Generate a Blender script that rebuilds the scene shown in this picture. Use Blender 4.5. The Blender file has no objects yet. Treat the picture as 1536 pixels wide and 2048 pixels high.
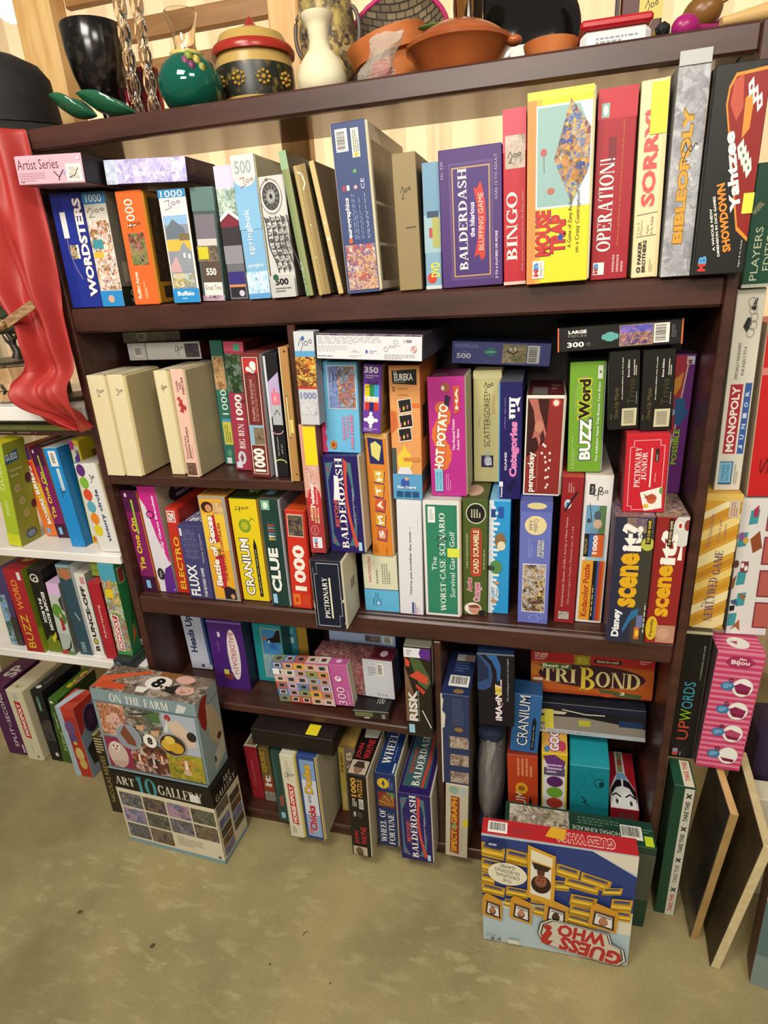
import bpy, bmesh, math, random
from math import sin, cos, pi, radians
from mathutils import Vector, Matrix, Euler
random.seed(7)
SC = bpy.context.scene
COL = SC.collection

# ------------------------------------------------------------------ camera
cam = bpy.data.cameras.new('camera'); cam_o = bpy.data.objects.new('camera', cam); COL.objects.link(cam_o)
cam.sensor_fit = 'HORIZONTAL'; cam.sensor_width = 36.0; cam.lens = 36.0 * 1203.267 / 1536.0
cam.clip_start = 0.02
cam_o.matrix_world = (Matrix.Translation((1.01538, -1.13511, 1.45839)) @ Matrix.Rotation(0.280065, 4, 'Z')
                      @ Matrix.Rotation(1.193474, 4, 'X') @ Matrix.Rotation(-0.0627887, 4, 'Z'))
SC.camera = cam_o

# ------------------------------------------------------------------ light
SC.view_settings.view_transform = 'Standard'; SC.view_settings.look = 'None'
SC.view_settings.gamma = 1.0; SC.view_settings.exposure = 0.0; SC.view_settings.use_curve_mapping = False
world = bpy.data.worlds.new('world'); SC.world = world; world.use_nodes = True
world.node_tree.nodes['Background'].inputs[0].default_value = (1.0, 0.93, 0.82, 1)
world.node_tree.nodes['Background'].inputs[1].default_value = 0.24
def area(name, loc, target, size, power, color, sy=None):
    l = bpy.data.lights.new(name, 'AREA'); l.energy = power; l.color = color; l.size = size
    if sy: l.shape = 'RECTANGLE'; l.size_y = sy
    o = bpy.data.objects.new(name, l); COL.objects.link(o); o.location = loc
    o.rotation_euler = (Vector(target) - Vector(loc)).to_track_quat('-Z', 'Y').to_euler()
    o['kind'] = 'structure'
    return o
area('ceiling_light', (0.30, -1.35, 2.70), (0.6, 0.0, 1.1), 0.7, 31, (1.0, 0.94, 0.84), 0.5)
area('ceiling_light', (1.75, -1.75, 2.75), (0.7, 0.0, 0.9), 0.7, 24, (1.0, 0.93, 0.82), 0.5)
area('ceiling_light', (0.75, -3.40, 2.45), (0.7, 0.0, 1.1), 1.2, 54, (1.0, 0.94, 0.84), 0.6)
area('window_daylight', (0.4, 1.45, 1.75), (0.4, 0.0, 1.6), 3.2, 27, (1.0, 0.84, 0.66), 1.3)

# ------------------------------------------------------------------ materials
_mat = {}
def lin(h):
    h = h.lstrip('#'); r = []
    for i in (0, 2, 4):
        c = int(h[i:i+2], 16) / 255.0
        r.append(c / 12.92 if c <= 0.04045 else ((c + 0.055) / 1.055) ** 2.4)
    return (*r, 1.0)
def node_mat(name):
    m = bpy.data.materials.new(name); m.use_nodes = True
    return m, m.node_tree.nodes, m.node_tree.links, m.node_tree.nodes['Principled BSDF']
def M(col, rough=0.42, metal=0.0, spec=0.35):
    k = (col, rough, metal, spec)
    if k not in _mat:
        m, n, l, b = node_mat('printed_card_' + col.lstrip('#'))
        b.inputs['Base Color'].default_value = lin(col); b.inputs['Roughness'].default_value = rough
        b.inputs['Metallic'].default_value = metal; b.inputs['Specular IOR Level'].default_value = spec
        _mat[k] = m
    return _mat[k]
def PIC(pal, scale=70.0, stretch=(1, 1, 1)):
    """a mottled little picture: patches of the listed colours"""
    scale *= .62
    k = ('pic', pal, scale, stretch)
    if k not in _mat:
        m, n, l, b = node_mat('printed_picture')
        tc = n.new('ShaderNodeTexCoord'); mp = n.new('ShaderNodeMapping'); mp.inputs['Scale'].default_value = stretch
        nz = n.new('ShaderNodeTexNoise'); nz.inputs['Scale'].default_value = scale * 1.6; nz.inputs['Detail'].default_value = 6
        mx = n.new('ShaderNodeMix'); mx.data_type = 'RGBA'; mx.inputs[0].default_value = 0.05 * 30 / scale
        vo = n.new('ShaderNodeTexVoronoi'); vo.inputs['Scale'].default_value = scale
        v2 = n.new('ShaderNodeTexVoronoi'); v2.inputs['Scale'].default_value = scale * 2.7; v2.distance = 'MANHATTAN'
        sp = n.new('ShaderNodeSeparateColor'); s2 = n.new('ShaderNodeSeparateColor'); rp = n.new('ShaderNodeValToRGB'); rp.color_ramp.interpolation = 'LINEAR'
        cols = pal.split()
        e = rp.color_ramp.elements
        while len(e) < len(cols): e.new(0.5)
        for i, c in enumerate(cols): e[i].position = (i + .5) / len(cols); e[i].color = lin(c)
        ad = n.new('ShaderNodeMath'); ad.operation = 'MULTIPLY_ADD'; ad.inputs[1].default_value = .55
        a2 = n.new('ShaderNodeMath'); a2.operation = 'MULTIPLY_ADD'; a2.inputs[1].default_value = .28
        a3 = n.new('ShaderNodeMath'); a3.operation = 'MULTIPLY_ADD'; a3.inputs[1].default_value = .5; a3.inputs[2].default_value = -.2
        n2 = n.new('ShaderNodeTexNoise'); n2.inputs['Scale'].default_value = scale * 4; n2.inputs['Detail'].default_value = 4
        m2 = n.new('ShaderNodeMix'); m2.data_type = 'RGBA'; m2.blend_type = 'OVERLAY'; m2.inputs[0].default_value = 0.45
        l.new(tc.outputs['Object'], mp.inputs['Vector'])
        l.new(mp.outputs[0], nz.inputs['Vector']); l.new(mp.outputs[0], mx.inputs[6]); l.new(nz.outputs['Color'], mx.inputs[7])
        l.new(mx.outputs[2], vo.inputs['Vector']); l.new(vo.outputs['Color'], sp.inputs[0]); l.new(mx.outputs[2], v2.inputs['Vector']); l.new(v2.outputs['Color'], s2.inputs[0])
        l.new(nz.outputs['Fac'], a3.inputs[0]); l.new(a3.outputs[0], a2.inputs[2]); l.new(s2.outputs[1], a2.inputs[0])
        l.new(a2.outputs[0], ad.inputs[2]); l.new(sp.outputs[0], ad.inputs[0]); l.new(ad.outputs[0], rp.inputs[0])
        l.new(mp.outputs[0], n2.inputs['Vector']); l.new(rp.outputs[0], m2.inputs[6]); l.new(n2.outputs['Fac'], m2.inputs[7])
        l.new(m2.outputs[2], b.inputs['Base Color']); b.inputs['Roughness'].default_value = 0.4
        b.inputs['Specular IOR Level'].default_value = 0.3
        _mat[k] = m
    return _mat[k]
def noisy(name, c1, c2, scale, rough=0.6, stretch=(1, 1, 1), bump=0.0, detail=5, lo=0.35, hi=0.65):
    k = (name, c1, c2, scale)
    if k in _mat: return _mat[k]
    m, n, l, b = node_mat(name)
    tc = n.new('ShaderNodeTexCoord'); mp = n.new('ShaderNodeMapping'); mp.inputs['Scale'].default_value = stretch
    nz = n.new('ShaderNodeTexNoise'); nz.inputs['Scale'].default_value = scale; nz.inputs['Detail'].default_value = detail
    rp = n.new('ShaderNodeValToRGB'); rp.color_ramp.elements[0].position = lo; rp.color_ramp.elements[1].position = hi
    rp.color_ramp.elements[0].color = lin(c1); rp.color_ramp.elements[1].color = lin(c2)
    l.new(tc.outputs['Object'], mp.inputs['Vector']); l.new(mp.outputs[0], nz.inputs['Vector'])
    l.new(nz.outputs['Fac'], rp.inputs[0]); l.new(rp.outputs[0], b.inputs['Base Color'])
    b.inputs['Roughness'].default_value = rough
    if bump:
        bp = n.new('ShaderNodeBump'); bp.inputs['Strength'].default_value = bump; bp.inputs['Distance'].default_value = 0.003
        l.new(nz.outputs['Fac'], bp.inputs['Height']); l.new(bp.outputs[0], b.inputs['Normal'])
    _mat[k] = m
    return m
def glass(name, col, rough=0.03, ior=1.45):
    k = (name, col)
    if k not in _mat:
        m, n, l, b = node_mat(name)
        b.inputs['Base Color'].default_value = lin(col); b.inputs['Roughness'].default_value = rough
        b.inputs['Transmission Weight'].default_value = 1.0; b.inputs['IOR'].default_value = ior
        _mat[k] = m
    return _mat[k]
def film(name, tint='#f4f0e6', clear=0.8):
    """thin clear plastic wrap"""
    k = (name, tint, clear)
    if k not in _mat:
        m, n, l, b = node_mat(name)
        tr = n.new('ShaderNodeBsdfTransparent'); tr.inputs[0].default_value = lin(tint)
        mx = n.new('ShaderNodeMixShader'); mx.inputs[0].default_value = clear
        nz = n.new('ShaderNodeTexNoise'); nz.inputs['Scale'].default_value = 45; nz.inputs['Detail'].default_value = 6
        bp = n.new('ShaderNodeBump'); bp.inputs['Strength'].default_value = 0.6; bp.inputs['Distance'].default_value = 0.004
        l.new(nz.outputs['Fac'], bp.inputs['Height']); l.new(bp.outputs[0], b.inputs['Normal'])
        b.inputs['Base Color'].default_value = lin('#d8d2c4'); b.inputs['Roughness'].default_value = 0.12
        b.inputs['Specular IOR Level'].default_value = 0.8
        l.new(b.outputs[0], mx.inputs[1]); l.new(tr.outputs[0], mx.inputs[2])
        l.new(mx.outputs[0], n['Material Output'].inputs['Surface'])
        _mat[k] = m
    return _mat[k]
MAHOG = noisy('dark_mahogany_laminate', '#3a2018', '#4a2a20', 6, 0.36, (1, 6, 6), 0.02)
DARKBACK = noisy('dark_back_board', '#1c0e0a', '#271410', 4, 0.5)
WHITEP = noisy('white_melamine', '#e6e2da', '#f2efe9', 5, 0.35)
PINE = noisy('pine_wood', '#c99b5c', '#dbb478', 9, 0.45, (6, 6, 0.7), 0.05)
TERRA = noisy('terracotta', '#b4602c', '#c9783c', 14, 0.55, bump=0.05)
TERRAG = noisy('glazed_terracotta', '#8a4220', '#a85a2c', 10, 0.2)

# ------------------------------------------------------------------ mesh helpers
class MB:
    def __init__(s): s.v = []; s.f = []; s.m = []; s.mats = []; s.smooth = False
    def mi(s, mat):
        if mat not in s.mats: s.mats.append(mat)
        return s.mats.index(mat)
    def add(s, vs, fs, mat, xf=None):
        b = len(s.v); i = s.mi(mat)
        s.v += [tuple(xf @ Vector(p)) if xf else tuple(p) for p in vs]
        for f in fs: s.f.append([b + k for k in f]); s.m.append(i)
    def box(s, lo, hi, mat, bev=0.001, xf=None, mats=None):
        """bevelled box; mats = dict of face letter -> material (F front -y, K back, L, R, T, B)"""
        bm = bmesh.new(); bmesh.ops.create_cube(bm, size=1.0)
        sx, sy, sz = [hi[i] - lo[i] for i in range(3)]
        for v in bm.verts: v.co = Vector(((v.co.x + .5) * sx + lo[0], (v.co.y + .5) * sy + lo[1], (v.co.z + .5) * sz + lo[2]))
        bev = min(bev, sx * .3, sy * .3, sz * .3)
        if bev > 0: bmesh.ops.bevel(bm, geom=bm.edges[:], offset=bev, segments=1, affect='EDGES')
        bm.normal_update(); bm.verts.index_update()
        b = len(s.v)
        for v in bm.verts: s.v.append(tuple(xf @ v.co) if xf else tuple(v.co))
        for f in bm.faces:
            mt = mat
            if mats:
                n = f.normal; a = [abs(c) for c in n]; i = a.index(max(a))
                key = ('L', 'R') if i == 0 else ('F', 'K') if i == 1 else ('B', 'T')
                mt = mats.get(key[1] if n[i] > 0 else key[0], mat)
            s.f.append([b + v.index for v in f.verts]); s.m.append(s.mi(mt))
        bm.free()
    def lathe(s, prof, mat, seg=40, xf=None, a0=0, a1=2 * pi, wob=None):
        """revolve (radius, height) pairs about z"""
        n = len(prof); vs = []; fs = []; full = abs(a1 - a0 - 2 * pi) < 1e-6
        k = seg if full else seg + 1
        for j in range(k):
            a = a0 + (a1 - a0) * j / seg
            for r, z in prof:
                w = wob(a, z) if wob else 1.0
                vs.append((r * w * cos(a), r * w * sin(a), z))
        for j in range(seg):
            j2 = (j + 1) % k
            for i in range(n - 1): fs.append([j * n + i, j2 * n + i, j2 * n + i + 1, j * n + i + 1])
        s.add(vs, fs, mat, xf); s.smooth = True
    def tube(s, pts, r, mat, seg=10, cap=True):
        pts = [Vector(p) for p in pts]; rs = r if isinstance(r, (list, tuple)) else [r] * len(pts)
        vs = []; fs = []
        up = Vector((0, 0, 1))
        for i, p in enumerate(pts):
            d = (pts[min(i + 1, len(pts) - 1)] - pts[max(i - 1, 0)]).normalized()
            a = d.cross(up if abs(d.z) < .9 else Vector((1, 0, 0))).normalized(); b = d.cross(a)
            for k in range(seg):
                t = 2 * pi * k / seg; vs.append(tuple(p + (a * cos(t) + b * sin(t)) * rs[i]))
        for i in range(len(pts) - 1):
            for k in range(seg):
                k2 = (k + 1) % seg; fs.append([i * seg + k, i * seg + k2, (i + 1) * seg + k2, (i + 1) * seg + k])
        if cap: fs.append(list(range(seg))[::-1]); fs.append([(len(pts) - 1) * seg + k for k in range(seg)])
        s.add(vs, fs, mat); s.smooth = True
    def blob(s, c, r, mat, sub=3, noise=0.0, freq=3.0, xf=None):
        bm = bmesh.new(); bmesh.ops.create_icosphere(bm, subdivisions=sub, radius=1.0); bm.verts.index_update()
        from mathutils import noise as nz
        vs = []
        for v in bm.verts:
            k = 1 + noise * nz.noise(v.co * freq + Vector(c) * 9)
            p = Vector((c[0] + v.co.x * r[0] * k, c[1] + v.co.y * r[1] * k, c[2] + v.co.z * r[2] * k))
            vs.append(p)
        s.add(vs, [[v.index for v in f.verts] for f in bm.faces], mat, xf); bm.free(); s.smooth = True
    def build(s, name, parent=None, loc=None, rot=None):
        me = bpy.data.meshes.new(name); me.from_pydata(s.v, [], s.f)
        for m in s.mats: me.materials.append(m)
        me.polygons.foreach_set('material_index', s.m)
        if s.smooth: me.polygons.foreach_set('use_smooth', [True] * len(s.f))
        me.update()
        if s.smooth:
            try: me.set_sharp_from_angle(angle=radians(40))
            except Exception: pass
        o = bpy.data.objects.new(name, me); COL.objects.link(o)
        if parent: o.parent = parent
        if loc: o.location = loc
        if rot: o.rotation_euler = rot
        return o
def tag(o, label, cat, group=None, kind=None):
    o['label'] = label; o['category'] = cat
    if group: o['group'] = group
    if kind: o['kind'] = kind
    return o
def thing(name, label, cat, loc=(0, 0, 0), rot=(0, 0, 0), group=None):
    o = bpy.data.objects.new(name, None); COL.objects.link(o); o.location = loc; o.rotation_euler = rot
    o.empty_display_size = .02
    return tag(o, label, cat, group)
def struct(o): o['kind'] = 'structure'; return o

# ------------------------------------------------------------------ lettering
_font = {}
def sans(txt, off):
    """outline of a line of plain lettering as 2-D triangles, scaled to its own unit box"""
    k = (txt, off)
    if k in _font: return _font[k]
    def raw(o_):
        c = bpy.data.curves.new('lettering', 'FONT'); c.body = txt; c.resolution_u = 2; c.offset = o_; c.fill_mode = 'FRONT'
        o = bpy.data.objects.new('lettering', c); me = bpy.data.meshes.new_from_object(o)
        vs = [(v.co.x, v.co.y) for v in me.vertices]; fs = [list(p.vertices) for p in me.polygons]
        bpy.data.objects.remove(o); bpy.data.meshes.remove(me); bpy.data.curves.remove(c)
        return vs, fs
    vs, fs = raw(off)
    bv = vs if off < .05 else raw(.02)[0]
    x0 = min(p[0] for p in bv); x1 = max(p[0] for p in bv); y0 = min(p[1] for p in bv); y1 = max(p[1] for p in bv)
    r = [((p[0] - x0) / (x1 - x0 + 1e-9), (p[1] - y0) / (y1 - y0 + 1e-9)) for p in vs], fs
    _font[k] = r
    return r
TK, TN = .2, .07
def _rect(x0, y0, x1, y1): return [(x0, y0), (x1, y0), (x1, y1), (x0, y1)]
def _arc(cx, cy, rx, ry, a0, a1, tk=TK, tn=TN, n=14):
    out = []
    for i in range(n):
        q = []
        for a in (a0 + (a1 - a0) * i / n, a0 + (a1 - a0) * (i + 1) / n):
            a = radians(a); q.append(((cx + rx * cos(a), cy + ry * sin(a)), (cx + (rx - tk) * cos(a), cy + (ry - tn) * sin(a))))
        out.append([q[0][0], q[1][0], q[1][1], q[0][1]])
    return out
def _stem(x, t=TK, top=1, bot=1, y0=0, y1=1):
    r = [_rect(x, y0, x + t, y1)]
    if top: r.append(_rect(x - .07, y1 - .05, x + t + .07, y1))
    if bot: r.append(_rect(x - .07, y0, x + t + .07, y0 + .05))
    return r
def _diag(x0, y0, x1, y1, w): return [[(x0, y0), (x0 + w, y0), (x1 + w, y1), (x1, y1)]]
def _ser(x0, x1, y): return [_rect(x0, y, x1, y + .05)]
SERIF = {
 'A': (.86, _diag(.06, 0, .38, 1, TN) + _diag(.60, 0, .34, 1, TK) + [_rect(.18, .3, .66, .36)] + _ser(0, .24, 0) + _ser(.52, .86, 0)),
 'B': (.74, _stem(.07) + _arc(.25, .76, .38, .24, -90, 90) + _arc(.25, .27, .46, .27, -90, 90)),
 'C': (.78, _arc(.44, .5, .42, .5, 45, 315) + [_rect(.70, .68, .76, .98), _rect(.70, .04, .76, .3)]),
 'D': (.86, _stem(.07) + _arc(.25, .5, .58, .5, -90, 90)),
 'E': (.70, _stem(.07) + [_rect(.2, .95, .66, 1), _rect(.2, 0, .68, .05), _rect(.2, .49, .52, .55), _rect(.60, .76, .66, 1), _rect(.62, 0, .68, .24), _rect(.47, .4, .52, .64)]),
 'F': (.66, _stem(.07) + [_rect(.2, .95, .64, 1), _rect(.2, .47, .5, .53), _rect(.58, .74, .64, 1), _rect(.45, .38, .5, .62)]),
 'G': (.84, _arc(.44, .5, .42, .5, 45, 315) + [_rect(.70, .68, .76, .98)] + _stem(.62, .17, 1, 0, 0.05, .44)),
 'H': (.88, _stem(.07) + _stem(.61) + [_rect(.2, .48, .7, .54)]),
 'I': (.36, _stem(.08)),
 'J': (.5, _stem(.22, TK, 1, 0, .2, 1) + _arc(.2, .2, .22, .2, 180, 360)),
 'K': (.86, _stem(.07) + _diag(.24, .38, .66, 1, TN) + _diag(.58, 0, .34, .58, TK) + _ser(.52, .86, 0) + _ser(.56, .82, .95)),
 'L': (.68, _stem(.07) + [_rect(.2, 0, .66, .05), _rect(.60, 0, .66, .28)]),
 'M': (1.06, _stem(.08, TN) + _diag(.46, 0, .1, 1, .2) + _diag(.46, 0, .84, 1, TN) + _stem(.80)),
 'N': (.90, _stem(.08, TN) + _diag(.62, 0, .06, 1, TK) + _stem(.75, TN)),
 'O': (.90, _arc(.45, .5, .44, .5, 0, 360, TK, TN, 24)),
 'P': (.72, _stem(.07) + _arc(.25, .72, .44, .28, -90, 90)),
 'Q': (.90, _arc(.45, .5, .44, .5, 0, 360, TK, TN, 24) + _diag(.7, -.15, .45, .2, .14)),
 'R': (.84, _stem(.07) + _arc(.25, .73, .42, .27, -90, 90) + _diag(.60, 0, .34, .48, TK) + _ser(.56, .84, 0)),
 'S': (.66, _arc(.33, .74, .28, .26, 20, 230, .14, .08) + _arc(.33, .26, .30, .26, -160, 50, .14, .08) + _diag(.36, .30, .10, .66, .2) + [_rect(.52, .74, .58, .98), _rect(.05, .04, .11, .28)]),
 'T': (.76, _stem(.28) + [_rect(.03, .95, .73, 1), _rect(.03, .74, .09, 1), _rect(.67, .74, .73, 1)]),
 'U': (.86, _stem(.08, TK, 1, 0, .3, 1) + _stem(.68, TN, 1, 0, .3, 1) + _arc(.415, .3, .335, .3, 180, 360, .18, .08)),
 'V': (.84, _diag(.36, 0, .08, 1, TK) + _diag(.44, 0, .72, 1, TN) + _ser(0, .36, .95) + _ser(.62, .86, .95)),
 'W': (1.2, _diag(.28, 0, .06, 1, TK) + _diag(.34, 0, .58, 1, TN) + _diag(.76, 0, .52, 1, TK) + _diag(.84, 0, 1.06, 1, TN) + _ser(0, .32, .95) + _ser(.46, .74, .95) + _ser(.96, 1.2, .95)),
 'X': (.84, _diag(.58, 0, .06, 1, TK) + _diag(.08, 0, .66, 1, TN) + _ser(0, .3, 0) + _ser(.54, .84, 0) + _ser(0, .34, .95) + _ser(.56, .82, .95)),
 'Y': (.82, _stem(.32, TK, 0, 1, 0, .5) + _diag(.34, .42, .06, 1, TK) + _diag(.42, .42, .68, 1, TN) + _ser(0, .34, .95) + _ser(.58, .82, .95)),
 'Z': (.72, _diag(.04, .03, .46, .97, TK) + [_rect(.04, 0, .68, .05), _rect(.04, .95, .66, 1), _rect(.62, 0, .68, .26), _rect(.04, .74, .1, 1)]),
 '0': (.76, _arc(.38, .5, .35, .5, 0, 360, .2, .06, 24)), '1': (.46, _stem(.14) + _diag(.0, .76, .14, .95, .1)),
 '-': (.44, [_rect(.06, .40, .38, .48)]), ' ': (.40, []), '!': (.34, _diag(.12, .26, .08, 1, .13) + [_rect(.10, 0, .24, .14)]), '.': (.3, [_rect(.06, 0, .2, .13)]),
 "'": (.25, [_rect(.06, .74, .16, 1)])}
def serif(txt):
    k = ('serif', txt)
    if k in _font: return _font[k]
    x = 0; vs = []; fs = []
    for ch in txt:
        w, polys = SERIF.get(ch.upper(), SERIF[' '])
        for p in polys:
            b = len(vs); vs += [(a + x, c) for a, c in p]; fs.append(list(range(b, b + len(p))))
        x += w + .05
    x -= .05
    _font[k] = ([(a / x, c) for a, c in vs], fs)
    return _font[k]

# ------------------------------------------------------------------ print on a box face (all coordinates 0..1 of the face)
def R(u0, v0, u1, v1, c): return ('p', [(u0, v0), (u1, v0), (u1, v1), (u0, v1)], c)
def P(c, *pts): return ('p', list(pts), c)
def E(cu, cv, ru, rv, c, n=20): return ('p', [(cu + ru * cos(2 * pi * i / n), cv + rv * sin(2 * pi * i / n)) for i in range(n)], c)
def T(s, u0, v0, u1, v1, c, rot=90, f='b', ol=None, ow=.06, ang=0): return ('t', s, (u0, v0, u1, v1), c, rot, f, ol, ow, ang)
def S(s, u0, v0, u1, v1, c, rot=90, ang=0): return ('t', s, (u0, v0, u1, v1), c, rot, 's', None, 0, ang)
def B(u0, v0, u1, v1, rot=0): return ('b', (u0, v0, u1, v1), rot)
def N(u0, v0, u1, v1, c, n=3, rot=90): return ('n', (u0, v0, u1, v1), c, n, rot)
def K(c, wd, *pts): return ('k', list(pts), wd, c)
def RING(cu, cv, ru, rv, c, t=.8, n=24): return ('g', cu, cv, ru, rv, t, c, n)
def PRICE(u, v, su, sv, c='#2a2620', kind=0):
    """a scrawled price in pen"""
    sh = [[(0, .5), (.2, 1), (.35, .6), (.1, 0), (.4, .05)], [(0, .9), (.3, 1), (.25, .55), (.4, .3), (0, .1)], [(.1, 1), (0, .4), (.35, .5), (.3, 1), (.3, 0)]][(kind or int(u * 37 + v * 91)) % 3]
    o1 = [(.55 + .12 * cos(t), .66 + .16 * sin(t)) for t in [i * .9 for i in range(8)]]
    o2 = [(.86 + .10 * cos(t), .78 + .13 * sin(t)) for t in [i * .9 for i in range(8)]]
    return [K(c, .00055, *[(u + a * su, v + b * sv) for a, b in q]) for q in (sh, o1, o2)]
def emit(mb, items, place, w, h, thick=0.00012, base=1):
    """place(x metres, y metres, lift) -> 3-D point on the face"""
    lay = [base]
    def poly(pts, c, flat=None):
        for ax, lim, sg in ((0, 0, 1), (0, 1, -1), (1, 0, 1), (1, 1, -1)):
            out = []
            for i, p in enumerate(pts):
                q = pts[i - 1]; a = (p[ax] - lim) * sg; b = (q[ax] - lim) * sg
                if (a >= 0) != (b >= 0): t = a / (a - b); out.append((p[0] + (q[0] - p[0]) * t, p[1] + (q[1] - p[1]) * t))
                if a >= 0: out.append(p)
            pts = out
            if len(pts) < 3: return
        mat = c if not isinstance(c, str) else (PIC(*c.split('|')[:1], *[float(x) for x in c.split('|')[1:]]) if '#' in c and ' ' in c.split('|')[0] else M(c))
        z = thick * (lay[0] if flat is None else flat)
        mb.add([place(a * w, b * h, z) for a, b in pts], [list(range(len(pts)))], mat)
    rnd = random.Random(3)
    for it in items:
        k = it[0]
        if k == 'p': poly(it[1], it[2])
        elif k == 'g':
            _, cu, cv, ru, rv, t, c, n = it
            for i in range(n):
                a, b = 2 * pi * i / n, 2 * pi * (i + 1) / n
                poly([(cu + ru * cos(a), cv + rv * sin(a)), (cu + ru * cos(b), cv + rv * sin(b)), (cu + ru * t * cos(b), cv + rv * t * sin(b)), (cu + ru * t * cos(a), cv + rv * t * sin(a))], c)
        elif k == 't':
            _, s, (u0, v0, u1, v1), c, rot, f, ol, ow, ang = it
            du, dv = u1 - u0, v1 - v0; ca, sa = cos(radians(ang)), sin(radians(ang))
            cx, cy = (u0 + u1) / 2 * w, (v0 + v1) / 2 * h
            def mp(g):
                x, y = g
                if rot == 90: p = (u1 - y * du, v0 + x * dv)
                elif rot == 270: p = (u0 + y * du, v1 - x * dv)
                elif rot == 180: p = (u1 - x * du, v1 - y * dv)
                else: p = (u0 + x * du, v0 + y * dv)
                px, py = p[0] * w - cx, p[1] * h - cy
                return (cx + px * ca - py * sa, cy + px * sa + py * ca)
            if f == 's': sets = [(serif(s), c)]
            else:
                sets = [(sans(s, {'b': .03, 'n': .0, 'x': .045}[f]), c)]
                if ol: sets.insert(0, (sans(s, ow * .62 + .03), ol))
            for (vs, fs), cc in sets:
                z = thick * lay[0]
                mb.add([place(*mp(g), z) for g in vs], fs, M(cc)); lay[0] += .5
        elif k == 'b':
            _, (u0, v0, u1, v1), rot = it
            poly(it_rect(u0, v0, u1, v1), '#ece8dc'); lay[0] += .5
            n = 16
            for i in range(n):
                a = .08 + .84 * i / n; b = a + .84 / n * rnd.choice((.35, .5, .7))
                if rot: q = (u0 + .1 * (u1 - u0), v0 + a * (v1 - v0), u0 + .78 * (u1 - u0), v0 + b * (v1 - v0))
                else: q = (u0 + a * (u1 - u0), v0 + .22 * (v1 - v0), u0 + b * (u1 - u0), v0 + .9 * (v1 - v0))
                poly(it_rect(*q), '#2b2926')
        elif k == 'n':
            _, (u0, v0, u1, v1), c, n, rot = it
            for i in range(n):
                t = 0.0; L = 1.0 if i < n - 1 else .6
                while t < L:
                    ln = rnd.uniform(.05, .13); e_ = min(L, t + ln)
                    a, b = (i + .2) / n, (i + .72) / n
                    if rot == 90: q = (u0 + a * (u1 - u0), v0 + t * (v1 - v0), u0 + b * (u1 - u0), v0 + e_ * (v1 - v0))
                    else: q = (u0 + t * (u1 - u0), v1 - b * (v1 - v0), u0 + e_ * (u1 - u0), v1 - a * (v1 - v0))
                    poly(it_rect(*q), c); t = e_ + .03
        elif k == 'k':
            _, pts, wd, c = it
            for (a, b), (a2, b2) in zip(pts, pts[1:]):
                p = Vector((a * w, b * h)); q = Vector((a2 * w, b2 * h)); d = q - p
                if d.length < 1e-6: continue
                n_ = Vector((-d.y, d.x)).normalized() * wd; d = d.normalized() * wd * .6
                z = thick * lay[0]
                mb.add([place(*(p + n_ - d), z), place(*(p - n_ - d), z), place(*(q - n_ + d), z), place(*(q + n_ + d), z)], [[0, 1, 2, 3]], M(c))
        lay[0] += .5
def it_rect(u0, v0, u1, v1): return [(u0, v0), (u1, v0), (u1, v1), (u0, v1)]
def stack_mat(c):
    if c is None: return None
    if not isinstance(c, str): return c
    if ' ' in c:
        q = c.split('|'); return PIC(q[0], *[float(x) for x in q[1:]])
    return M(c)
def box(key, name, label, cat, group, col, F=(), T_=(), R_=(), side=None, top=None, left=None, tray=None, strip=.004, sticker=None, bev=.0012, pitch=0.0, edge=None):
    """a cardboard box standing at BX[key]: printed lid, and where it shows the tray under it"""
    x, y, z, yaw, lean, w, h, d = BX[key]
    z += .0008
    if 0 < x < 1.29 and .05 < z and y > -.1: d = min(d, .288 - y)
    rot = Matrix.Rotation(yaw, 4, 'Z') @ Matrix.Rotation(-lean, 4, 'Y') @ Matrix.Rotation(pitch, 4, 'X')
    mw = Matrix.Translation((x, y, z)) @ rot
    ctr = mw @ Vector((w / 2, d / 2, 0))
    mcol = stack_mat(col); sc = stack_mat(side) or mcol; tc = stack_mat(top) or mcol; lc = stack_mat(left) or sc
    lw = w - strip if tray else w
    mb = MB(); o3 = Vector((-w / 2, -d / 2, 0))
    mb.box((o3.x, o3.y, 0), (o3.x + lw, o3.y + d, h), stack_mat(edge) or mcol, bev, mats={'F': mcol, 'R': sc, 'L': lc, 'T': tc, 'B': tc, 'K': mcol})
    emit(mb, F, lambda a, b, e: (o3.x + a, o3.y - e, b), lw, h)
    if T_: emit(mb, T_, lambda a, b, e: (o3.x + a, o3.y + b, h + e), lw, d)
    if R_ and not tray: emit(mb, R_, lambda a, b, e: (o3.x + lw + e, o3.y + a, b), d, h)
    if tray:
        root = thing(name, label, cat, tuple(ctr), rot.to_euler(), group)
        body = mb.build('lid', root)
    else:
        o = tag(mb.build(name, None, tuple(ctr), rot.to_euler()), label, cat, group); root = body = o
    if tray:
        t = MB(); i_ = .0014
        t.box((o3.x + lw - .02 if w > .05 else o3.x + lw * .6, o3.y + i_, i_), (o3.x + w, o3.y + d - i_, h - i_), M(tray), .002)
        if R_: emit(t, R_, lambda a, b, e: (o3.x + w + e, o3.y + i_ + a, i_ + b), d - 2 * i_, h - 2 * i_)
        t.build('tray', root)
    if sticker:
        for (u0, v0, u1, v1, c) in sticker:
            t = MB(); t.box((o3.x + u0 * lw, o3.y - .0012, v0 * h), (o3.x + u1 * lw, o3.y - .0008, v1 * h), M(c, .6), .0001)
            so = t.build('price_sticker', body)
    return root
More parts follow.
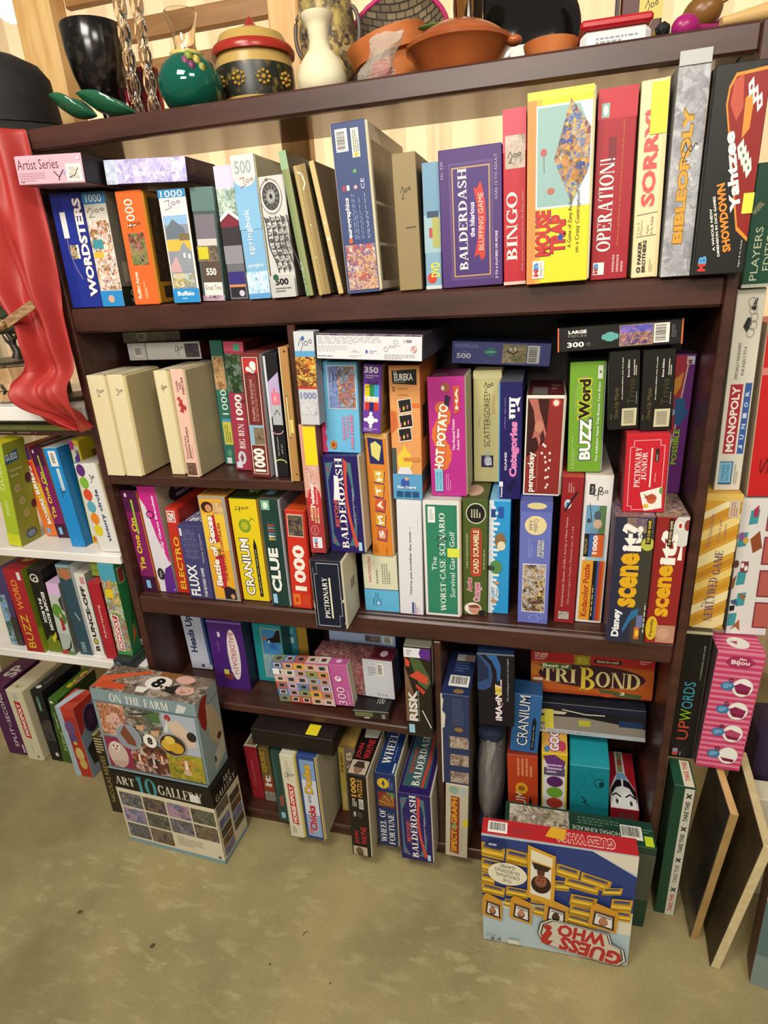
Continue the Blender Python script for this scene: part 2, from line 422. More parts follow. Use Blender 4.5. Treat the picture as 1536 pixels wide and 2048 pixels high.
# measured places of the boxes: x, y, z of the lower left front corner, yaw, lean, width, height, depth (metres, radians)
BX = {'wordsters': (0.0296, 0.0026, 1.4273, 0.0094, -0.0245, 0.0738, 0.2163, 0.1800),
'puz1000': (0.1052, 0.0028, 1.4266, 0.0025, -0.0217, 0.0524, 0.2124, 0.1500),
'orange1000': (0.1842, 0.0006, 1.4265, 0.0026, -0.0168, 0.0607, 0.2078, 0.2000),
'buffalo': (0.2793, -0.0017, 1.4265, 0.0035, -0.0178, 0.0582, 0.2016, 0.1700),
'p550': (0.3412, 0.0039, 1.4273, -0.0021, -0.0383, 0.0482, 0.2002, 0.1500),
'collage': (0.3961, 0.0137, 1.4259, 0.0018, -0.0103, 0.0386, 0.2329, 0.1500),
'springbok': (0.4450, -0.0002, 1.4255, 0.0012, 0.0108, 0.0472, 0.2437, 0.1580),
'bwpattern': (0.4951, 0.0011, 1.4255, 0.0034, 0.0191, 0.0497, 0.2060, 0.1500),
'greenwrap': (0.5660, -0.0083, 1.4255, 0.0030, 0.1101, 0.0144, 0.2415, 0.2200),
'kraftbag': (0.5907, -0.0075, 1.4255, 0.0079, 0.1249, 0.0240, 0.2169, 0.2200),
'stick': (0.6291, -0.0054, 1.4255, 0.0015, 0.1622, 0.0100, 0.2231, 0.2000),
'euro': (0.6477, -0.0065, 1.4255, 0.0030, 0.0364, 0.0657, 0.2712, 0.2700),
'kraft3': (0.7457, -0.0011, 1.4255, 0.0048, 0.0211, 0.0416, 0.2177, 0.2200),
'dvd': (0.7919, 0.0123, 1.4255, -0.0006, 0.0075, 0.0290, 0.2013, 0.2200),
'balder1': (0.8245, 0.0007, 1.4255, -0.0006, 0.0201, 0.1048, 0.2150, 0.2000),
'bingo': (0.9315, 0.0002, 1.4255, -0.0019, 0.0234, 0.0368, 0.2609, 0.2200),
'mouse': (0.9706, -0.0238, 1.4255, 0.0082, 0.0212, 0.1000, 0.2733, 0.2200),
'operation': (1.0741, 0.0006, 1.4255, 0.0099, 0.0176, 0.0570, 0.2713, 0.2200),
'sorry': (1.1379, -0.0005, 1.4255, -0.0091, 0.0312, 0.0394, 0.2751, 0.2400),
'bible': (1.1805, -0.0149, 1.4255, 0.0014, 0.0142, 0.0427, 0.2963, 0.2400),
'yahtzee': (1.2244, -0.0326, 1.4255, 0.0090, 0.0074, 0.0712, 0.2750, 0.0300),
'creama': (0.0221, -0.0033, 1.0541, 0.0038, -0.0180, 0.0505, 0.2323, 0.1300),
'creamb': (0.0740, -0.0030, 1.0540, -0.0004, -0.0184, 0.0464, 0.2326, 0.1300),
'creamc': (0.1805, 0.0194, 1.0534, 0.0001, -0.0066, 0.0383, 0.2366, 0.1400),
'pinkpuz': (0.2292, 0.0044, 1.0537, -0.0002, -0.0157, 0.0354, 0.2411, 0.1400),
'teal1000': (0.2722, 0.1025, 1.0540, 0.0019, -0.0251, 0.0313, 0.2881, 0.2000),
'bigben': (0.3229, 0.0585, 1.0557, 0.0034, -0.0555, 0.0463, 0.2874, 0.2000),
'maroon1000': (0.3874, 0.0141, 1.0547, 0.0019, -0.0356, 0.0436, 0.2682, 0.2200),
'marvy': (0.4399, 0.0224, 1.0538, 0.0078, -0.0176, 0.0316, 0.2659, 0.2000),
'woodwrap': (0.4886, -0.0047, 1.0535, 0.0036, -0.0194, 0.0192, 0.2805, 0.2200),
'tieone': (0.0235, 0.0255, 0.7289, -0.0031, 0.0096, 0.0424, 0.2779, 0.2600),
'trendy': (0.0685, 0.0299, 0.7289, -0.0069, 0.0120, 0.0496, 0.2878, 0.2600),
'electro': (0.1214, 0.0309, 0.7304, 0.0042, -0.0399, 0.0338, 0.2334, 0.2600),
'flux': (0.1663, 0.0130, 0.7297, 0.0082, -0.0123, 0.0667, 0.1981, 0.2600),
'battle': (0.2356, 0.0137, 0.7293, 0.0025, -0.0050, 0.0720, 0.2756, 0.2600),
'cranyellow': (0.3085, 0.0250, 0.7293, -0.0021, -0.0052, 0.0732, 0.2688, 0.2600),
'clue': (0.3922, 0.0102, 0.7294, 0.0071, -0.0110, 0.0500, 0.2763, 0.2600),
'red1000': (0.4461, 0.0078, 0.7310, 0.0196, -0.0385, 0.0511, 0.2514, 0.2600),
'pictionary': (0.5338, -0.0625, 0.7289, 0.0108, 0.0024, 0.0730, 0.1682, 0.1000),
'funcstax': (0.6222, 0.0277, 0.7289, 0.0163, 0.0002, 0.0806, 0.1440, 0.2600),
'weput': (0.7053, 0.0240, 0.7298, 0.0145, -0.0172, 0.0547, 0.2796, 0.2600),
'worst': (0.7650, 0.0284, 0.7292, 0.0151, -0.0032, 0.0813, 0.2797, 0.2400),
'apples': (0.8478, 0.0430, 0.7291, 0.0202, -0.0041, 0.0528, 0.2803, 0.2200),
'drip': (0.9017, 0.0597, 0.7291, 0.0083, -0.0054, 0.0446, 0.2727, 0.2200),
'cobble': (0.9681, 0.0310, 0.7289, -0.0019, 0.0004, 0.0641, 0.2851, 0.2600),
'schlum': (1.0456, 0.0434, 0.7292, 0.0016, -0.0069, 0.0416, 0.3356, 0.2600),
'kodak': (1.0898, 0.0535, 0.7292, 0.0059, -0.0051, 0.0535, 0.3361, 0.2400),
'scened': (1.1487, -0.0131, 0.7289, 0.0080, 0.0101, 0.0707, 0.2780, 0.2600),
'scener': (1.2217, -0.0057, 0.7289, 0.0117, 0.0094, 0.0568, 0.2779, 0.2600),
'hsm': (0.5296, -0.0382, 0.9022, 0.0478, -0.0126, 0.0350, 0.2847, 0.0350),
'bbalder1': (0.5695, -0.0204, 0.8980, 0.0220, 0.0050, 0.0793, 0.2190, 0.2400),
'smath': (0.6506, 0.0242, 0.8739, -0.0045, 0.0025, 0.0484, 0.2797, 0.2400),
'white2': (0.5416, -0.0438, 1.1874, 0.0167, -0.0265, 0.0401, 0.1785, 0.0340),
'anim': (0.5663, -0.0017, 1.1195, 0.0149, -0.0252, 0.0816, 0.1849, 0.2400),
'purple350': (0.6497, 0.0123, 1.1581, 0.0056, -0.0890, 0.0386, 0.1392, 0.1800),
'whiteflat': (0.5893, -0.0475, 1.3146, -0.0170, -0.0477, 0.2045, 0.0471, 0.2400),
'eureka': (0.7050, 0.0264, 1.0107, 0.0063, -0.0119, 0.0623, 0.2795, 0.2000),
'hotpot': (0.7822, 0.0538, 1.0103, 0.0075, 0.0105, 0.0761, 0.2507, 0.1000),
'scatter': (0.8601, 0.1504, 1.0109, -0.0035, 0.0039, 0.0594, 0.2458, 0.1000),
'categ': (0.9212, 0.0698, 1.0017, 0.0044, 0.0057, 0.0455, 0.2441, 0.2400),
'perq': (0.9714, 0.0609, 1.0158, 0.0050, -0.0098, 0.0750, 0.2059, 0.1700),
'nost500': (0.8108, 0.1664, 1.2707, 0.0297, -0.0612, 0.2037, 0.0465, 0.1000),
'buzzg': (1.0567, 0.0647, 1.0662, 0.0007, 0.0248, 0.0646, 0.2159, 0.2200),
'picjr': (1.1588, 0.0092, 1.0072, -0.0080, 0.0301, 0.0761, 0.1517, 0.1000),
'oneupa': (1.1247, 0.0301, 1.1615, -0.0064, 0.0632, 0.0524, 0.1407, 0.0900),
'oneupb': (1.1781, 0.0241, 1.1615, -0.0062, 0.0478, 0.0536, 0.1420, 0.0900),
'large300': (1.0271, 0.0314, 1.3051, -0.0013, 0.0454, 0.2069, 0.0422, 0.2200),
'artist': (0.0273, -0.0600, 1.6525, -0.0148, -0.0560, 0.1508, 0.0478, 0.2200),
'lavender': (0.1861, -0.0140, 1.6442, -0.0015, -0.0548, 0.1721, 0.0409, 0.1100),
'barc1': (0.0375, 0.1400, 1.2981, 0.0028, -0.0027, 0.1942, 0.0391, 0.1200),
'barc2': (0.0223, 0.1511, 1.3379, 0.0021, 0.0042, 0.1553, 0.0241, 0.1200),
'heads': (0.0437, 0.1227, 0.4219, -0.0075, 0.0271, 0.0684, 0.1779, 0.1500),
'balder2': (0.1642, 0.0547, 0.4230, 0.0283, -0.0108, 0.1006, 0.2160, 0.2000),
'teal007': (0.2665, 0.1046, 0.4232, 0.0070, -0.0163, 0.0839, 0.1846, 0.0500),
'tin': (0.5746, 0.0073, 0.4219, 0.0191, 0.0436, 0.0920, 0.0267, 0.1400),
'mosaic': (0.4636, 0.0651, 0.4511, -0.0445, 0.0188, 0.2085, 0.1147, 0.0550),
'tiles': (0.3612, 0.0346, 0.4219, -0.0299, 0.0848, 0.2101, 0.1245, 0.0300),
'risk': (0.7198, -0.0218, 0.4220, 0.0228, -0.0018, 0.0623, 0.2668, 0.2600),
'redsmall': (0.2227, 0.0376, 0.0500, 0.0096, 0.0035, 0.0396, 0.1925, 0.1500),
'cluey': (0.2664, 0.0360, 0.0501, 0.0025, -0.0018, 0.0334, 0.1955, 0.1500),
'tealgreen': (0.3341, -0.0212, 0.0505, -0.0110, -0.0150, 0.0310, 0.2542, 0.2000),
'horse': (0.3875, -0.0612, 0.0500, 0.0041, -0.0008, 0.0428, 0.2852, 0.2200),
'chicks': (0.4315, -0.0558, 0.0501, -0.0100, -0.0013, 0.0554, 0.2875, 0.2200),
'goldgame': (0.4995, 0.0472, 0.0511, 0.0324, -0.0220, 0.0478, 0.2301, 0.1800),
'wayne': (0.5689, -0.0800, 0.0509, -0.0017, -0.0171, 0.0534, 0.2766, 0.1700),
'wheel': (0.6291, -0.0371, 0.0505, 0.0076, -0.0099, 0.0555, 0.2497, 0.1500),
'bbalder2': (0.6969, -0.0629, 0.0500, 0.0052, 0.0071, 0.0847, 0.2254, 0.2200),
'specto': (0.8053, -0.0313, 0.0513, 0.0131, -0.0229, 0.0561, 0.2429, 0.2400),
'navytorn': (0.8032, -0.0301, 0.2959, 0.0061, -0.0028, 0.0664, 0.2655, 0.1700),
'craorange': (0.9622, 0.0434, 0.0500, 0.0197, 0.0360, 0.0738, 0.2927, 0.2000),
'goo2': (1.0437, 0.0449, 0.0500, 0.0137, 0.0335, 0.0610, 0.3113, 0.0900),
'tealbox': (1.1138, 0.0469, 0.0500, -0.0147, 0.0484, 0.0909, 0.2845, 0.1100),
'redface': (1.2088, 0.0505, 0.0500, -0.0180, 0.0468, 0.0664, 0.1662, 0.1900),
'crablue': (0.9578, 0.0509, 0.3487, 0.0316, -0.0355, 0.0664, 0.1730, 0.0550),
'imagin': (0.8878, -0.0019, 0.4630, 0.0251, 0.0207, 0.0814, 0.1985, 0.0450),
'openbox': (1.0029, 0.1168, 0.3621, -0.0448, 0.0668, 0.2696, 0.0890, 0.1300),
'tribond': (1.0021, 0.1230, 0.4786, 0.0011, 0.0272, 0.2763, 0.1170, 0.1000),
'kinkade': (0.9513, -0.0921, 0.0072, 0.0283, -0.0219, 0.3283, 0.2543, 0.0700),
'guess': (0.9194, -0.1879, 0.0000, 0.0194, 0.0157, 0.3146, 0.3359, 0.0420),
'artgal': (-0.0839, -0.1305, 0.0006, -0.0419, -0.0021, 0.3094, 0.2592, 0.1180),
'farm': (-0.0868, -0.1277, 0.2686, 0.0019, -0.0302, 0.2999, 0.2595, 0.0980),
'blackflat': (0.3102, -0.0494, 0.3439, 0.0163, -0.0232, 0.2217, 0.0515, 0.1250),
'nicolas': (-0.2031, -0.0565, 0.0007, 0.0165, -0.0201, 0.0339, 0.2901, 0.3000),
'olive': (-0.3597, 0.0141, 0.8443, 0.0023, -0.1203, 0.0407, 0.2846, 0.0700),
'boxers': (-0.3044, 0.0857, 0.8394, -0.0034, 0.0886, 0.0419, 0.2524, 0.2400),
'tie2': (-0.2617, 0.0814, 0.8394, -0.0003, 0.0554, 0.0352, 0.2545, 0.2400),
'bluebox': (-0.1765, 0.0343, 0.8394, 0.0018, 0.0340, 0.0413, 0.2679, 0.2400),
'goo1': (-0.1342, 0.0626, 0.8398, 0.0038, -0.0150, 0.0276, 0.2794, 0.2000),
'victory': (-0.0743, 0.0166, 0.8394, 0.0017, 0.0539, 0.0640, 0.2341, 0.2400),
'fardark': (-0.4774, 0.0220, 0.5122, -0.0033, -0.0502, 0.0439, 0.2395, 0.2000),
'buzzr': (-0.4018, 0.0019, 0.5109, 0.0158, -0.0153, 0.0598, 0.2645, 0.2400),
'escape': (-0.3338, 0.0123, 0.5111, 0.0090, -0.0243, 0.0455, 0.2633, 0.2400),
'lorax': (-0.2824, 0.0082, 0.5119, 0.0135, -0.0492, 0.0396, 0.2277, 0.2400),
'dteal': (-0.2313, 0.0158, 0.5101, 0.0132, -0.0032, 0.0417, 0.2829, 0.2400),
'bounce': (-0.1885, 0.0223, 0.5103, 0.0103, -0.0103, 0.0329, 0.2565, 0.2400),
'advert': (-0.1406, 0.0110, 0.5104, 0.0086, -0.0125, 0.0369, 0.2376, 0.2400),
'monojr2': (-0.0843, -0.0016, 0.5411, 0.0207, -0.0238, 0.0459, 0.2742, 0.0400),
'split': (-0.7279, 0.0824, 0.0000, 0.0196, 0.0045, 0.0759, 0.2864, 0.1550),
'monocream': (-0.6373, 0.0730, 0.0002, -0.0037, -0.0034, 0.0632, 0.2853, 0.1600),
'black3': (-0.5517, 0.0841, 0.0004, -0.0099, -0.0098, 0.0448, 0.2874, 0.1700),
'sceneg': (-0.5059, 0.0833, 0.0030, -0.0189, -0.0805, 0.0369, 0.2638, 0.1700),
'redpurple': (-0.4204, 0.0445, 0.0000, -0.0062, 0.0006, 0.0680, 0.2752, 0.0900),
'takethis': (1.3094, -0.0374, 0.0000, -0.0147, -0.0011, 0.0437, 0.4001, 0.0800),
'upwords': (1.3112, 0.0462, 0.4001, 0.0151, 0.0036, 0.0507, 0.3343, 0.2000),
'newly': (1.3172, 0.0621, 0.7345, -0.0012, 0.0061, 0.0625, 0.2964, 0.2000),
'monojr': (1.3301, 0.0806, 1.0311, -0.0012, 0.0270, 0.0441, 0.3655, 0.2000),
'players': (1.3210, 0.0665, 1.3986, 0.0016, 0.0091, 0.0455, 0.1857, 0.1500),
'bijou': (1.3630, 0.0281, 0.4018, 0.0042, -0.0189, 0.0885, 0.3052, 0.0700),
'dressup': (1.3950, 0.0878, 0.7092, 0.0053, 0.0359, 0.0758, 0.3041, 0.1200),
'redfar': (1.3905, 0.0890, 1.0175, 0.0055, 0.0418, 0.0515, 0.3209, 0.1200),
'tealred': (1.4821, -0.1585, 0.0000, -0.1641, 0.0237, 0.1056, 0.3166, 0.0600),
'kim': (1.2360, 0.1200, 1.0090, 0.0000, 0.0000, 0.0420, 0.2760, 0.0550)}
# ------------------------------------------------------------------ setting
def concrete():
    m, n, l, b = node_mat('worn_painted_concrete')
    tc = n.new('ShaderNodeTexCoord')
    def nz(s, d, st=(1, 1, 1)):
        mp = n.new('ShaderNodeMapping'); mp.inputs['Scale'].default_value = st
        k = n.new('ShaderNodeTexNoise'); k.inputs['Scale'].default_value = s; k.inputs['Detail'].default_value = d; k.inputs['Roughness'].default_value = .62
        l.new(tc.outputs['Object'], mp.inputs[0]); l.new(mp.outputs[0], k.inputs['Vector']); return k
    def ramp(src, stops):
        r = n.new('ShaderNodeValToRGB'); e = r.color_ramp.elements
        while len(e) < len(stops): e.new(.5)
        for i, (p, c) in enumerate(stops): e[i].position = p; e[i].color = lin(c)
        l.new(src, r.inputs[0]); return r
    def mix(a, b_, f, mode='MIX'):
        x = n.new('ShaderNodeMix'); x.data_type = 'RGBA'; x.blend_type = mode
        l.new(a, x.inputs[6]); l.new(b_, x.inputs[7])
        if isinstance(f, float): x.inputs[0].default_value = f
        else: l.new(f, x.inputs[0])
        return x.outputs[2]
    big = ramp(nz(2.4, 4).outputs['Fac'], [(.35, '#8b7f57'), (.5, '#9e9066'), (.68, '#ae9f70')])
    pale = ramp(nz(13, 10, (1, 2.4, 1)).outputs['Fac'], [(.0, '#000000'), (.53, '#000000'), (.62, '#ffffff')])
    where = ramp(nz(1.5, 2).outputs['Fac'], [(.44, '#000000'), (.62, '#ffffff')])
    mul = n.new('ShaderNodeMath'); mul.operation = 'MULTIPLY'
    l.new(pale.outputs[0], mul.inputs[0]); l.new(where.outputs[0], mul.inputs[1])
    mul2 = n.new('ShaderNodeMath'); mul2.operation = 'MULTIPLY'; mul2.inputs[1].default_value = .42; l.new(mul.outputs[0], mul2.inputs[0])
    rgb = n.new('ShaderNodeRGB'); rgb.outputs[0].default_value = lin('#c6ba8c')
    c = mix(big.outputs[0], rgb.outputs[0], mul2.outputs[0])
    fine = ramp(nz(160, 3).outputs['Fac'], [(.3, '#8f8f8f'), (.7, '#b5b5b5')])
    c = mix(c, fine.outputs[0], .35, 'OVERLAY')
    l.new(c, b.inputs['Base Color']); b.inputs['Roughness'].default_value = .55; b.inputs['Specular IOR Level'].default_value = .3
    return m
mb = MB(); mb.box((-3, -3, -.1), (4, 1.9, 0), concrete(), 0); struct(mb.build('floor'))
mb = MB(); mb.box((-3, 1.8, 0), (4, 1.9, 3.2), M('#d9c9a0', .8), 0); struct(mb.build('wall_back'))

def curtain(name, x0, x1, y, z0, z1, label):
    m, n, l, b = node_mat('sheer_cream_curtain')
    tr = n.new('ShaderNodeBsdfTranslucent'); tr.inputs[0].default_value = lin('#f3e2c6')
    df = n.new('ShaderNodeBsdfDiffuse'); df.inputs[0].default_value = lin('#eadcc0')
    mx = n.new('ShaderNodeMixShader'); mx.inputs[0].default_value = .72
    l.new(df.outputs[0], mx.inputs[1]); l.new(tr.outputs[0], mx.inputs[2]); l.new(mx.outputs[0], n['Material Output'].inputs['Surface'])
    nx, nzv = 240, 10; vs = []; fs = []
    for i in range(nx + 1):
        x = x0 + (x1 - x0) * i / nx
        for j in range(nzv + 1):
            z = z0 + (z1 - z0) * j / nzv
            vs.append((x, y + .022 * sin(x * 46 + .5 * sin(z * 2 + x * 3)) + .012 * sin(x * 91 + 1), z))
    for i in range(nx):
        for j in range(nzv): a = i * (nzv + 1) + j; fs.append([a, a + nzv + 1, a + nzv + 2, a + 1])
    q = MB(); q.add(vs, fs, m); q.smooth = True
    return tag(q.build(name), label, 'curtain')
curtain('curtain', -1.2, 2.6, .95, .02, 2.75, 'cream sheer curtain glowing with daylight behind the dark bookcase')

# ------------------------------------------------------------------ dark bookcase
BW, BD, BH = 1.30, .30, 1.756
bc = thing('bookcase', 'tall dark mahogany bookcase filled with boxed games and puzzles', 'bookcase', (BW / 2, BD / 2, 0))
OX, OY = -BW / 2, -BD / 2
def board(name, x0, x1, y0, y1, z0, z1, bev=.002, mat=MAHOG):
    q = MB(); q.box((x0 + OX, y0 + OY, z0), (x1 + OX, y1 + OY, z1), mat, bev); return q.build(name, bc)
board('side_panel', 0, .020, 0, BD, 0, BH); board('side_panel', BW - .018, BW, 0, BD, 0, BH)
GLOSSB = noisy('glossy_dark_board', '#3a2018', '#4a2c20', 5, .16, (1, 6, 6))
board('top_board', .020, BW - .018, .018, BD, 1.738, BH, mat=GLOSSB)
board('top_fascia', .020, BW - .018, 0, .018, 1.7178, BH, .004)
board('shelf', .020, BW - .018, .018, BD, 1.405, 1.4255); board('shelf_fascia', .020, BW - .018, 0, .018, 1.3753, 1.4255, .005)
board('shelf', .020, .514, 0, BD, 1.030, 1.0532, .003)
board('divider', .514, .531, 0, BD, .7289, 1.3753, .002)
board('shelf', .020, BW - .018, .018, BD, .709, .7289); board('shelf_fascia', .020, BW - .018, 0, .018, .6788, .7289, .005)
board('divider', .785, .802, .0, BD, .05, .6788, .002)
board('shelf', .020, .785, 0, BD, .398, .4219, .003)
board('shelf', .020, BW - .018, .0, BD, .034, .05, .002)
board('kick_board', .020, BW - .018, .012, .026, 0, .034, .001)
board('back_panel', .020, BW - .018, BD - .006, BD, .05, 1.405, .0, DARKBACK)

# ------------------------------------------------------------------ white shelf unit on the left
ws = thing('shelf_unit', 'white shelf unit of games standing left of the dark bookcase', 'shelf unit', (-.45, .15, 0))
def wboard(name, x0, x1, y0, y1, z0, z1):
    q = MB(); q.box((x0 + .45, y0 - .15, z0), (x1 + .45, y1 - .15, z1), WHITEP, .002); return q.build(name, ws)
wboard('shelf_board', -.95, -.006, 0, .32, 1.183, 1.2168)
wboard('shelf_board', -.95, -.006, 0, .32, .816, .8394)
wboard('shelf_board', -.95, -.006, 0, .32, .484, .51)
wboard('side_panel', -.97, -.95, 0, .32, 0, 1.2168)
wboard('rear_post', -.03, -.006, .29, .32, 0, 1.183)

# ------------------------------------------------------------------ pine rack behind the bookcase top
pr = thing('pine_rack', 'pale pine slatted rack standing behind the bookcase', 'rack', (.15, .42, 0))
SLATW = noisy('shade_toned_pine_slat', '#8a6034', '#9c7040', 9, 0.5, (.7, 6, 6), 0.05)  # slat pine coloured darker than the posts, with their shade put into the colour
def pboard(name, x0, x1, y0, y1, z0, z1):
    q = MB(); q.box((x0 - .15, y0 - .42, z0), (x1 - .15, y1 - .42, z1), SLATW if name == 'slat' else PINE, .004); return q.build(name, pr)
pboard('post', -.236, -.135, .34, .40, 0, 2.3); pboard('post', .385, .455, .38, .42, 0, 2.3)
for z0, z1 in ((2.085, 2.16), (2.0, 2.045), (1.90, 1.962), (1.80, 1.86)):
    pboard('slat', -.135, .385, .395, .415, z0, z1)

# ------------------------------------------------------------------ bits of litter on the floor
def bit(name, label, cat, x, y, r, c, ang=0):
    q = MB(); q.blob((0, 0, .0025), (r, r * .7, .0022), M(c, .8), 2, .3, 2.0)
    return tag(q.build(name, None, (x, y, 0), (0, 0, ang)), label, cat, 'litter on the concrete floor')
bit('pebble', 'brown flattened scrap on the floor, left one of two below the picture grid box', 'scrap', -.078, -.345, .0065, '#5a4a30', .5)
bit('pebble', 'brown flattened scrap on the floor, right one of two and nearer', 'scrap', .156, -.377, .0062, '#54462e', .9)
bit('speck', 'tiny dark speck on the floor below the western puzzle box', 'scrap', .451, -.353, .0022, '#4a3c26')
bit('speck', 'tiny dark speck on the floor left of the upside down guessing game', 'scrap', .60, -.36, .0018, '#4a3c26')
q = MB(); q.tube([(0, 0, .001), (.004, .010, .0012), (.010, .010, .001)], .0008, M('#5a4426')); tag(q.build('twig', None, (.50, -.275, 0)), 'thin bent brown twig on the middle of the floor', 'twig', 'litter on the concrete floor')
# ------------------------------------------------------------------ boxed games, top shelf
G1 = 'boxes on the top shelf'
box('wordsters', 'game_box', 'royal blue game box with white bubble capitals, leftmost on the top shelf', 'game box', G1, '#1c2f8a', [
    R(.0, .0, .32, 1, '#16277e'), T('WORDSTERS', .70, .10, .97, .95, '#f4ece2', 90, 'x', '#3a1f6a', .09), R(.22, .62, .40, .84, '#d9d9d8'),
    R(.34, .44, .64, .56, '#6b5a44 #c8b48a #2a2420 #8a6f50|120'), R(.56, .44, .62, .56, '#e8e2d8'), K('#8a7a9a', .0009, (.30, .62), (.30, .52), (.36, .42), (.44, .34), (.56, .26))],
    side='#1c2f8a', tray='#1a2a70', strip=.003)
box('puz1000', 'puzzle_box', 'white and blue puzzle box crowded with red cartoon figures beside the royal blue box', 'puzzle box', G1, '#d9d6c8', [
    R(0, .90, 1, 1, '#3a7fb4'), T('1000', .16, .915, .84, .98, '#f2efe6', 0, 'n'), R(.04, .15, .96, .76, '#b8483c #d8b0a0 #f0eae0 #c98c48 #6a4038 #e8e4da #8a5a6a #d9736a|130'),
    R(.1, .52, .55, .60, '#3f8f9a'), R(.05, .44, .5, .49, '#e0b040'), *PRICE(.1, .79, .8, .08, '#6a665c'), R(0, 0, 1, .145, '#2f86c6'), E(.46, .07, .14, .035, '#c9a48c')],
    R_=[R(.0, .0, 1, 1, '#7a7468'), R(.1, .22, .9, .4, '#a49c8a'), R(0, 0, 1, .18, '#1e2620'), RING(.3, .12, .12, .04, '#c9c6b8'), E(.3, .05, .12, .035, '#9aa08a')], side='#6f6a5e', top='#4a4640')
box('orange1000', 'puzzle_box', 'bright orange puzzle box with a small garden picture on its spine', 'puzzle box', G1, '#e0662c', [
    T('1000', .28, .70, .62, .93, '#f6ecd8', 90, 'n'), R(.22, .36, .86, .64, '#3c5a3c #6a7a40 #a08a60 #2a3a30 #b05040 #7aa0a0|130'), T('Rolling Acres', .20, .06, .38, .30, '#f4e6d0', 90, 'b'),
    N(.5, .06, .62, .22, '#f0c8a0', 2), *PRICE(.30, .66, .5, .08, '#4a2a18')], side='#b07420', tray='#b8801f', strip=.003,
    R_=[R(.05, .2, .95, .95, '#2a1c16 #4a3420 #1a1410 #5a4a30|60'), R(.1, .05, .5, .16, '#3a2c20')])
box('buffalo', 'puzzle_box', 'white and sky blue puzzle box showing grey farmhouses on its spine', 'puzzle box', G1, '#e9e6da', [
    R(0, .93, 1, 1, '#3d86b8'), T('1000', .1, .935, .9, .99, '#eef0ee', 0, 'n'), E(.45, .86, .36, .045, '#d8d4d8'), *PRICE(.2, .82, .6, .09, '#8a4a5a'),
    R(.06, .13, .94, .78, '#8a8f9a'), R(.06, .70, .94, .78, '#8fb4d8'), P('#6a7480', (.1, .66), (.4, .75), (.8, .66), (.8, .58), (.1, .58)), R(.06, .47, .94, .57, '#d8b24a'), R(.55, .56, .94, .62, '#7a6a4a'),
    P('#c8a0a0', (.08, .33), (.32, .43), (.55, .33), (.55, .28), (.08, .28)), P('#8f959c', (.36, .42), (.68, .55), (.94, .45), (.94, .28), (.5, .28)), R(.62, .41, .70, .45, '#e8e8e6'), R(.8, .40, .88, .44, '#e8e8e6'),
    R(.1, .14, .9, .27, '#c8b060 #8a8a70 #b8c4c8 #e0c060|120'), R(0, 0, 1, .13, '#2d8bc8'), T('Buffalo', .18, .065, .82, .105, '#f2f2ee', 0, 'b'), N(.35, .03, .65, .045, '#cfe4f0', 1, 0)],
    side='#2a1d14', top='#5a7f98')
box('p550', 'puzzle_box', 'dark teal puzzle box with an oval 550 badge and a yellow price note', 'puzzle box', G1, '#4a5a58', [
    R(0, .8, 1, 1, '#5f7a76'), T('550', .3, .235, .75, .30, '#f0ece0', 0, 'b'), R(.06, .56, .92, .77, '#77707a'), R(.06, .50, .92, .56, '#c8c4bc'), R(.0, .36, .92, .5, '#6a5a48 #8a7a60 #4a4038 #a09080|110'),
    R(.1, .12, .95, .36, '#5a4a40'), R(.12, .05, .95, .17, '#dcd8d0'), T('Great Time', .16, .10, .9, .145, '#6a6058', 0, 'n'), R(0, 0, 1, .05, '#7a5a70 #c8b0c0 #4a3038|110'), T('550', .3, .235, .75, .30, '#f0ece0', 0, 'b')],
    sticker=[(.05, .38, .50, .49, '#c8c02a')], top='#2a2a28')
box('collage', 'puzzle_box', 'puzzle box wrapped in a lilac and green city photo collage', 'puzzle box', G1, '#6a6a70', [
    R(0, .84, 1, 1, '#d8c8e0'), R(0, .64, 1, .84, '#8fae92 #d0dcd0 #6a8a70 #c4ccd8|110'), P('#7a2c38', (0, .60), (.5, .66), (1, .60), (1, .5), (.5, .55), (0, .5)), P('#f0ece4', (0, .63), (.5, .69), (1, .63), (1, .60), (.5, .66), (0, .60)),
    R(0, .4, 1, .56, '#3a3438'), R(0, .28, 1, .42, '#8a8890'), R(.05, .12, .95, .22, '#3a2e78'), R(.05, .10, .95, .12, '#c88a50'), R(.1, .02, .9, .1, '#2a2430'), E(.7, .05, .15, .025, '#c8c4d0')], side='#7a8a50', top='#b89ab8')
box('springbok', 'puzzle_box', 'pale blue and cream puzzle box with a 500 count over a watery picture', 'puzzle box', G1, '#7fb0d4', [
    R(0, .86, 1, 1, '#e6e2d0'), E(.5, .86, .5, .07, '#e6e2d0'), T('500', .12, .875, .86, .965, '#9aa8ac', 0, 'b'), N(.1, .845, .8, .86, '#b0b4ac', 1, 0), *PRICE(.3, .78, .6, .07, '#a04a4a'),
    T('springbok', .26, .32, .58, .64, '#f2f4f2', 90, 'n'), T('springbok', .14, .225, .86, .26, '#f0f4f4', 0, 'n'), R(0, .03, 1, .2, '#7fb4d8 #a8cce4 #d8e8f0 #5f98c8|110'), R(0, .5, 1, .75, '#84b4d6'), R(0, 0, 1, .04, '#5f98c8'),
    T('springbok', .26, .32, .58, .64, '#f2f4f2', 90, 'n')], side='#8a8468', tray='#b8b090', strip=.002)
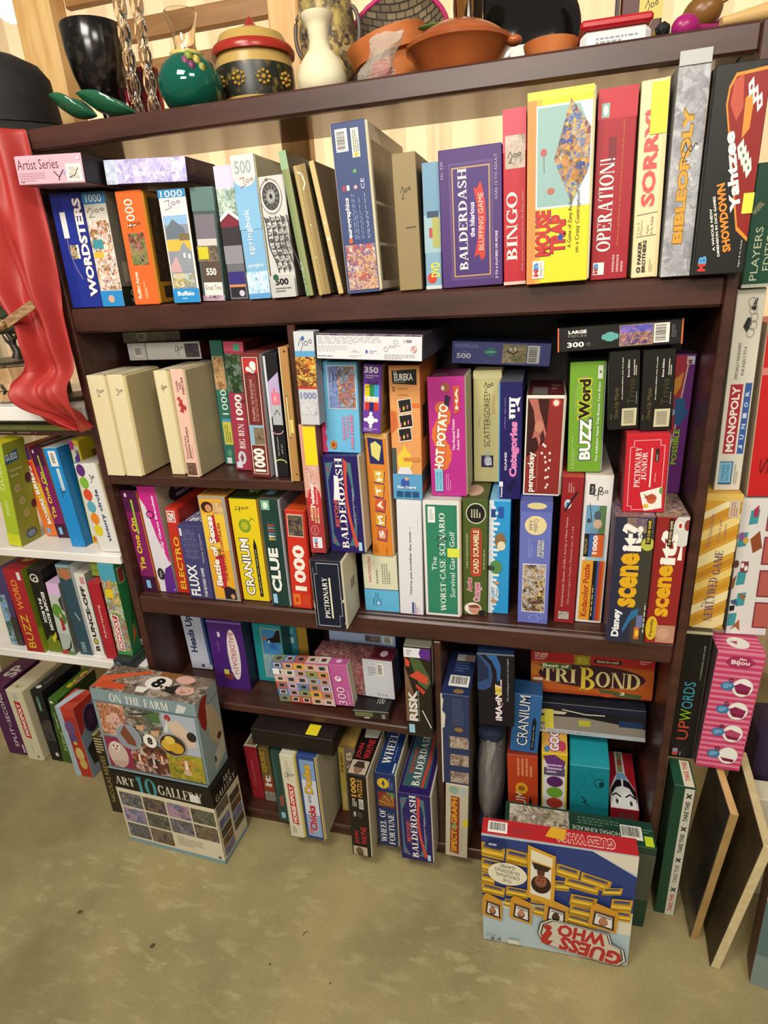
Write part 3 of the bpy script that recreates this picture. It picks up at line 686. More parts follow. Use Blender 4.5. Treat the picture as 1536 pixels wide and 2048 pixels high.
box('bwpattern', 'puzzle_box', 'black and white patterned puzzle box with swirling leaves and a green puzzle piece', 'puzzle box', G1, '#c9c7c2', [
    *[RING(.42, .84, .34 - .05 * i, .11 - .016 * i, '#2a2a2a', .88) for i in range(6)], E(.42, .84, .06, .02, '#222222'), R(.22, .955, .70, .99, '#d8c8c0'), E(.32, .972, .06, .012, '#2a2a2a'),
    *[P('#3a3a3a', (.42 + .20 * cos(t - .2), .84 + .065 * sin(t - .2)), (.42 + .33 * cos(t), .84 + .105 * sin(t)), (.42 + .20 * cos(t + .2), .84 + .065 * sin(t + .2))) for t in [i * pi / 6 for i in range(12)]], RING(.42, .84, .44, .14, '#8a8884', .95),
    *[K('#4a4a4a', .0011, *[(.06 + .22 * k + .30 * (t ** 1.6) + .04 * sin(t * 9), .68 - .46 * t) for t in [i / 10 for i in range(11)]]) for k in range(5)],
    *[q_ for k in range(4) for i in range(8) for q_ in (E(.17 + .22 * k + .30 * ((i / 8) ** 1.6), .655 - .056 * i, .085, .017, '#3c3c3c', 10), E(.17 + .22 * k + .30 * ((i / 8) ** 1.6), .655 - .056 * i, .060, .011, '#c9c7c2' if (i + k) % 3 else '#6a6a6a', 10), E(.17 + .22 * k + .30 * ((i / 8) ** 1.6), .655 - .056 * i, .02, .005, '#2c2c2c', 6))],
    R(0, 0, 1, .19, '#bdbbb6'), T('500', .22, .105, .76, .165, '#1a1a1a', 0, 'x'), E(.26, .175, .12, .03, '#2c5a40', 7), N(.2, .04, .86, .09, '#5a5a58', 2, 0)], side='#5a5750', top='#6a6862')
box('greenwrap', 'picture_board', 'thin board edge wrapped in green tinted plastic, leaning among the top shelf puzzles', 'board', G1, '#7a8858', [
    R(0, .88, 1, 1, '#8fae84'), R(.5, 0, 1, .88, '#8a9060'), R(.05, .0, .35, .25, '#5f7a50 #a8b890 #6a8060|200')], side='#4a4430')
box('kraftbag', 'picture_board', 'thicker cardboard slab in clear plastic leaning right on the top shelf', 'board', G1, '#9c8656', [
    R(.1, .0, .3, 1, '#b09a66'), R(.6, 0, 1, 1, '#8a7448'), K('#e6ddc0', .0012, (.3, .95), (.6, .93), (.7, .86), (.5, .82)), E(.5, .55, .05, .006, '#e8e0c8'), E(.4, .3, .05, .006, '#e8e0c8')], side='#5a5138')
box('stick', 'picture_board', 'thin pale wooden board edge leaning steeply beside the tall navy box', 'board', G1, '#c8b078', [
    E(.5, .55, .2, .008, '#efe6cc'), E(.5, .43, .25, .012, '#efe6cc'), E(.5, .28, .2, .008, '#efe6cc'), E(.5, .08, .2, .008, '#efe6cc')], side='#5a4a34')
box('euro', 'puzzle_box', 'tall navy puzzle box with two barcode labels and a golden interior picture', 'puzzle box', G1, '#3a4878', [
    R(.04, .0, .96, .99, '#3d4a74'), B(.12, .84, .46, .965, 1), R(.56, .80, .78, .96, '#d8d4c4'), N(.6, .83, .76, .95, '#6a6a60', 3), E(.67, .815, .06, .012, '#e0b030'),
    E(.58, .725, .05, .012, '#58a060'), R(.18, .62, .26, .65, '#b04050'), R(.3, .62, .38, .65, '#d8d4d4'), E(.56, .635, .05, .012, '#d8a0a0'), T('CE', .72, .62, .82, .68, '#d8dce8', 90, 'n'),
    T('eurographics', .20, .34, .36, .58, '#e8e6e4', 90, 'b'), E(.27, .325, .06, .018, '#d06030', 8), N(.40, .33, .56, .6, '#7a86ac', 3), N(.60, .33, .70, .58, '#7a86ac', 2), N(.78, .33, .86, .6, '#9aa4c0', 2),
    R(.08, .02, .96, .30, '#b87a4a #d8b080 #7a4a60 #e0c8b0 #5a5088 #c86040 #9a5a38|150')],
    side='#cfc6a8', tray='#d6ccae', strip=.003, R_=[R(.05, .55, .9, .9, '#4a3a28 #6a5638 #2a2018 #7a6a48|60'), R(.05, .30, .9, .53, '#55452f #2f2419 #76603c|60'), R(.05, .06, .9, .28, '#4c3c27 #2c2116 #6b5837|60')])
box('kraft3', 'cardboard_box', 'plain tan cardboard box with a handwritten price near its middle', 'box', G1, '#8f7c54', [*PRICE(.3, .68, .42, .09), K('#4a4030', .001, (.45, .47), (.85, .475))], side='#4a4238', top='#6a5c40')
box('dvd', 'game_box', 'light blue game box with a red starburst, squeezed left of the wide purple box', 'game box', G1, '#7fa4b8', [
    R(0, .3, 1, .6, '#9ab8c0'), R(0, .6, 1, 1, '#7298b0'), R(.2, .58, .9, .63, '#3a4a60'), R(.3, .42, .55, .5, '#b05048'), R(.5, .34, .95, .58, '#a8a860'), E(.4, .09, .3, .045, '#c83c30', 9), T('DVD', .35, .10, .9, .22, '#d8d040', 90, 'b'), R(0, 0, 1, .03, '#c8d0d0')], side='#5a7888')
box('balder1', 'game_box', 'wide purple game box with white serif capitals and a red ribbon, top shelf', 'game box', G1, '#4a2d6c', [
    RING(.5, .5, .0, .0, '#4a2d6c'), R(.16, .055, .86, .90, '#5c4478'), R(.19, .07, .83, .885, '#4b3070'), R(.205, .08, .81, .87, '#b8945c'), R(.225, .09, .79, .86, '#452c6e'),
    S('BALDERDASH', .30, .13, .44, .86, '#efe6d8'), T('the hilarious', .48, .37, .56, .62, '#d8cce0', 90, 'b'), P('#c0392f', (.54, .22), (.62, .24), (.66, .19), (.72, .22), (.72, .36), (.74, .5), (.73, .62), (.69, .72), (.66, .76), (.60, .71), (.55, .72), (.60, .60), (.62, .48), (.60, .34)),
    T('BLUFFING GAME', .62, .27, .70, .68, '#f0c8b8', 90, 'n'), T('2 TO 6 PLAYERS OR MORE', .885, .05, .925, .40, '#d8c8dc', 90, 'b'), T('AGES 10 TO ADULT', .885, .62, .925, .93, '#c0aecb', 90, 'n'), T('No. 520', .03, .80, .07, .92, '#c0aecb', 90, 'n')], side='#3c2458', top='#5a3f78')
box('bingo', 'game_box', 'narrow red game box with tall white serif capitals and a worn label scrap', 'game box', G1, '#b3202c', [
    R(0, .77, 1, 1, '#c8485a'), R(.1, .68, .96, .86, '#b09a8c #c8b8a8 #8a7a70|120'), *PRICE(.2, .71, .6, .06), S('BINGO', .14, .15, .62, .55, '#f2e6d6'), T('With spinner and markers for the Bingo caller!', .80, .08, .92, .55, '#d89a90', 90, 'n'), R(0, 0, 1, .02, '#d8b8a8')], side='#8a1822', top='#8a2a30')
box('mouse', 'game_box', 'yellow and orange game box with a hexagonal marble picture', 'game box', G1, '#ecd32a', [
    R(0, 0, .14, 1, '#dd8a48'), R(.14, 0, .22, 1, '#e4a83c'), R(.0, .96, 1, 1, '#ead84a'), R(.14, .41, .99, .93, '#dfe4dc'), R(.16, .42, .97, .92, '#8fb0ac'), P('#d8dce0', (.97, .92), (.8, .92), (.97, .78)), P('#d8dce0', (.97, .42), (.72, .42), (.97, .6)),
    P('#3a4a90 #6a5a40 #c88a30 #2f6aa8 #d8b040 #7a3a50 #404a6a|85', (.42, .66), (.66, .95), (.97, .80), (.97, .60), (.70, .43)), E(.26, .70, .05, .02, '#b05a5a'), K('#6a8078', .0008, (.26, .69), (.27, .6)), E(.38, .50, .06, .018, '#b06a5a'),
    T('MOUSE', .15, .155, .38, .40, '#c23028', 90, 'x', '#6a2a48', .05), T('TRAP', .39, .165, .62, .37, '#c23028', 90, 'x', '#6a2a48', .05), E(.55, .25, .045, .02, '#2a4a9a', 7), T('A Game of Zany Action', .66, .19, .74, .46, '#2a2a20', 90, 'n'), T('on a Crazy Contraption!', .78, .16, .86, .49, '#2a2a20', 90, 'n'),
    R(.10, .03, .29, .13, '#e8e4dc'), T('M', .12, .04, .20, .08, '#c03030', 90, 'x'), T('B', .12, .08, .20, .12, '#3a80c0', 90, 'x'), N(.22, .04, .27, .12, '#8a8478', 2)], side='#c8bfa0', tray='#d8d0b0', strip=.003, top='#d8c83a')
box('operation', 'game_box', 'dark red game box with white slanted serif capitals and thin yellow side text', 'game box', G1, '#a01f2a', [
    R(0, .85, 1, 1, '#b8303a'), R(.1, .86, .3, .93, '#8ab0a0'), E(.2, .895, .06, .025, '#e0e8e0'), R(.32, .62, .52, .76, '#7a2028'), S('OPERATION!', .12, .16, .50, .66, '#efe2da'), T('Perform operations to earn money but don\'t set off the sensors', .66, .19, .72, .84, '#c88a48', 90, 'n'),
    R(.06, .03, .36, .10, '#e0dcd8'), T('M', .08, .035, .20, .065, '#c03030', 90, 'x'), T('B', .08, .066, .20, .095, '#3a80c0', 90, 'x'), N(.55, .04, .9, .14, '#d8a0a0', 3)], side='#6a141c', top='#7a5a3a')
box('sorry', 'game_box', 'cream game box with salmon red capitals and a long yellow price note', 'game box', G1, '#e3d2a4', [
    T('SORRY!', .20, .38, .72, .86, '#cf5a56', 90, 'x', '#e8c8a0', .05), R(.86, .0, 1, 1, '#d8c694'), T('2 to 4', .12, .235, .22, .30, '#8a7a60', 90, 'n'), T('Players', .25, .235, .35, .31, '#8a7a60', 90, 'n'), T('Ages', .48, .235, .58, .285, '#8a7a60', 90, 'n'), T('6 to Adult', .62, .235, .72, .33, '#8a7a60', 90, 'n'),
    K('#8a7a60', .0005, (.1, .34), (.85, .35)), K('#8a7a60', .0005, (.12, .225), (.85, .23)), T('PARKER', .20, .075, .34, .20, '#1f1a16', 90, 'b'), T('BROTHERS', .38, .03, .52, .205, '#1f1a16', 90, 'b'), RING(.26, .045, .08, .016, '#1f1a16', .5), N(.65, .03, .8, .1, '#b0a080', 2)],
    sticker=[(.38, .74, .98, .985, '#e2d24a')], side='#b8a880', top='#c8b890')
BX['bible'] = BX['bible'][:6] + (.287, .24)
bb = box('bible', 'game_box', 'silver marbled game box with raised gold capitals, tall torn lid by the black box', 'game box', G1, '#a3a3a6', [
    R(0, 0, 1, 1, '#a2a2a5 #b6b6b8 #8e8e92 #c2c2c4|45'), T('BIBLEOPOLY', .30, .17, .62, .80, '#d49a34', 90, 'x', '#8a6a2a', .08), *PRICE(.34, .56, .5, .09), E(.8, .62, .06, .01, '#eceae4')], sticker=None, side='#8a8a8c')
x_, y_, z_, yw_, ln_, w_, h_, d_ = BX['bible']
q = MB(); q.box((-w_ / 2, -d_ / 2 - .0022, h_ - .004), (w_ / 2, -d_ / 2 - .0006, h_ + .014), M('#b4b4b2'), .0002); q.build('torn_lid_flap', bb)
box('yahtzee', 'game_box', 'black game box with orange framed picture of cards and a yellow note', 'game box', G1, '#1d1b18', [
    P('#d98a2c', (.38, .955), (.28, .90), (.26, .82), (.74, .22), (.985, .16), (.985, .97)), P('#8a2018', (.40, .94), (.31, .89), (.29, .82), (.76, .24), (.985, .18), (.985, .955)), P('#b85038', (.36, .92), (.34, .82), (.48, .74), (.58, .80), (.52, .95)),
    P('#d88a34', (.60, .84), (.76, .88), (.74, .70), (.62, .66)), *[P('#e8e4dc', (.62 + .09 * i, .90 - .035 * i), (.70 + .09 * i, .93 - .035 * i), (.74 + .09 * i, .87 - .035 * i), (.66 + .09 * i, .84 - .035 * i)) for i in range(3)], *[E(.68 + .09 * i, .885 - .035 * i, .02, .012, '#a03030') for i in range(3)],
    *[P('#e4e0d4', (.56 + .06 * i, .62 - .03 * i), (.66 + .06 * i, .66 - .03 * i), (.70 + .06 * i, .60 - .03 * i), (.62 + .06 * i, .56 - .03 * i)) for i in range(4)], *[E(.635 + .06 * i, .61 - .03 * i, .02, .01, '#6a7a50') for i in range(4)],
    T('Yahtzee', .43, .31, .63, .70, '#f2eee2', 90, 'x', None, 0, 12), T('SHOWDOWN', .40, .11, .56, .46, '#dd8a30', 90, 'x', None, 0, 12), T('A WHOLE NEW', .26, .12, .31, .34, '#e8e4d8', 90, 'b', None, 0, 11), T('DIMENSION IN DICE GAMES', .33, .09, .38, .40, '#e8e4d8', 90, 'b', None, 0, 11),
    T('M', .08, .02, .24, .06, '#c83a34', 90, 'x'), T('B', .08, .06, .24, .10, '#5aa0d0', 90, 'x'), T('Ages 8 to Adult', .86, .03, .90, .17, '#e0dccc', 90, 'n')], sticker=[(.80, .30, 1.0, .40, '#e6d84a')], side='#14120f', top='#2a2620')

box('artist', 'puzzle_box', 'flat pink puzzle box with slim lettering and a barcode, overhanging the top left corner', 'puzzle box', G1, '#d5a9b6', [
    T('Artist Series', .03, .52, .64, .86, '#5a3a44', 0, 'n'), K('#3a3438', .001, (.56, .42), (.63, .22), (.70, .46)), K('#3a3438', .001, (.63, .22), (.62, .12)), N(.04, .10, .42, .42, '#b08a98', 4, 0), N(.04, .06, .14, .12, '#7a5a66', 1, 0), R(.69, .3, .72, .42, '#9a9ac8'),
    R(.745, .06, .97, .66, '#e8e0d8'), R(.78, .14, .93, .56, '#a8a49a #c8c4b8 #88847a|60|'[:-1]), K('#5a564c', .0008, (.78, .2), (.86, .26), (.92, .5)), E(.94, .84, .02, .06, '#e4c8d4')], side='#1c1418', top='#8a6a74', edge='#b890a0')
box('lavender', 'puzzle_box', 'flat lavender mottled puzzle box lying across the orange puzzle box', 'puzzle box', G1, '#b4a8d8', [
    R(.0, .02, 1, .98, '#b8aedc #cfc8ea #a498cc #d8d8ec #9a90c4|55'), R(.0, .0, .14, 1, '#b0b8d4 #c8d0dc #a8b0d0|60'), T('1000', .36, .30, .50, .50, '#f2f0f6', 0, 'b'), N(.5, .3, .9, .45, '#e4e0f2', 1, 0)], side='#2c1c34', R_=[R(.1, .3, .95, .9, '#4a2c38 #2a1a2c #6a4a48|70')], top='#3a2a48', edge='#8a7eb4')

# ------------------------------------------------------------------ second shelf, left bay
G2 = 'boxes in the upper left bay'
def cream(key, label, price, kind): box(key, 'storage_box', label, 'box', G2, '#dccfa6', [R(0, 0, .05, 1, '#cbbd92'), *(PRICE(.4, .80, .45, .07, '#4a4438', kind) if price else [])], side='#8f7648', top='#cfc4a4', tray='#c6b484', strip=.006)
cream('creama', 'plain cream box with a pen price, leftmost in the upper left bay', 1, 0)
cream('creamb', 'plain cream box with a pen price and bare brown side facing the gap', 1, 1)
cream('creamc', 'plain cream box with a pen price directly left of the pink puzzle box', 1, 2)
box('pinkpuz', 'puzzle_box', 'pale pink puzzle box with a brick red puzzle piece printed on its spine', 'puzzle box', G2, '#e2b9a6', [
    T('OVER', .32, .80, .48, .90, '#6a3430', 90, 'b'), T('300', .54, .82, .68, .88, '#6a3430', 90, 'b'), T('PIECES', .74, .78, .90, .93, '#6a3430', 90, 'b'), P('#a83a30', (.2, .74), (.45, .76), (.5, .72), (.62, .74), (.6, .69), (.85, .67), (.8, .63), (.6, .645), (.62, .61), (.3, .62), (.42, .66), (.25, .68), (.38, .71)),
    T('Painted Forest', .22, .18, .40, .40, '#7a3a34', 90, 'n'), T('JIGSAW PUZZLE', .48, .18, .66, .48, '#6a3430', 90, 'b'), N(.72, .18, .8, .38, '#a87a6a', 1), R(.1, .02, .85, .14, '#3a2a26 #6a4a3c #8a6a58 #2a2020|160')], side='#a89c7c', top='#c8b498', tray='#b8aa86', strip=.004)
box('teal1000', 'puzzle_box', 'dark teal puzzle box with autumn picture and a yellow panel', 'puzzle box', G2, '#2f6a5c', [
    R(.05, .62, .95, .88, '#a8865a #c8a070 #7a5a38 #d8c090|110'), T('1000', .34, .42, .84, .62, '#dfe6da', 90, 'n'), R(.2, .17, .9, .36, '#c8c050'), R(.2, .36, .9, .385, '#5a90b0'), N(.3, .19, .8, .34, '#6a7040', 3), E(.5, .1, .2, .03, '#5a8a68'), R(.2, .01, .6, .06, '#c8d0d4')], side='#234a40', top='#2a5a4c')
box('bigben', 'puzzle_box', 'raspberry red puzzle box with a dark green cottage scene, behind the maroon box', 'puzzle box', G2, '#9a3448', [
    R(0, .93, 1, 1, '#b0485a'), R(.5, .935, .8, .985, '#4a9078'), R(.0, .62, 1, .91, '#2f4a2a #1f301e #4a5a38 #6a7a70 #243a24|90'), T('1000', .30, .41, .68, .61, '#e8e0d4', 90, 'b'), *PRICE(.5, .5, .4, .08), S('BIG BEN', .34, .18, .66, .38, '#e4d8cc'), E(.42, .105, .22, .055, '#c8c8cc'), E(.42, .105, .10, .04, '#7a4450', 4), R(.1, .02, .4, .07, '#d0d0e0')], side='#5a1c28', top='#7a2838')
box('maroon1000', 'puzzle_box', 'deep maroon puzzle box with cream border lines and a large 1000 at its foot', 'puzzle box', G2, '#6e2a28', [
    R(.10, .03, .90, .97, '#d8ccb8'), R(.14, .035, .86, .965, '#6e2a28'), R(.16, .85, .84, .96, '#b83232'), E(.62, .91, .16, .03, '#f0ece0'), E(.36, .88, .10, .018, '#f0ece0'), K('#f0ece0', .003, (.36, .88), (.6, .86), (.72, .89)),
    R(.28, .46, .76, .84, '#5a2020'), R(.30, .465, .74, .835, '#7a3230'), T('Versailles : Le Grand Canal', .36, .47, .50, .80, '#d0b8a8', 90, 'n'), N(.56, .47, .70, .78, '#a07868', 3), R(.12, .28, .88, .44, '#88b0c8'), R(.34, .28, .88, .42, '#6a5a48 #8a7a60 #4a4034 #a09078|120'), R(.12, .275, .88, .28, '#d8ccb8'),
    T('1000', .18, .05, .80, .25, '#efe8dc', 90, 'x')], side='#d4d6da', top='#7a3834')
box('marvy', 'craft_box', 'black and white craft box with a pink puzzle piece on its spine', 'box', G2, '#1c1a1c', [
    P('#b8a8d0', (.15, .78), (.95, .86), (.95, .58), (.15, .50)), R(.3, .60, .9, .70, '#d8788c'), E(.55, .72, .09, .018, '#d8788c'), E(.6, .59, .07, .014, '#d8788c'), E(.58, .65, .12, .025, '#e8a0b0'), R(.25, .44, .95, .60, '#b0b4b8'), K('#3a3a3c', .0008, (.4, .52), (.6, .56), (.8, .52)),
    R(0, 0, .16, .98, '#c8ccd0'), T('classic stationery pieces', .36, .18, .48, .34, '#d8d4d4', 90, 'n'), T('and set', .62, .2, .72, .28, '#d8d4d4', 90, 'n'), *[K('#d8a0b0', .0012, *[(.5 + .42 * cos(t), .40 + .035 * sin(t)) for t in [3.3 + .3 * i for i in range(10)]])], *[K('#c8d878', .0014, *[(.5 + .42 * cos(t), .12 + .03 * sin(t)) for t in [.2 + .28 * i for i in range(10)]])]], side='#141214', top='#2a2a2e')
box('woodwrap', 'wrapped_plank', 'plastic wrapped wooden plank standing against the bay divider', 'plank', G2, '#b0834c', [
    E(.62, .97, .14, .008, '#4a3420'), R(.25, .34, .5, .66, '#6a5a3c'), R(.3, .35, .45, .65, '#d8c890'), R(.5, .38, .85, .48, '#dccf6a'), E(.7, .06, .12, .007, '#4a3420'), R(0, 0, .1, 1, '#d0c4a0')], side='#8a6a40')

box('barc1', 'puzzle_box', 'white flat box end with barcode and price, lying behind the plain cream boxes', 'box', G2, '#cfcdca', [
    R(0, 0, 1, 1, '#cfcdca'), R(.25, 0, .258, 1, '#5a5854'), B(.09, .18, .20, .8, 0), R(.27, .06, .98, .94, '#dcdad4'), R(.79, .10, .98, .9, '#3a3a3a #6a5a48 #2a3050 #8a7a60|120'), *PRICE(.66, .22, .12, .6)], side='#6a3028', top='#a8a49c')
box('barc2', 'puzzle_box', 'greyish flat box end with faint flowers, topmost behind the plain cream boxes', 'box', G2, '#a8a290', [B(.26, .1, .40, .9, 0), R(.45, .05, 1, .95, '#8a7e6c #6a5a58 #a89c88 #5a5048|90'), R(0, 0, .25, 1, '#a09c8c')], side='#4a4438', top='#5a5448')

# ------------------------------------------------------------------ third shelf, left bay
G3 = 'boxes in the middle left bay'
def tieone(key, label, grp): box(key, 'game_box', label, 'game box', grp, '#7c1f5c', [
    R(.0, .80, 1, 1, '#4e1840'), R(0, .0, 1, .16, '#3c1634'), T('Tie One On', .18, .22, .54, .74, '#d8c22c', 90, 'b'), P('#8fc03a', (.50, .60), (.62, .60), (.62, .90), (.50, .90)), E(.56, .90, .06, .015, '#a8d050'), E(.56, .60, .06, .015, '#a8d050'), E(.25, .955, .08, .02, '#d8c8d8'), R(.3, .04, .58, .12, '#7ab8d8')], side='#c86a28', top='#2a1424', T_=[R(.2, .1, .8, .3, '#7a8a98')])
tieone('tieone', 'plum game box with yellow lettering and a lime stick, beside the pink bracelet box', G3)
box('trendy', 'craft_box', 'hot pink and white craft box with a slanted white band and charm drawing', 'craft box', G3, '#d8d4dc', [
    P('#c42a86', (0, 1), (.0, .84), (.95, .28), (.98, 1)), P('#c42a86', (.0, 1), (1, 1), (1, .3), (.6, .5)), P('#5c2a86', (.35, .0), (1, .0), (1, .28), (.45, .22)), P('#d8d4dc', (0, .9), (.25, .82), (.75, .3), (.3, .1), (0, .1)), T('Trendy Charm Bracelets', .66, .33, .84, .92, '#efe4ee', 90, 'b'),
    RING(.42, .745, .22, .035, '#3a1430', .75), E(.42, .745, .14, .022, '#d8489a'), E(.28, .18, .2, .06, '#2c2a2c'), T('Style', .2, .15, .34, .21, '#e8e4e8', 90, 'n'), E(.9, .03, .04, .008, '#c8b8d8')], side='#b8a894', top='#b03080', R_=[E(.5, .86, .32, .11, '#3a2c38'), N(.3, .8, .7, .92, '#c8b8c0', 2, 0)])
box('electro', 'game_box', 'red game box with yellow capitals and a white rounded emblem', 'game box', G3, '#bf2f22', [
    R(.08, .84, .78, .97, '#e8e2da'), R(.14, .85, .72, .96, '#bf2f22'), K('#e8e2da', .0025, (.28, .94), (.28, .87), (.58, .87), (.58, .94), (.28, .905), (.58, .905)), T('ELECTRO', .30, .05, .80, .68, '#e8b030', 90, 'b', '#8a1c14', .07)], side='#a82418', top='#b83020', R_=[R(.1, .7, .9, .9, '#8a3a28 #c85038 #5a2a20|60')], tray='#a82820', strip=.002)
box('flux', 'game_box', 'slate violet game box with white jagged lettering, shorter than its neighbours', 'game box', G3, '#42406e', [
    RING(.40, .75, .33, .21, '#6a688e', .96, 4), *[K('#6e6c92', .0007, (.2 + .1 * i, .55), (.2 + .1 * i, .95)) for i in range(5)], *[K('#6e6c92', .0007, (.12, .58 + .08 * i), (.7, .58 + .08 * i)) for i in range(5)], R(.05, .86, .14, .96, '#d0d0dc'),
    T('FLUXX', .10, .04, .50, .48, '#e8e6ea', 90, 'b', '#2a284a', .07), T('THE BOARD GAME', .66, .03, .78, .44, '#d8d6e0', 90, 'b'), T('Family of Games', .80, .52, .90, .9, '#c0bed2', 90, 'n')], side='#33315c', top='#4a4876', T_=[T('FLUXX', .1, .1, .9, .5, '#e0dee6', 0, 'b')])
box('battle', 'game_box', 'grey edged game box with orange yellow spine, red banner lettering and a black oval figure', 'game box', G3, '#9c978e', [
    R(.05, .02, .86, .975, '#e2a42c'), R(.05, .5, .86, .84, '#e8c03c'), E(.3, .90, .22, .05, '#3a2018'), E(.34, .89, .12, .035, '#c88a60'), R(.5, .84, .85, .95, '#c8a060 #d8b888 #b07840|100'), P('#b8283a', (.22, .56), (.56, .58), (.50, .84), (.28, .80)), P('#b8283a', (.3, .44), (.62, .46), (.55, .14), (.34, .12)),
    T('Battle of Sexes', .18, .15, .42, .82, '#f2ece0', 90, 'x', '#7a1c28', .075), T('THE', .46, .42, .54, .52, '#1f1a18', 90, 'b'), T('THE BATTLE CONTINUES', .56, .2, .66, .76, '#a02834', 90, 'b'), P('#241c2c', (.42, .02), (.86, .02), (.84, .12), (.6, .15), (.42, .13)), E(.72, .05, .08, .025, '#c8906a')], side='#6a1c24', top='#b88840', T_=[R(.1, .1, .9, .9, '#c89a50 #7a3020 #d8b070|60')])
box('cranyellow', 'game_box', 'yellow game box with white balloon capitals outlined in black and a green disc', 'game box', G3, '#e2c81e', [
    T('CRANIUM', .18, .06, .50, .62, '#f4f0e0', 90, 'b', '#2a2618', .08), E(.46, .745, .22, .065, '#7a9a28'), E(.46, .745, .14, .04, '#b8b428', 6), K('#5a7a20', .0008, (.6, .78), (.74, .82), (.84, .80)), P('#1e1c16', (.66, .05), (.78, .05), (.78, .56), (.72, .63), (.66, .56)), T('the game for your whole brain', .69, .08, .75, .52, '#e8e0b0', 90, 'n'), *PRICE(.2, .87, .5, .06)], side='#7a2028', top='#3a4a1c', T_=[T('Cr', .3, .15, .9, .6, '#d8dcc0', 0, 'n')], tray='#a08830', strip=.002)
box('clue', 'game_box', 'dark green game box with bold white capitals and a row of tiny standing figures', 'game box', G3, '#1f3c36', [
    R(.08, .90, .52, .985, '#7ab090'), E(.3, .94, .12, .03, '#d8e8dc'), R(.26, .62, .74, .80, '#274840'), *[P(c, (.30 + .0 * i, .63 + .025 * i), (.62, .635 + .025 * i), (.66, .645 + .025 * i), (.30, .65 + .025 * i)) for i, c in enumerate(('#c8a040', '#d8d4cc', '#5a8aa8', '#a83a34', '#7a8a98', '#b04038'))],
    T('CLUE', .16, .14, .68, .56, '#eceee6', 90, 'x', '#14302a', .08), R(.12, .03, .34, .12, '#9ac8e8')], side='#c6c2c6', top='#4a4438', T_=[R(.1, .1, .5, .4, '#8ab8d0'), R(.4, .3, .9, .9, '#3a342c #6a5a40 #2a2620|60')], tray='#8a8890', strip=.003)
box('red1000', 'puzzle_box', 'vivid red puzzle box with giant white numerals and a street photo', 'puzzle box', G3, '#c9301f', [
    R(.1, .74, .86, .96, '#d8c8b0'), R(.13, .75, .84, .95, '#5a4a3c #3a2e28 #8a7a60 #2a2420 #6a5a68|120'), T('1000', .22, .19, .82, .66, '#f2e8de', 90, 'x'), R(.08, .03, .46, .155, '#d8582c'), R(.12, .04, .42, .145, '#e07a30'), E(.27, .09, .09, .03, '#c03c20'), R(.55, .03, .95, .15, '#cc4424')], side='#9a2418', top='#c84a20', tray='#b83020', strip=.002)

# ------------------------------------------------------------------ tall right bay
G4 = 'boxes in the tall middle bay'
def pictionary(fc): return [R(.09, .035, .91, .965, '#b8b8c0'), R(.105, .045, .895, .955, fc), R(.07, .80, .2, .98, fc), R(.8, .03, .93, .2, fc), R(.09, .80, .2, .806, '#b8b8c0'), R(.2, .80, .207, .965, '#b8b8c0'), R(.80, .2, .91, .206, '#b8b8c0'), R(.8, .035, .807, .2, '#b8b8c0')]
box('pictionary', 'game_box', 'worn black game box with cream sides and white serif capitals, overhanging the shelf', 'game box', G4, '#141a2c', pictionary('#141a2c') + [
    S('PICTIONARY', .34, .16, .50, .76, '#f0eee4'), R(.56, .16, .61, .76, '#e6e2c8'), P('#d8d4c4', (.93, .40), (.99, .42), (.99, .46), (.95, .45)), P('#d8d4c4', (.03, .28), (.0, .3), (0, .42), (.03, .35)), P('#d8d4c4', (.95, .08), (1, .1), (1, .14)), E(.9, .47, .02, .008, '#d8d4c4'), N(.06, .82, .12, .95, '#6a7080', 1)], side='#d8d0b8', top='#22242c', tray='#d8cfb2', strip=.002, R_=[R(.45, .45, .75, .60, '#8a877c')], edge='#1a2030')
box('funcstax', 'game_box', 'cream and sky blue box half with magenta heading, under the orange tile box', 'game box', G4, '#d6d4b8', [
    R(0, 0, 1, .385, '#5fb0d8'), R(0, .385, 1, .40, '#4a5a8a'), T('FUNCTION STAX', .16, .52, .24, .97, '#b8486a', 90, 'b'), N(.36, .5, .46, .92, '#8a8a78', 1), N(.54, .5, .8, .86, '#8a8a78', 4), N(.22, .1, .3, .32, '#2f6a9a', 1), N(.30, .1, .5, .34, '#3a78a4', 3), N(.34, .12, .46, .2, '#e8f0f0', 1)], side='#b8b49c', top='#c8c4a8')
box('weput', 'puzzle_box', 'plain white box with a small dotted line of text up its spine', 'box', G4, '#dddde2', [
    R(.08, .02, .96, .97, '#dcdce1'), T('"We\'ve put together the most ...', .46, .18, .58, .78, '#3a3a3e', 90, 'b'), N(.82, .72, .86, .94, '#b8b8bc', 1), R(.52, .01, .62, .115, '#4a5a90'), N(.64, .01, .76, .11, '#a83a5a', 2), N(.8, .02, .84, .1, '#9a8a9a', 1)], side='#c4c4c8', top='#c8c8cc')
box('worst', 'game_box', 'green game box with white border, two line serif title and a yellow note', 'game box', G4, '#dcdcd6', [
    R(.08, .025, .93, .965, '#2a6a58'), R(.10, .032, .91, .958, '#2f8062'), T('The', .22, .41, .36, .53, '#e4ece4', 90, 'n'), S('WORST-CASE SCENARIO', .44, .05, .60, .90, '#e8ece4'), T('Survival Game Golf', .72, .18, .86, .75, '#e4ece4', 90, 'n'), R(.14, .82, .34, .95, '#e8e8e4'), N(.18, .84, .3, .93, '#a0a0a0', 3), *PRICE(.36, .62, .3, .09)],
    side='#c8bfa2', top='#c8c8c0', tray='#c8b898', strip=.003, sticker=[(.66, .535, 1.0, .61, '#dbe04a')])
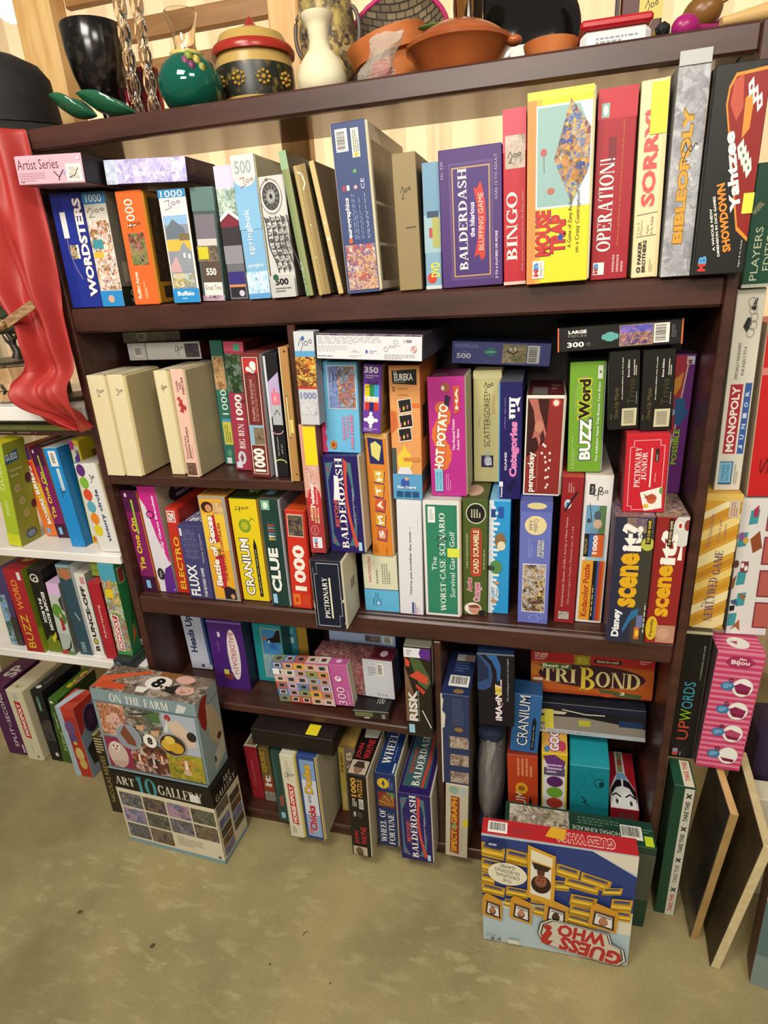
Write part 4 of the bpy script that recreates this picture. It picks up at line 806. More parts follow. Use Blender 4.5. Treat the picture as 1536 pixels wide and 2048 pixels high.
box('apples', 'game_box', 'olive green game box with red title plaque and black round badge', 'game box', G4, '#4a5a26', [
    E(.53, .885, .40, .085, '#c8ccb8'), E(.53, .885, .36, .076, '#1e1e1a'), N(.32, .85, .74, .92, '#c8c4a8', 4), P('#b84430', (.32, .38), (.38, .355), (.68, .355), (.76, .38), (.76, .74), (.68, .765), (.38, .765), (.32, .74)), P('#a83828', (.36, .39), (.72, .39), (.72, .73), (.36, .73)), T('CARD SCRAMBLE', .42, .38, .66, .75, '#e8d8a8', 90, 'b', '#6a2018', .06),
    T('A GAME OF COLLECTION STRATEGY', .14, .42, .22, .72, '#d0d4b0', 90, 'n'), N(.84, .42, .9, .7, '#b8bc98', 1), T('Oranges', .44, .13, .78, .30, '#c87888', 90, 'x', '#e8d8d8', .10), T('Apples', .18, .22, .42, .34, '#b85868', 90, 'x', '#e8d8d8', .10), E(.42, .065, .36, .055, '#e8dcd4'), E(.5, .06, .26, .045, '#c89078'), P('#7a4438', (.2, .09), (.6, .1), (.7, .075), (.3, .07)), E(.8, .03, .16, .025, '#1e1c1c')], side='#38441c', top='#4a5028', T_=[E(.4, .25, .35, .16, '#c8a08c'), R(.2, .5, .9, .8, '#8a8070')])
box('drip', 'game_box', 'white and bright blue game box with jagged icicle edge', 'game box', G4, '#2d97d2', [
    R(0, 0, .22, 1, '#dfe6ea'), *[R(.0, .03 + i * .045, .30 + .26 * ((i * 7) % 5) / 5, .055 + i * .045, '#dfe6ea') for i in range(21)], R(.10, .86, .30, .93, '#2a4488'), R(.42, .86, .68, .95, '#2a54a0'), E(.55, .66, .26, .075, '#8a6a48'), E(.6, .62, .2, .04, '#e0d8b8'), E(.36, .43, .30, .06, '#5a8a50'), R(.0, .4, .3, .44, '#3a4a40'), E(.30, .20, .22, .075, '#e6e4dc'), T('LOST', .16, .145, .32, .25, '#2d86c0', 90, 'x'), T('Plot', .36, .16, .48, .24, '#5a9ac8', 90, 'b'), E(.28, .12, .14, .02, '#b8906a'), E(.42, .29, .12, .015, '#c89a6a')], side='#2080b8', top='#7ab8dc')
box('cobble', 'puzzle_box', 'periwinkle blue puzzle box with a cream round emblem and a kitchen picture', 'puzzle box', G4, '#6670b8', [
    R(0, .92, 1, 1, '#5660a8'), E(.52, .965, .3, .025, '#d8c890'), E(.50, .815, .34, .075, '#e0cf98'), T('Cobble', .44, .765, .58, .865, '#5a5484', 270, 'n'), T('Hill', .3, .78, .4, .85, '#5a5484', 270, 'n'), T('1000-PC', .70, .56, .78, .70, '#e4d8a8', 270, 'b'), T('PUZZLE', .58, .57, .67, .70, '#e4d8a8', 270, 'b'), N(.28, .56, .44, .72, '#8a92cc', 2),
    R(.13, .10, .88, .51, '#c8c8d8'), R(.15, .11, .86, .50, '#3a342e #8a7a58 #b8c0cc #c89a50 #2a2622 #6a4a58 #e0c878 #4a4a78|110'), RING(.55, .05, .18, .03, '#8a90cc', .8), RING(.72, .07, .1, .025, '#8a90cc', .8)], side='#4a5298', top='#4a5498')
box('schlum', 'puzzle_box', 'tall dark red puzzle box with cursive white lines up its spine', 'puzzle box', G4, '#8f2126', [
    T('Scheherazade Queen of Silk | Art by a New Name', .28, .12, .42, .74, '#d8b0ac', 90, 'n'), T('550 piece Jigsaw Puzzle | Finished size 18 x 24', .58, .14, .70, .68, '#d0a09c', 90, 'n'), R(.2, .03, .72, .085, '#8a8478 #c8c4b8 #4a4440|150'), E(.32, .825, .16, .03, '#c8d0d8'), E(.30, .82, .08, .02, '#3a7aa8', 8), K('#2a1a1a', .002, (.2, .78), (.7, .90)), N(.28, .9, .6, .96, '#c88a88', 3)], side='#6a161c', top='#b04038', edge='#a83034')
box('kodak', 'puzzle_box', 'white edged puzzle box with hot air balloon photo over an orange striped panel', 'puzzle box', G4, '#e2dedb', [
    R(.20, .42, .90, .62, '#9cc0c8'), R(.12, .625, .84, .81, '#6f9cbc'), P('#5a7a50', (.42, .625), (.84, .625), (.84, .81), (.6, .81)), E(.54, .745, .13, .03, '#4a5a68'), E(.56, .69, .16, .03, '#c8a890'), R(.3, .625, .6, .66, '#6a90a8'), E(.24, .71, .07, .015, '#3a4a5a'), K('#3a3a40', .0007, (.24, .82), (.34, .7)), R(.12, .47, .84, .625, '#1e1a1a'),
    R(.30, .47, .84, .62, '#d8642c'), P('#3a62a8', (.30, .47), (.42, .47), (.50, .62), (.30, .62)), T('1000', .44, .49, .62, .615, '#f0ece8', 90, 'x'), T('PREMIUM', .15, .49, .25, .59, '#b8a070', 90, 'n'), R(.10, .02, .94, .445, '#dc9a2c'), T('Kodacolor Puzzle', .18, .045, .42, .42, '#a8341c', 90, 'b'), R(.52, .02, .66, .445, '#1c1918'), N(.55, .05, .62, .42, '#d8b878', 1), R(.66, .02, .74, .445, '#3a5498'), R(.74, .02, .86, .445, '#c84420'), R(.86, .02, .94, .445, '#d8702c'), R(.18, .88, .36, .945, '#1f1c1c'), T('Rose Art', .22, .89, .32, .935, '#d8d4d0', 90, 'n'), RING(.56, .915, .08, .015, '#3a3a3a', .6), *PRICE(.34, .845, .5, .07)], side='#b8744a', top='#d0c4b4')
box('scened', 'game_box', 'navy video trivia box with huge yellow lettering and torn foot, left of the red one', 'game box', G4, '#2a2c40', [
    R(.62, .0, 1, .9, '#3c3a30'), R(.3, .88, .95, .99, '#6a4a7a #8a7a58 #4a3a60|90'), T('scene', .22, .30, .70, .73, '#dea81e', 90, 'x'), T('it?', .20, .74, .72, .95, '#f0ece0', 90, 'x'), T('Disney', .12, .05, .38, .28, '#e8ecec', 90, 'x'), P('#2f6a98', (.42, .08), (.62, .20), (.78, .24), (.80, .30), (.6, .27), (.40, .12)), R(.72, .04, .86, .14, '#c86a34'), E(.8, .09, .05, .03, '#e0c040'), R(.76, .14, .92, .24, '#6a70a0'),
    E(.86, .80, .16, .05, '#b8b848'), R(.80, .80, .93, .985, '#1c1a16'), T('THE DVD GAME', .83, .81, .90, .975, '#e0c850', 90, 'b'), N(.93, .1, .98, .5, '#d8d4b8', 1), *PRICE(.48, .80, .4, .09, '#4a3a58')], side='#4a3a50', top='#6a5a5a', T_=[R(0, 0, 1, 1, '#7a5a6a #9a7a58 #4a4a78 #b08a80|70')])
box('scener', 'game_box', 'crimson video trivia box with huge yellow lettering and a silver disc in its corner', 'game box', G4, '#8e2422', [
    E(.84, .90, .32, .12, '#d0d0c8'), E(.74, .935, .10, .03, '#e8e4dc'), E(.74, .935, .05, .018, '#c03030'), E(.96, .94, .1, .04, '#8a3a34'), T('scene', .24, .23, .68, .64, '#dea81e', 90, 'x'), T('it?', .20, .64, .72, .90, '#f0ece0', 90, 'x'), P('#f0ece0', (.76, .68), (.90, .68), (.88, .78), (.82, .78)), R(.40, .78, .54, .985, '#1c1410'), T('THE DVD GAME', .43, .79, .51, .97, '#d8c090', 90, 'b'),
    E(.20, .13, .20, .10, '#d8b42c'), T('Family', .14, .06, .26, .21, '#6a4a14', 90, 'b'), R(.36, .015, .96, .16, '#b88a70'), E(.6, .09, .2, .05, '#c89a80'), R(0, .3, .04, .6, '#5a2018')], side='#6a1c1c', top='#8a6a60', T_=[R(0, 0, 1, 1, '#b08a78 #7a6a50 #c8a890 #6a4a68|70')])
box('hsm', 'game_box', 'pink to crimson game box with a wide yellow tape note across its top', 'game box', G4, '#a83238', [
    R(0, .45, 1, 1, '#cf9484'), R(.1, .5, .9, .7, '#d8b8a8 #c88a80 #e0ccb8|90'), E(.55, .42, .42, .12, '#c03038'), T('Twister', .30, .36, .56, .56, '#f0e4e0', 90, 'x'), T('Moves', .64, .40, .76, .52, '#e8b0b0', 90, 'b'), T('HIGH', .22, .27, .40, .38, '#e8d8a0', 90, 'b'), T('SCHOOL', .46, .25, .58, .38, '#e8d8a0', 90, 'b'), T('MUSICAL', .64, .25, .76, .38, '#e8d8a0', 90, 'b'), RING(.4, .19, .24, .04, '#d8a0a0', .88), T('Disney', .32, .165, .46, .215, '#e0b0b0', 90, 'n'), R(.2, .045, .80, .135, '#e0e0e4'), T('M', .3, .05, .5, .09, '#c03a40', 90, 'x'), T('B', .3, .09, .5, .13, '#6aa0d0', 90, 'x')],
    sticker=[(.22, .70, .98, .985, '#e6cf16')], side='#7a4a38', top='#a04a40')
def beyond(key, name, label, grp, tear): box(key, name, label, 'game box', grp, '#241a5c', [
    P('#4a7078', (.08, .1), (.08, .93), (.62, .95), (.80, .93), (.84, .62), (.84, .30), (.80, .08), (.24, .07)), P('#271d60', (.30, .07), (.14, .2), (.12, .75), (.30, .93), (.58, .94), (.72, .82), (.84, .55), (.84, .45), (.72, .2), (.56, .07)),
    T('BEYOND', .22, .28, .34, .60, '#c8543a', 90, 'b'), S('BALDERDASH', .36, .05, .56, .98, '#f0eadf'), P('#c8483a', (.60, .98), (.70, .94), (.66, .8), (.64, .6), (.68, .4), (.78, .18), (.86, .1), (.76, .05), (.68, .2), (.60, .4), (.57, .6), (.58, .8)), T('now Featuring 5 Categories', .76, .32, .82, .68, '#d8d4e4', 90, 'n'), N(.88, .32, .9, .66, '#6a5a98', 1), R(.84, .03, .94, .12, '#a8d0e8'), E(.14, .87, .03, .02, '#b03a5a'), E(.16, .13, .03, .02, '#b03a5a'),
    *([P('#e8e8ec', (.24, .56), (.42, .56), (.42, .80), (.3, .81), (.28, .7))] if tear else [])], side='#b8b0a0', top='#2a1c58', tray='#c8c0ac', strip=.003, T_=[] if tear else [P('#3a5a60', (.1, .1), (.85, .1), (.85, .9), (.1, .9)), S('BALDERDASH', .36, .12, .60, .95, '#ece6da'), T('BEYOND', .2, .3, .32, .7, '#b04a34', 90, 'b'), P('#b84434', (.66, .1), (.74, .1), (.8, .5), (.76, .95), (.68, .95), (.7, .5))])
beyond('bbalder1', 'game_box', 'navy purple game box with white capitals and red ribbon, above the worn black box', G4, True)
box('smath', 'game_box', 'orange game box with lettered tiles tumbling up its spine', 'game box', G4, '#d8822c', [
    R(0, .96, 1, 1, '#e0b060'), P('#262a60', (.12, .97), (.84, .95), (.86, .76), (.18, .765)), P('#d8d078', (.26, .92), (.5, .94), (.76, .90), (.62, .785), (.28, .83)), *[P('#5a2a6a', (cx - .26, v - .05), (cx + .24, v - .065), (cx + .31, v + .042), (cx - .18, v + .062)) for cx, v in ((.55, .665), (.50, .55), (.52, .435), (.50, .31), (.52, .19))],
    *[P(c, (cx - .24, v - .04), (cx + .22, v - .055), (cx + .27, v + .045), (cx - .2, v + .058)) for cx, v, c in ((.55, .665, '#d8a838'), (.50, .55, '#d89430'), (.52, .435, '#c85830'), (.50, .31, '#d8a030'), (.52, .19, '#c8603c'))], *[T(ch, cx - .13, v - .035, cx + .13, v + .035, '#f2ead8', 90, 'x', None, 0, 8) for cx, v, ch in ((.56, .665, 'H'), (.51, .55, 'T'), (.53, .435, 'A'), (.51, .31, 'M'), (.53, .19, 'S'))], N(.1, .03, .3, .1, '#a86020', 3), N(.7, .02, .78, .13, '#a04a20', 1)], side='#c8b088', top='#a8702c', tray='#d0b088', strip=.003)
box('white2', 'puzzle_box', 'silvery white puzzle box with red cartoon tractor picture, beside the bay divider', 'puzzle box', G4, '#c4c4c6', [
    R(0, .80, 1, 1, '#c8ccd0'), *PRICE(.2, .78, .7, .15), E(.45, .93, .08, .025, '#3a60a0', 8), R(0, .72, 1, .80, '#5a9cc8'), R(0, .42, 1, .74, '#c84a2c #e0b040 #5a3a28 #8a3a24 #e8d060 #7a6a40|110'), R(0, .40, 1, .425, '#b8382c'), T('1000', .1, .29, .92, .365, '#7a86b0', 0, 'b'), R(.1, .12, .9, .26, '#b8b8bc #d0d0d2 #a8a8ac|90')], side='#9a9a9c', top='#a4a4a6')
box('anim', 'puzzle_box', 'light blue puzzle box with a pink scalloped edge and a busy town picture', 'puzzle box', G4, '#6cb6dc', [
    R(0, 0, .12, 1, '#cc3f70'), *[E(.12, .04 + .062 * i, .025, .016, '#6cb6dc' if i % 2 else '#cc3f70', 10) for i in range(16)], R(.24, .49, .96, .96, '#c8d4e0'), R(.26, .50, .94, .95, '#5a6a98 #8a6a9a #b87a5a #6a5030 #9ab0d0 #4a4a58 #d09a70 #7a9a60|110'), R(.26, .50, .5, .95, '#8a9cc8 #6a7ab0 #a8b4d4|60'), *PRICE(.3, .70, .3, .2),
    T('JIGSAW', .56, .15, .64, .42, '#d48aa8', 90, 'x', '#8a6ab0', .05), T('PUZZLE', .66, .18, .72, .42, '#d48aa8', 90, 'x'), T('1000 PIECES', .76, .06, .84, .43, '#d48aa8', 90, 'x', '#8a6ab0', .05), E(.3, .09, .09, .05, '#c87a30', 10), E(.3, .09, .04, .022, '#8a4a20')], side='#8aa0a8', top='#8ab0c0')
box('purple350', 'puzzle_box', 'small purple puzzle box with coloured pencils and a white jigsaw piece', 'puzzle box', G4, '#6a3a9c', [
    T('350', .06, .87, .80, .96, '#f0eef0', 0, 'b'), N(.12, .79, .84, .85, '#d0c0e0', 2, 0), R(.1, .34, .86, .71, '#e8e4e0'), *[R(.12 + .245 * i, .54, .12 + .245 * (i + 1), .71, c) for i, c in enumerate(('#e0c81e', '#2f8a4a', '#3aa0d8'))], *[P('#e6c89a', (.12 + .245 * i, .47), (.365 + .245 * i, .47), (.24 + .245 * i, .54)) for i in range(3)], *[R(.12 + .245 * i, .34, .12 + .245 * (i + 1), .46, c) for i, c in enumerate(('#c8302c', '#1f2a6a', '#c83428'))], *PRICE(.2, .66, .6, .1),
    E(.46, .20, .2, .07, '#f0eef2', 12), E(.46, .29, .09, .03, '#f0eef2', 10), E(.46, .11, .09, .03, '#f0eef2', 10), E(.2, .2, .12, .028, '#f0eef2', 10), E(.74, .2, .12, .028, '#f0eef2', 10), N(.1, .03, .86, .08, '#c8b4dc', 2, 0)], side='#b89a58', top='#7a5aa0', R_=[R(.1, .1, .9, .9, '#a88a48 #6a5030 #c8b070|80')])
box('whiteflat', 'puzzle_box', 'large flat white puzzle box of fine print lying across the light blue and purple boxes', 'puzzle box', G4, '#dbd9dc', [
    R(0, .93, 1, 1, '#4a3a4a #8a7a88 #2a2430|60'), N(.02, .60, .62, .9, '#b0aeb4', 5, 0), N(.02, .30, .30, .56, '#b8b6bc', 4, 0), N(.02, .10, .27, .17, '#6a6870', 1, 0), N(.32, .1, .44, .2, '#b0aeb4', 2, 0), P('#b8bcc8', (.33, .3), (.37, .42), (.42, .3)), R(.475, .28, .495, .4, '#4a5aa8'), N(.51, .26, .58, .4, '#9098b8', 2, 0), T('1 000', .83, .70, .90, .82, '#6a6870', 0, 'b'), RING(.755, .72, .02, .08, '#9a98a0', .8), RING(.665, .45, .02, .09, '#9a98a0', .8), RING(.92, .46, .026, .13, '#c87a80', .78), K('#c87a80', .0012, (.905, .55), (.935, .37)), N(.69, .5, .8, .62, '#b8b6bc', 2, 0), RING(.80, .2, .0, .0, '#ffffff'), N(.65, .08, .93, .28, '#b8b6bc', 3, 0)], side='#3a3434', top='#2a2228', bev=.0018)
box('eureka', 'game_box', 'orange laboratory themed game box with a black chalk sign and test tube photos', 'game box', G4, '#dd9a5c', [
    R(0, .0, 1, .20, '#5a9cc8'), R(0, .2, .16, .40, '#4a5450'), P('#1f1d1c', (.1, .96), (.9, .97), (.9, .86), (.12, .87)), T('DR', .16, .935, .28, .955, '#e8e4dc', 0, 'n'), T('EUREKA', .18, .89, .78, .94, '#efeae0', 0, 'b', None, 0, 2), N(.16, .875, .8, .885, '#a8a49c', 1, 0), RING(.15, .83, .05, .016, '#5a4030', .6), N(.3, .82, .8, .845, '#b07a48', 1, 0), N(.3, .78, .84, .80, '#b07a48', 1, 0), P('#c8683a', (.0, .68), (.2, .67), (.24, .56), (.0, .5)), R(.7, .70, .98, .73, '#d87038'),
    *[('p', [(.22 + dx, v), (.66 + dx, v + .015), (.70 + dx, v - .085), (.26 + dx, v - .10)], '#e8e0d4') for dx, v in ((.04, .755), (.06, .645), (.02, .545))], *[('p', [(.245 + dx, v - .006), (.64 + dx, v + .008), (.675 + dx, v - .078), (.28 + dx, v - .092)], '#24201e') for dx, v in ((.04, .755), (.06, .645), (.02, .545))], *[E(.30 + dx + .12 * i, v - .07 + .01 * i, .03, .016, c, 8) for dx, v in ((.04, .755), (.06, .645), (.02, .545)) for i, c in enumerate(('#b04a58', '#d8c858', '#c86a7a'))],
    E(.44, .30, .26, .085, '#e4c644'), P('#e4c644', (.30, .34), (.58, .36), (.44, .43)), R(.4, .30, .95, .33, '#cf8044'), P('#d8d8dc', (.16, .2), (.7, .2), (.6, .255), (.26, .255)), E(.42, .13, .14, .04, '#3a56a8'), E(.48, .165, .08, .015, '#c8a488', 8), T('Blue Orange', .16, .08, .8, .11, '#e4ecf0', 0, 'b'), *[R(.12 + .27 * i, .02, .34 + .27 * i, .065, '#24507a') for i in range(3)]], side='#d07a38', top='#b8683a', R_=[R(0, 0, 1, .22, '#4a4a48'), R(0, .05, 1, .1, '#b03a30'), R(.1, .45, .3, .7, '#3a2418')])
box('hotpot', 'game_box', 'magenta game box with flame outlined white lettering and a blue badge', 'game box', G4, '#b32c86', [
    R(.0, .0, 1, 1, '#b52e88'), *[E(.34 + .09 * sin(i * .9), .28 + .047 * i, .19, .055, '#d8743c', 12) for i in range(11)], T('HOT POTATO', .20, .22, .46, .79, '#f2ecdc', 90, 'x', '#c0442c', .10, -6), T('The Musical Potato', .64, .40, .71, .66, '#efd4e4', 90, 'b'), T('Action Game', .76, .40, .83, .58, '#efd4e4', 90, 'b'), E(.48, .915, .13, .04, '#a0583a', 12), E(.42, .91, .05, .02, '#e0d0c8', 8), P('#3a2440', (.48, .86), (.62, .84), (.56, .76), (.44, .78)), P('#cf5a34', (.70, .70), (.85, .72), (.86, .93), (.70, .92)), T('HA', .74, .74, .82, .91, '#f0ecd8', 90, 'x'),
    R(.12, .035, .36, .24, '#7a4a80'), R(.12, .045, .34, .24, '#8cc8dc'), T('PARKER', .15, .06, .22, .22, '#4a98b8', 90, 'b'), T('BROTHERS', .24, .06, .31, .22, '#4a98b8', 90, 'b'), N(.42, .05, .58, .2, '#d88ac0', 3)], side='#b8b094', top='#6a2444', tray='#c4bb9c', strip=.002, T_=[R(.1, .1, .5, .4, '#7a5a62')])
box('scatter', 'game_box', 'pale yellow game box with thin lettering, set back between magenta and navy boxes', 'game box', G4, '#cfc78e', [
    R(.0, .93, 1, .98, '#dcd6a4'), T('SCATTERGORIES', .38, .33, .60, .80, '#4a4430', 90, 'n'), T('Junior', .62, .62, .82, .80, '#c88a58', 90, 'n'), N(.18, .5, .24, .65, '#b0a868', 1), R(.28, .14, .72, .25, '#3a3058'), E(.52, .20, .14, .05, '#a8b0c8', 8), T('B', .44, .16, .66, .235, '#d8dce8', 90, 'b'), E(.52, .275, .06, .015, '#a8c0c8'), *PRICE(.38, .81, .34, .09)], side='#a89e68', top='#b8b080')
box('categ', 'game_box', 'indigo game box with white columns and magenta curly lettering', 'game box', G4, '#1f1a5a', [
    R(0, 0, .05, 1, '#3a8ac8'), T('Categories', .46, .20, .90, .68, '#d050a0', 90, 'n', '#e8a8d0', .03), T('4', .46, .70, .66, .74, '#f0ecf4', 90, 'x'), *[R(.44, .71 + .045 * i, .70, .735 + .045 * i, '#ece8f0') for i in range(4)], R(.44, .70, .5, .88, '#ece8f0'), P('#f0ecf4', (.64, .86), (.92, .88), (.8, .80)), E(.84, .78, .05, .02, '#e8c8e0'), T('2-6 Players - Ages 12-Adult', .24, .62, .30, .88, '#a8a4d0', 90, 'n'), T('GAME', .26, .26, .36, .42, '#d8d4e4', 90, 'b'), R(.04, .115, .2, .16, '#e8e6ee'), T('Pressman', .08, .02, .18, .11, '#e0dee8', 90, 'b'), E(.5, .1, .14, .03, '#14103c', 7), E(.66, .15, .12, .025, '#14103c', 7)], side='#1a1648', top='#5a5a68', T_=[R(.05, .05, .95, .95, '#54545e')])
box('perq', 'game_box', 'white framed maroon game box with a hand tossing dice', 'game box', G4, '#e0dccf', [
    R(.04, .02, .97, .97, '#4a1c1c'), R(.05, .025, .96, .965, '#8a2a26'), P('#3a1614', (.05, .965), (.6, .965), (.56, .6), (.3, .45), (.05, .4)), P('#b0685a', (.06, .965), (.30, .965), (.38, .84), (.46, .76), (.56, .64), (.54, .58), (.44, .70), (.42, .56), (.38, .50), (.34, .56), (.30, .60), (.18, .58), (.22, .63), (.26, .72), (.20, .86)), E(.36, .7, .12, .06, '#c08068', 12), E(.78, .93, .11, .04, '#d05040'), E(.78, .93, .07, .028, '#ecdcc8'), P('#4a2020', (.38, .63), (.50, .6), (.52, .54), (.42, .56)),
    *[E(u, v, .035, .016, '#ecdcd0', 5) for u, v in ((.50, .525), (.55, .51), (.47, .44), (.68, .44), (.56, .40), (.69, .37), (.58, .35), (.67, .29), (.60, .27), (.60, .19), (.66, .2), (.62, .09), (.66, .12))], T('perquackey', .10, .04, .32, .45, '#f0e8dc', 90, 'b', '#6a2a24', .05), T('The exciting word game played on time allotted', .35, .05, .38, .45, '#d0a898', 90, 'n')], side='#c8c0ac', top='#4a1c1e', T_=[R(.15, .05, .55, .5, '#6a6058'), R(.6, .1, .95, .9, '#5a2024'), N(.65, .3, .9, .7, '#9a6a68', 2, 0)], tray='#c8bfa8', strip=.003)
box('nost500', 'puzzle_box', 'flat violet blue puzzle box with teal jigsaw logo and barcode lying across three boxes', 'puzzle box', G4, '#525594', [
    T('NOSTALGIA', .03, .72, .27, .88, '#9a9cc8', 0, 'n'), T('500', .05, .24, .20, .48, '#e0e0ec', 0, 'b'), N(.11, .53, .2, .58, '#9a9cc8', 1, 0), E(.40, .56, .045, .2, '#3a8a84', 9), E(.35, .56, .025, .10, '#3a8a84', 8), E(.45, .56, .02, .1, '#3a8a84', 8), K('#d0e4e0', .001, (.36, .55), (.44, .57)), N(.36, .12, .42, .16, '#8a90c0', 1, 0), R(.52, .10, .76, .92, '#8a8460 #b09a70 #6a6a48 #c8b890 #5a5a50|110'), E(.60, .70, .015, .08, '#e0d8d0', 8), E(.645, .72, .015, .08, '#e0d8d0', 8), K('#3a2a2a', .0012, (.57, .6), (.63, .5), (.67, .62)), B(.77, .12, .89, .88, 1)], side='#3a3c70', top='#4a4c80')
box('buzzg', 'game_box', 'lime green game box with white and black balloon lettering', 'game box', G4, '#6fa02e', [
    RING(.42, .665, .27, .215, '#9a8a6a', .92), E(.42, .665, .25, .195, '#7aac34'), T('Word', .28, .50, .62, .85, '#1f1c12', 90, 'x', '#d8d030', .09), T('BUZZ', .34, .12, .68, .50, '#f0f0ea', 90, 'x', '#3a4a5a', .08), T('The Addictive Game That Buzzes Your Brain', .82, .10, .89, .82, '#e4ecd8', 90, 'b', '#4a6a20', .05), R(.80, .85, .94, .965, '#d8dcd0'), E(.87, .91, .03, .012, '#5a6a4a'), N(.10, .03, .22, .35, '#a4c470', 2)], side='#2a3a1a', top='#2a3820', tray='#c8ccd4', strip=.002)
def oneup(key, label): box(key, 'game_box', label, 'game box', G4, '#16140f', [
    T('One-Up Mania', .18, .15, .36, .55, '#6a5c2c', 90, 'n'), N(.06, .14, .1, .26, '#8a7c4c', 1), T('Trivia', .62, .33, .84, .66, '#4a3c1c', 90, 'n'), T('For ambitious climbers, Ages 12 to adult', .42, .40, .47, .93, '#d8d4c0', 90, 'b'), T('Bonus Edition', .60, .68, .66, .90, '#d8d4c0', 90, 'b'), N(.78, .70, .9, .9, '#d0ccb8', 2), N(.88, .34, .92, .6, '#a8a490', 1), P('#c8bf9a', (.42, .05), (.90, .05), (.92, .28), (.44, .28)), *[R(.50, .08 + .022 * i, .82, .094 + .022 * i, '#8a8470') for i in range(8)]], side='#0f0d0a', top='#3a362c', edge='#2a261c')
oneup('oneupa', 'black game box with cream barcode label, left one of the pair above the red box')
oneup('oneupb', 'black game box with cream barcode label, right one of the pair above the red box')
box('picjr', 'game_box', 'bright red game box with white serif capitals and a tilted picture card', 'game box', G4, '#c4202e', [
    RING(.5, .5, .0, .0, '#c4202e'), *[K('#e6b0b0', .0006, *q) for q in ([(.12, .08), (.12, .84), (.2, .84), (.2, .92), (.80, .93), (.80, .86), (.9, .86), (.9, .14)], [(.12, .08), (.22, .08), (.22, .035), (.72, .035)])], S('PICTIONARY', .24, .33, .38, .84, '#f0dcd4'), S('JUNIOR', .40, .42, .52, .78, '#f0dcd4'), R(.60, .33, .635, .83, '#ecd8cc'), R(.70, .66, .78, .82, '#2a2420'), N(.72, .67, .76, .81, '#d8c8b8', 1), N(.7, .4, .76, .6, '#e08a88', 1),
    P('#ece8dc', (.40, .26), (.90, .34), (.93, .06), (.52, .02)), E(.68, .18, .12, .07, '#c05a3c', 8), E(.66, .20, .15, .03, '#b04a34', 8), E(.56, .085, .07, .03, '#d8b840', 10), P('#6a9a4a', (.86, .33), (.92, .33), (.93, .22), (.84, .27)), K('#8a5a3a', .0008, (.5, .24), (.56, .21), (.66, .22))], side='#8a1620', left='#6a2024', top='#c83440', tray='#b8a890', strip=.002, edge='#b81c2a')
box('kim', 'game_box', 'violet and crimson cartoon game box standing against the right side panel', 'game box', G4, '#6a2a78', [
    P('#a8303c', (0, .99), (.7, .99), (.4, .45), (0, .2)), K('#d8b8a8', .0012, (.72, .98), (.42, .42), (.1, .1)), R(.62, .93, .94, .985, '#c8d0dc'), T('M', .66, .935, .86, .96, '#b03040', 90, 'x'), P('#c88a30', (.12, .82), (.56, .88), (.5, .78), (.3, .72), (.1, .74)), P('#2f5a88', (.3, .70), (.72, .70), (.8, .62), (.95, .60), (.8, .56), (.62, .5), (.4, .52), (.36, .6)), E(.18, .6, .2, .03, '#9ab0c8', 9), T('KIM', .16, .25, .38, .38, '#8ab83a', 90, 'b'), T('POSSIBLE', .44, .22, .68, .48, '#9ac43e', 90, 'b', '#3a2a18', .05)], side='#4a1c58', top='#5a3a60')
box('large300', 'puzzle_box', 'flat black puzzle box with orange ends and sunset picture, topmost on the right', 'puzzle box', G4, '#1a1716', [
    R(0, 0, .012, 1, '#cf6a34'), R(.988, 0, 1, 1, '#cf6a34'), T('LARGE', .09, .72, .24, .86, '#e8e6e2', 0, 'x'), T('PIECES', .09, .58, .24, .68, '#8a8884', 0, 'n'), N(.1, .44, .22, .48, '#6a6866', 1, 0), T('300', .08, .16, .22, .38, '#e8e6e2', 0, 'b'), E(.255, .26, .02, .1, '#4a4846', 7), E(.43, .5, .055, .2, '#5fa8a0', 9), E(.38, .5, .02, .12, '#5fa8a0', 8), E(.48, .5, .02, .12, '#5fa8a0', 8), R(.505, .08, .77, .92, '#b8a050'), R(.508, .10, .767, .90, '#6a58a8 #c88a58 #8a6a80 #4a3a6a #d8a070 #5a4a38|90'), R(.508, .60, .767, .90, '#5a58b0 #8a70b8 #b88ac0|60'), B(.775, .12, .895, .90, 1), N(.91, .3, .95, .8, '#6a6866', 3)], side='#141210', top='#1e1a18')
# ------------------------------------------------------------------ lower bays
G5 = 'boxes on the lower left shelf'
box('heads', 'game_box', 'white game box with dark blue rounded lettering, leftmost on the lower shelf', 'game box', G5, '#c6cad8', [T('Heads Up', .16, .32, .56, 1.0, '#24285c', 90, 'b'), R(.5, .04, .64, .1, '#4a4e62'), R(.92, .1, 1, .98, '#3a5a98')], side='#2c5490', top='#8a94b8', R_=[R(.1, .2, .5, .8, '#3a6ab0 #8a9ac0 #4a3a48|60')])
box('balder2', 'game_box', 'violet game box with a white oval holding red capitals', 'game box', G5, '#48216e', [E(.66, .52, .17, .37, '#dcd0cc'), T('BALDERDASH', .58, .24, .72, .84, '#a83048', 270, 'n'), R(.27, .77, .34, .84, '#d8d0dc'), N(.22, .55, .26, .8, '#8a6aa8', 1), P('#7a3a34', (.30, .16), (.52, .14), (.56, .22), (.4, .26), (.30, .24)), P('#dcd0cc', (.5, .3), (.58, .22), (.66, .3)), R(.0, .97, 1, 1, '#7a58a0')], sticker=[(.30, .225, .44, .295, '#c8bc4a')], side='#241438', top='#5a3a80')
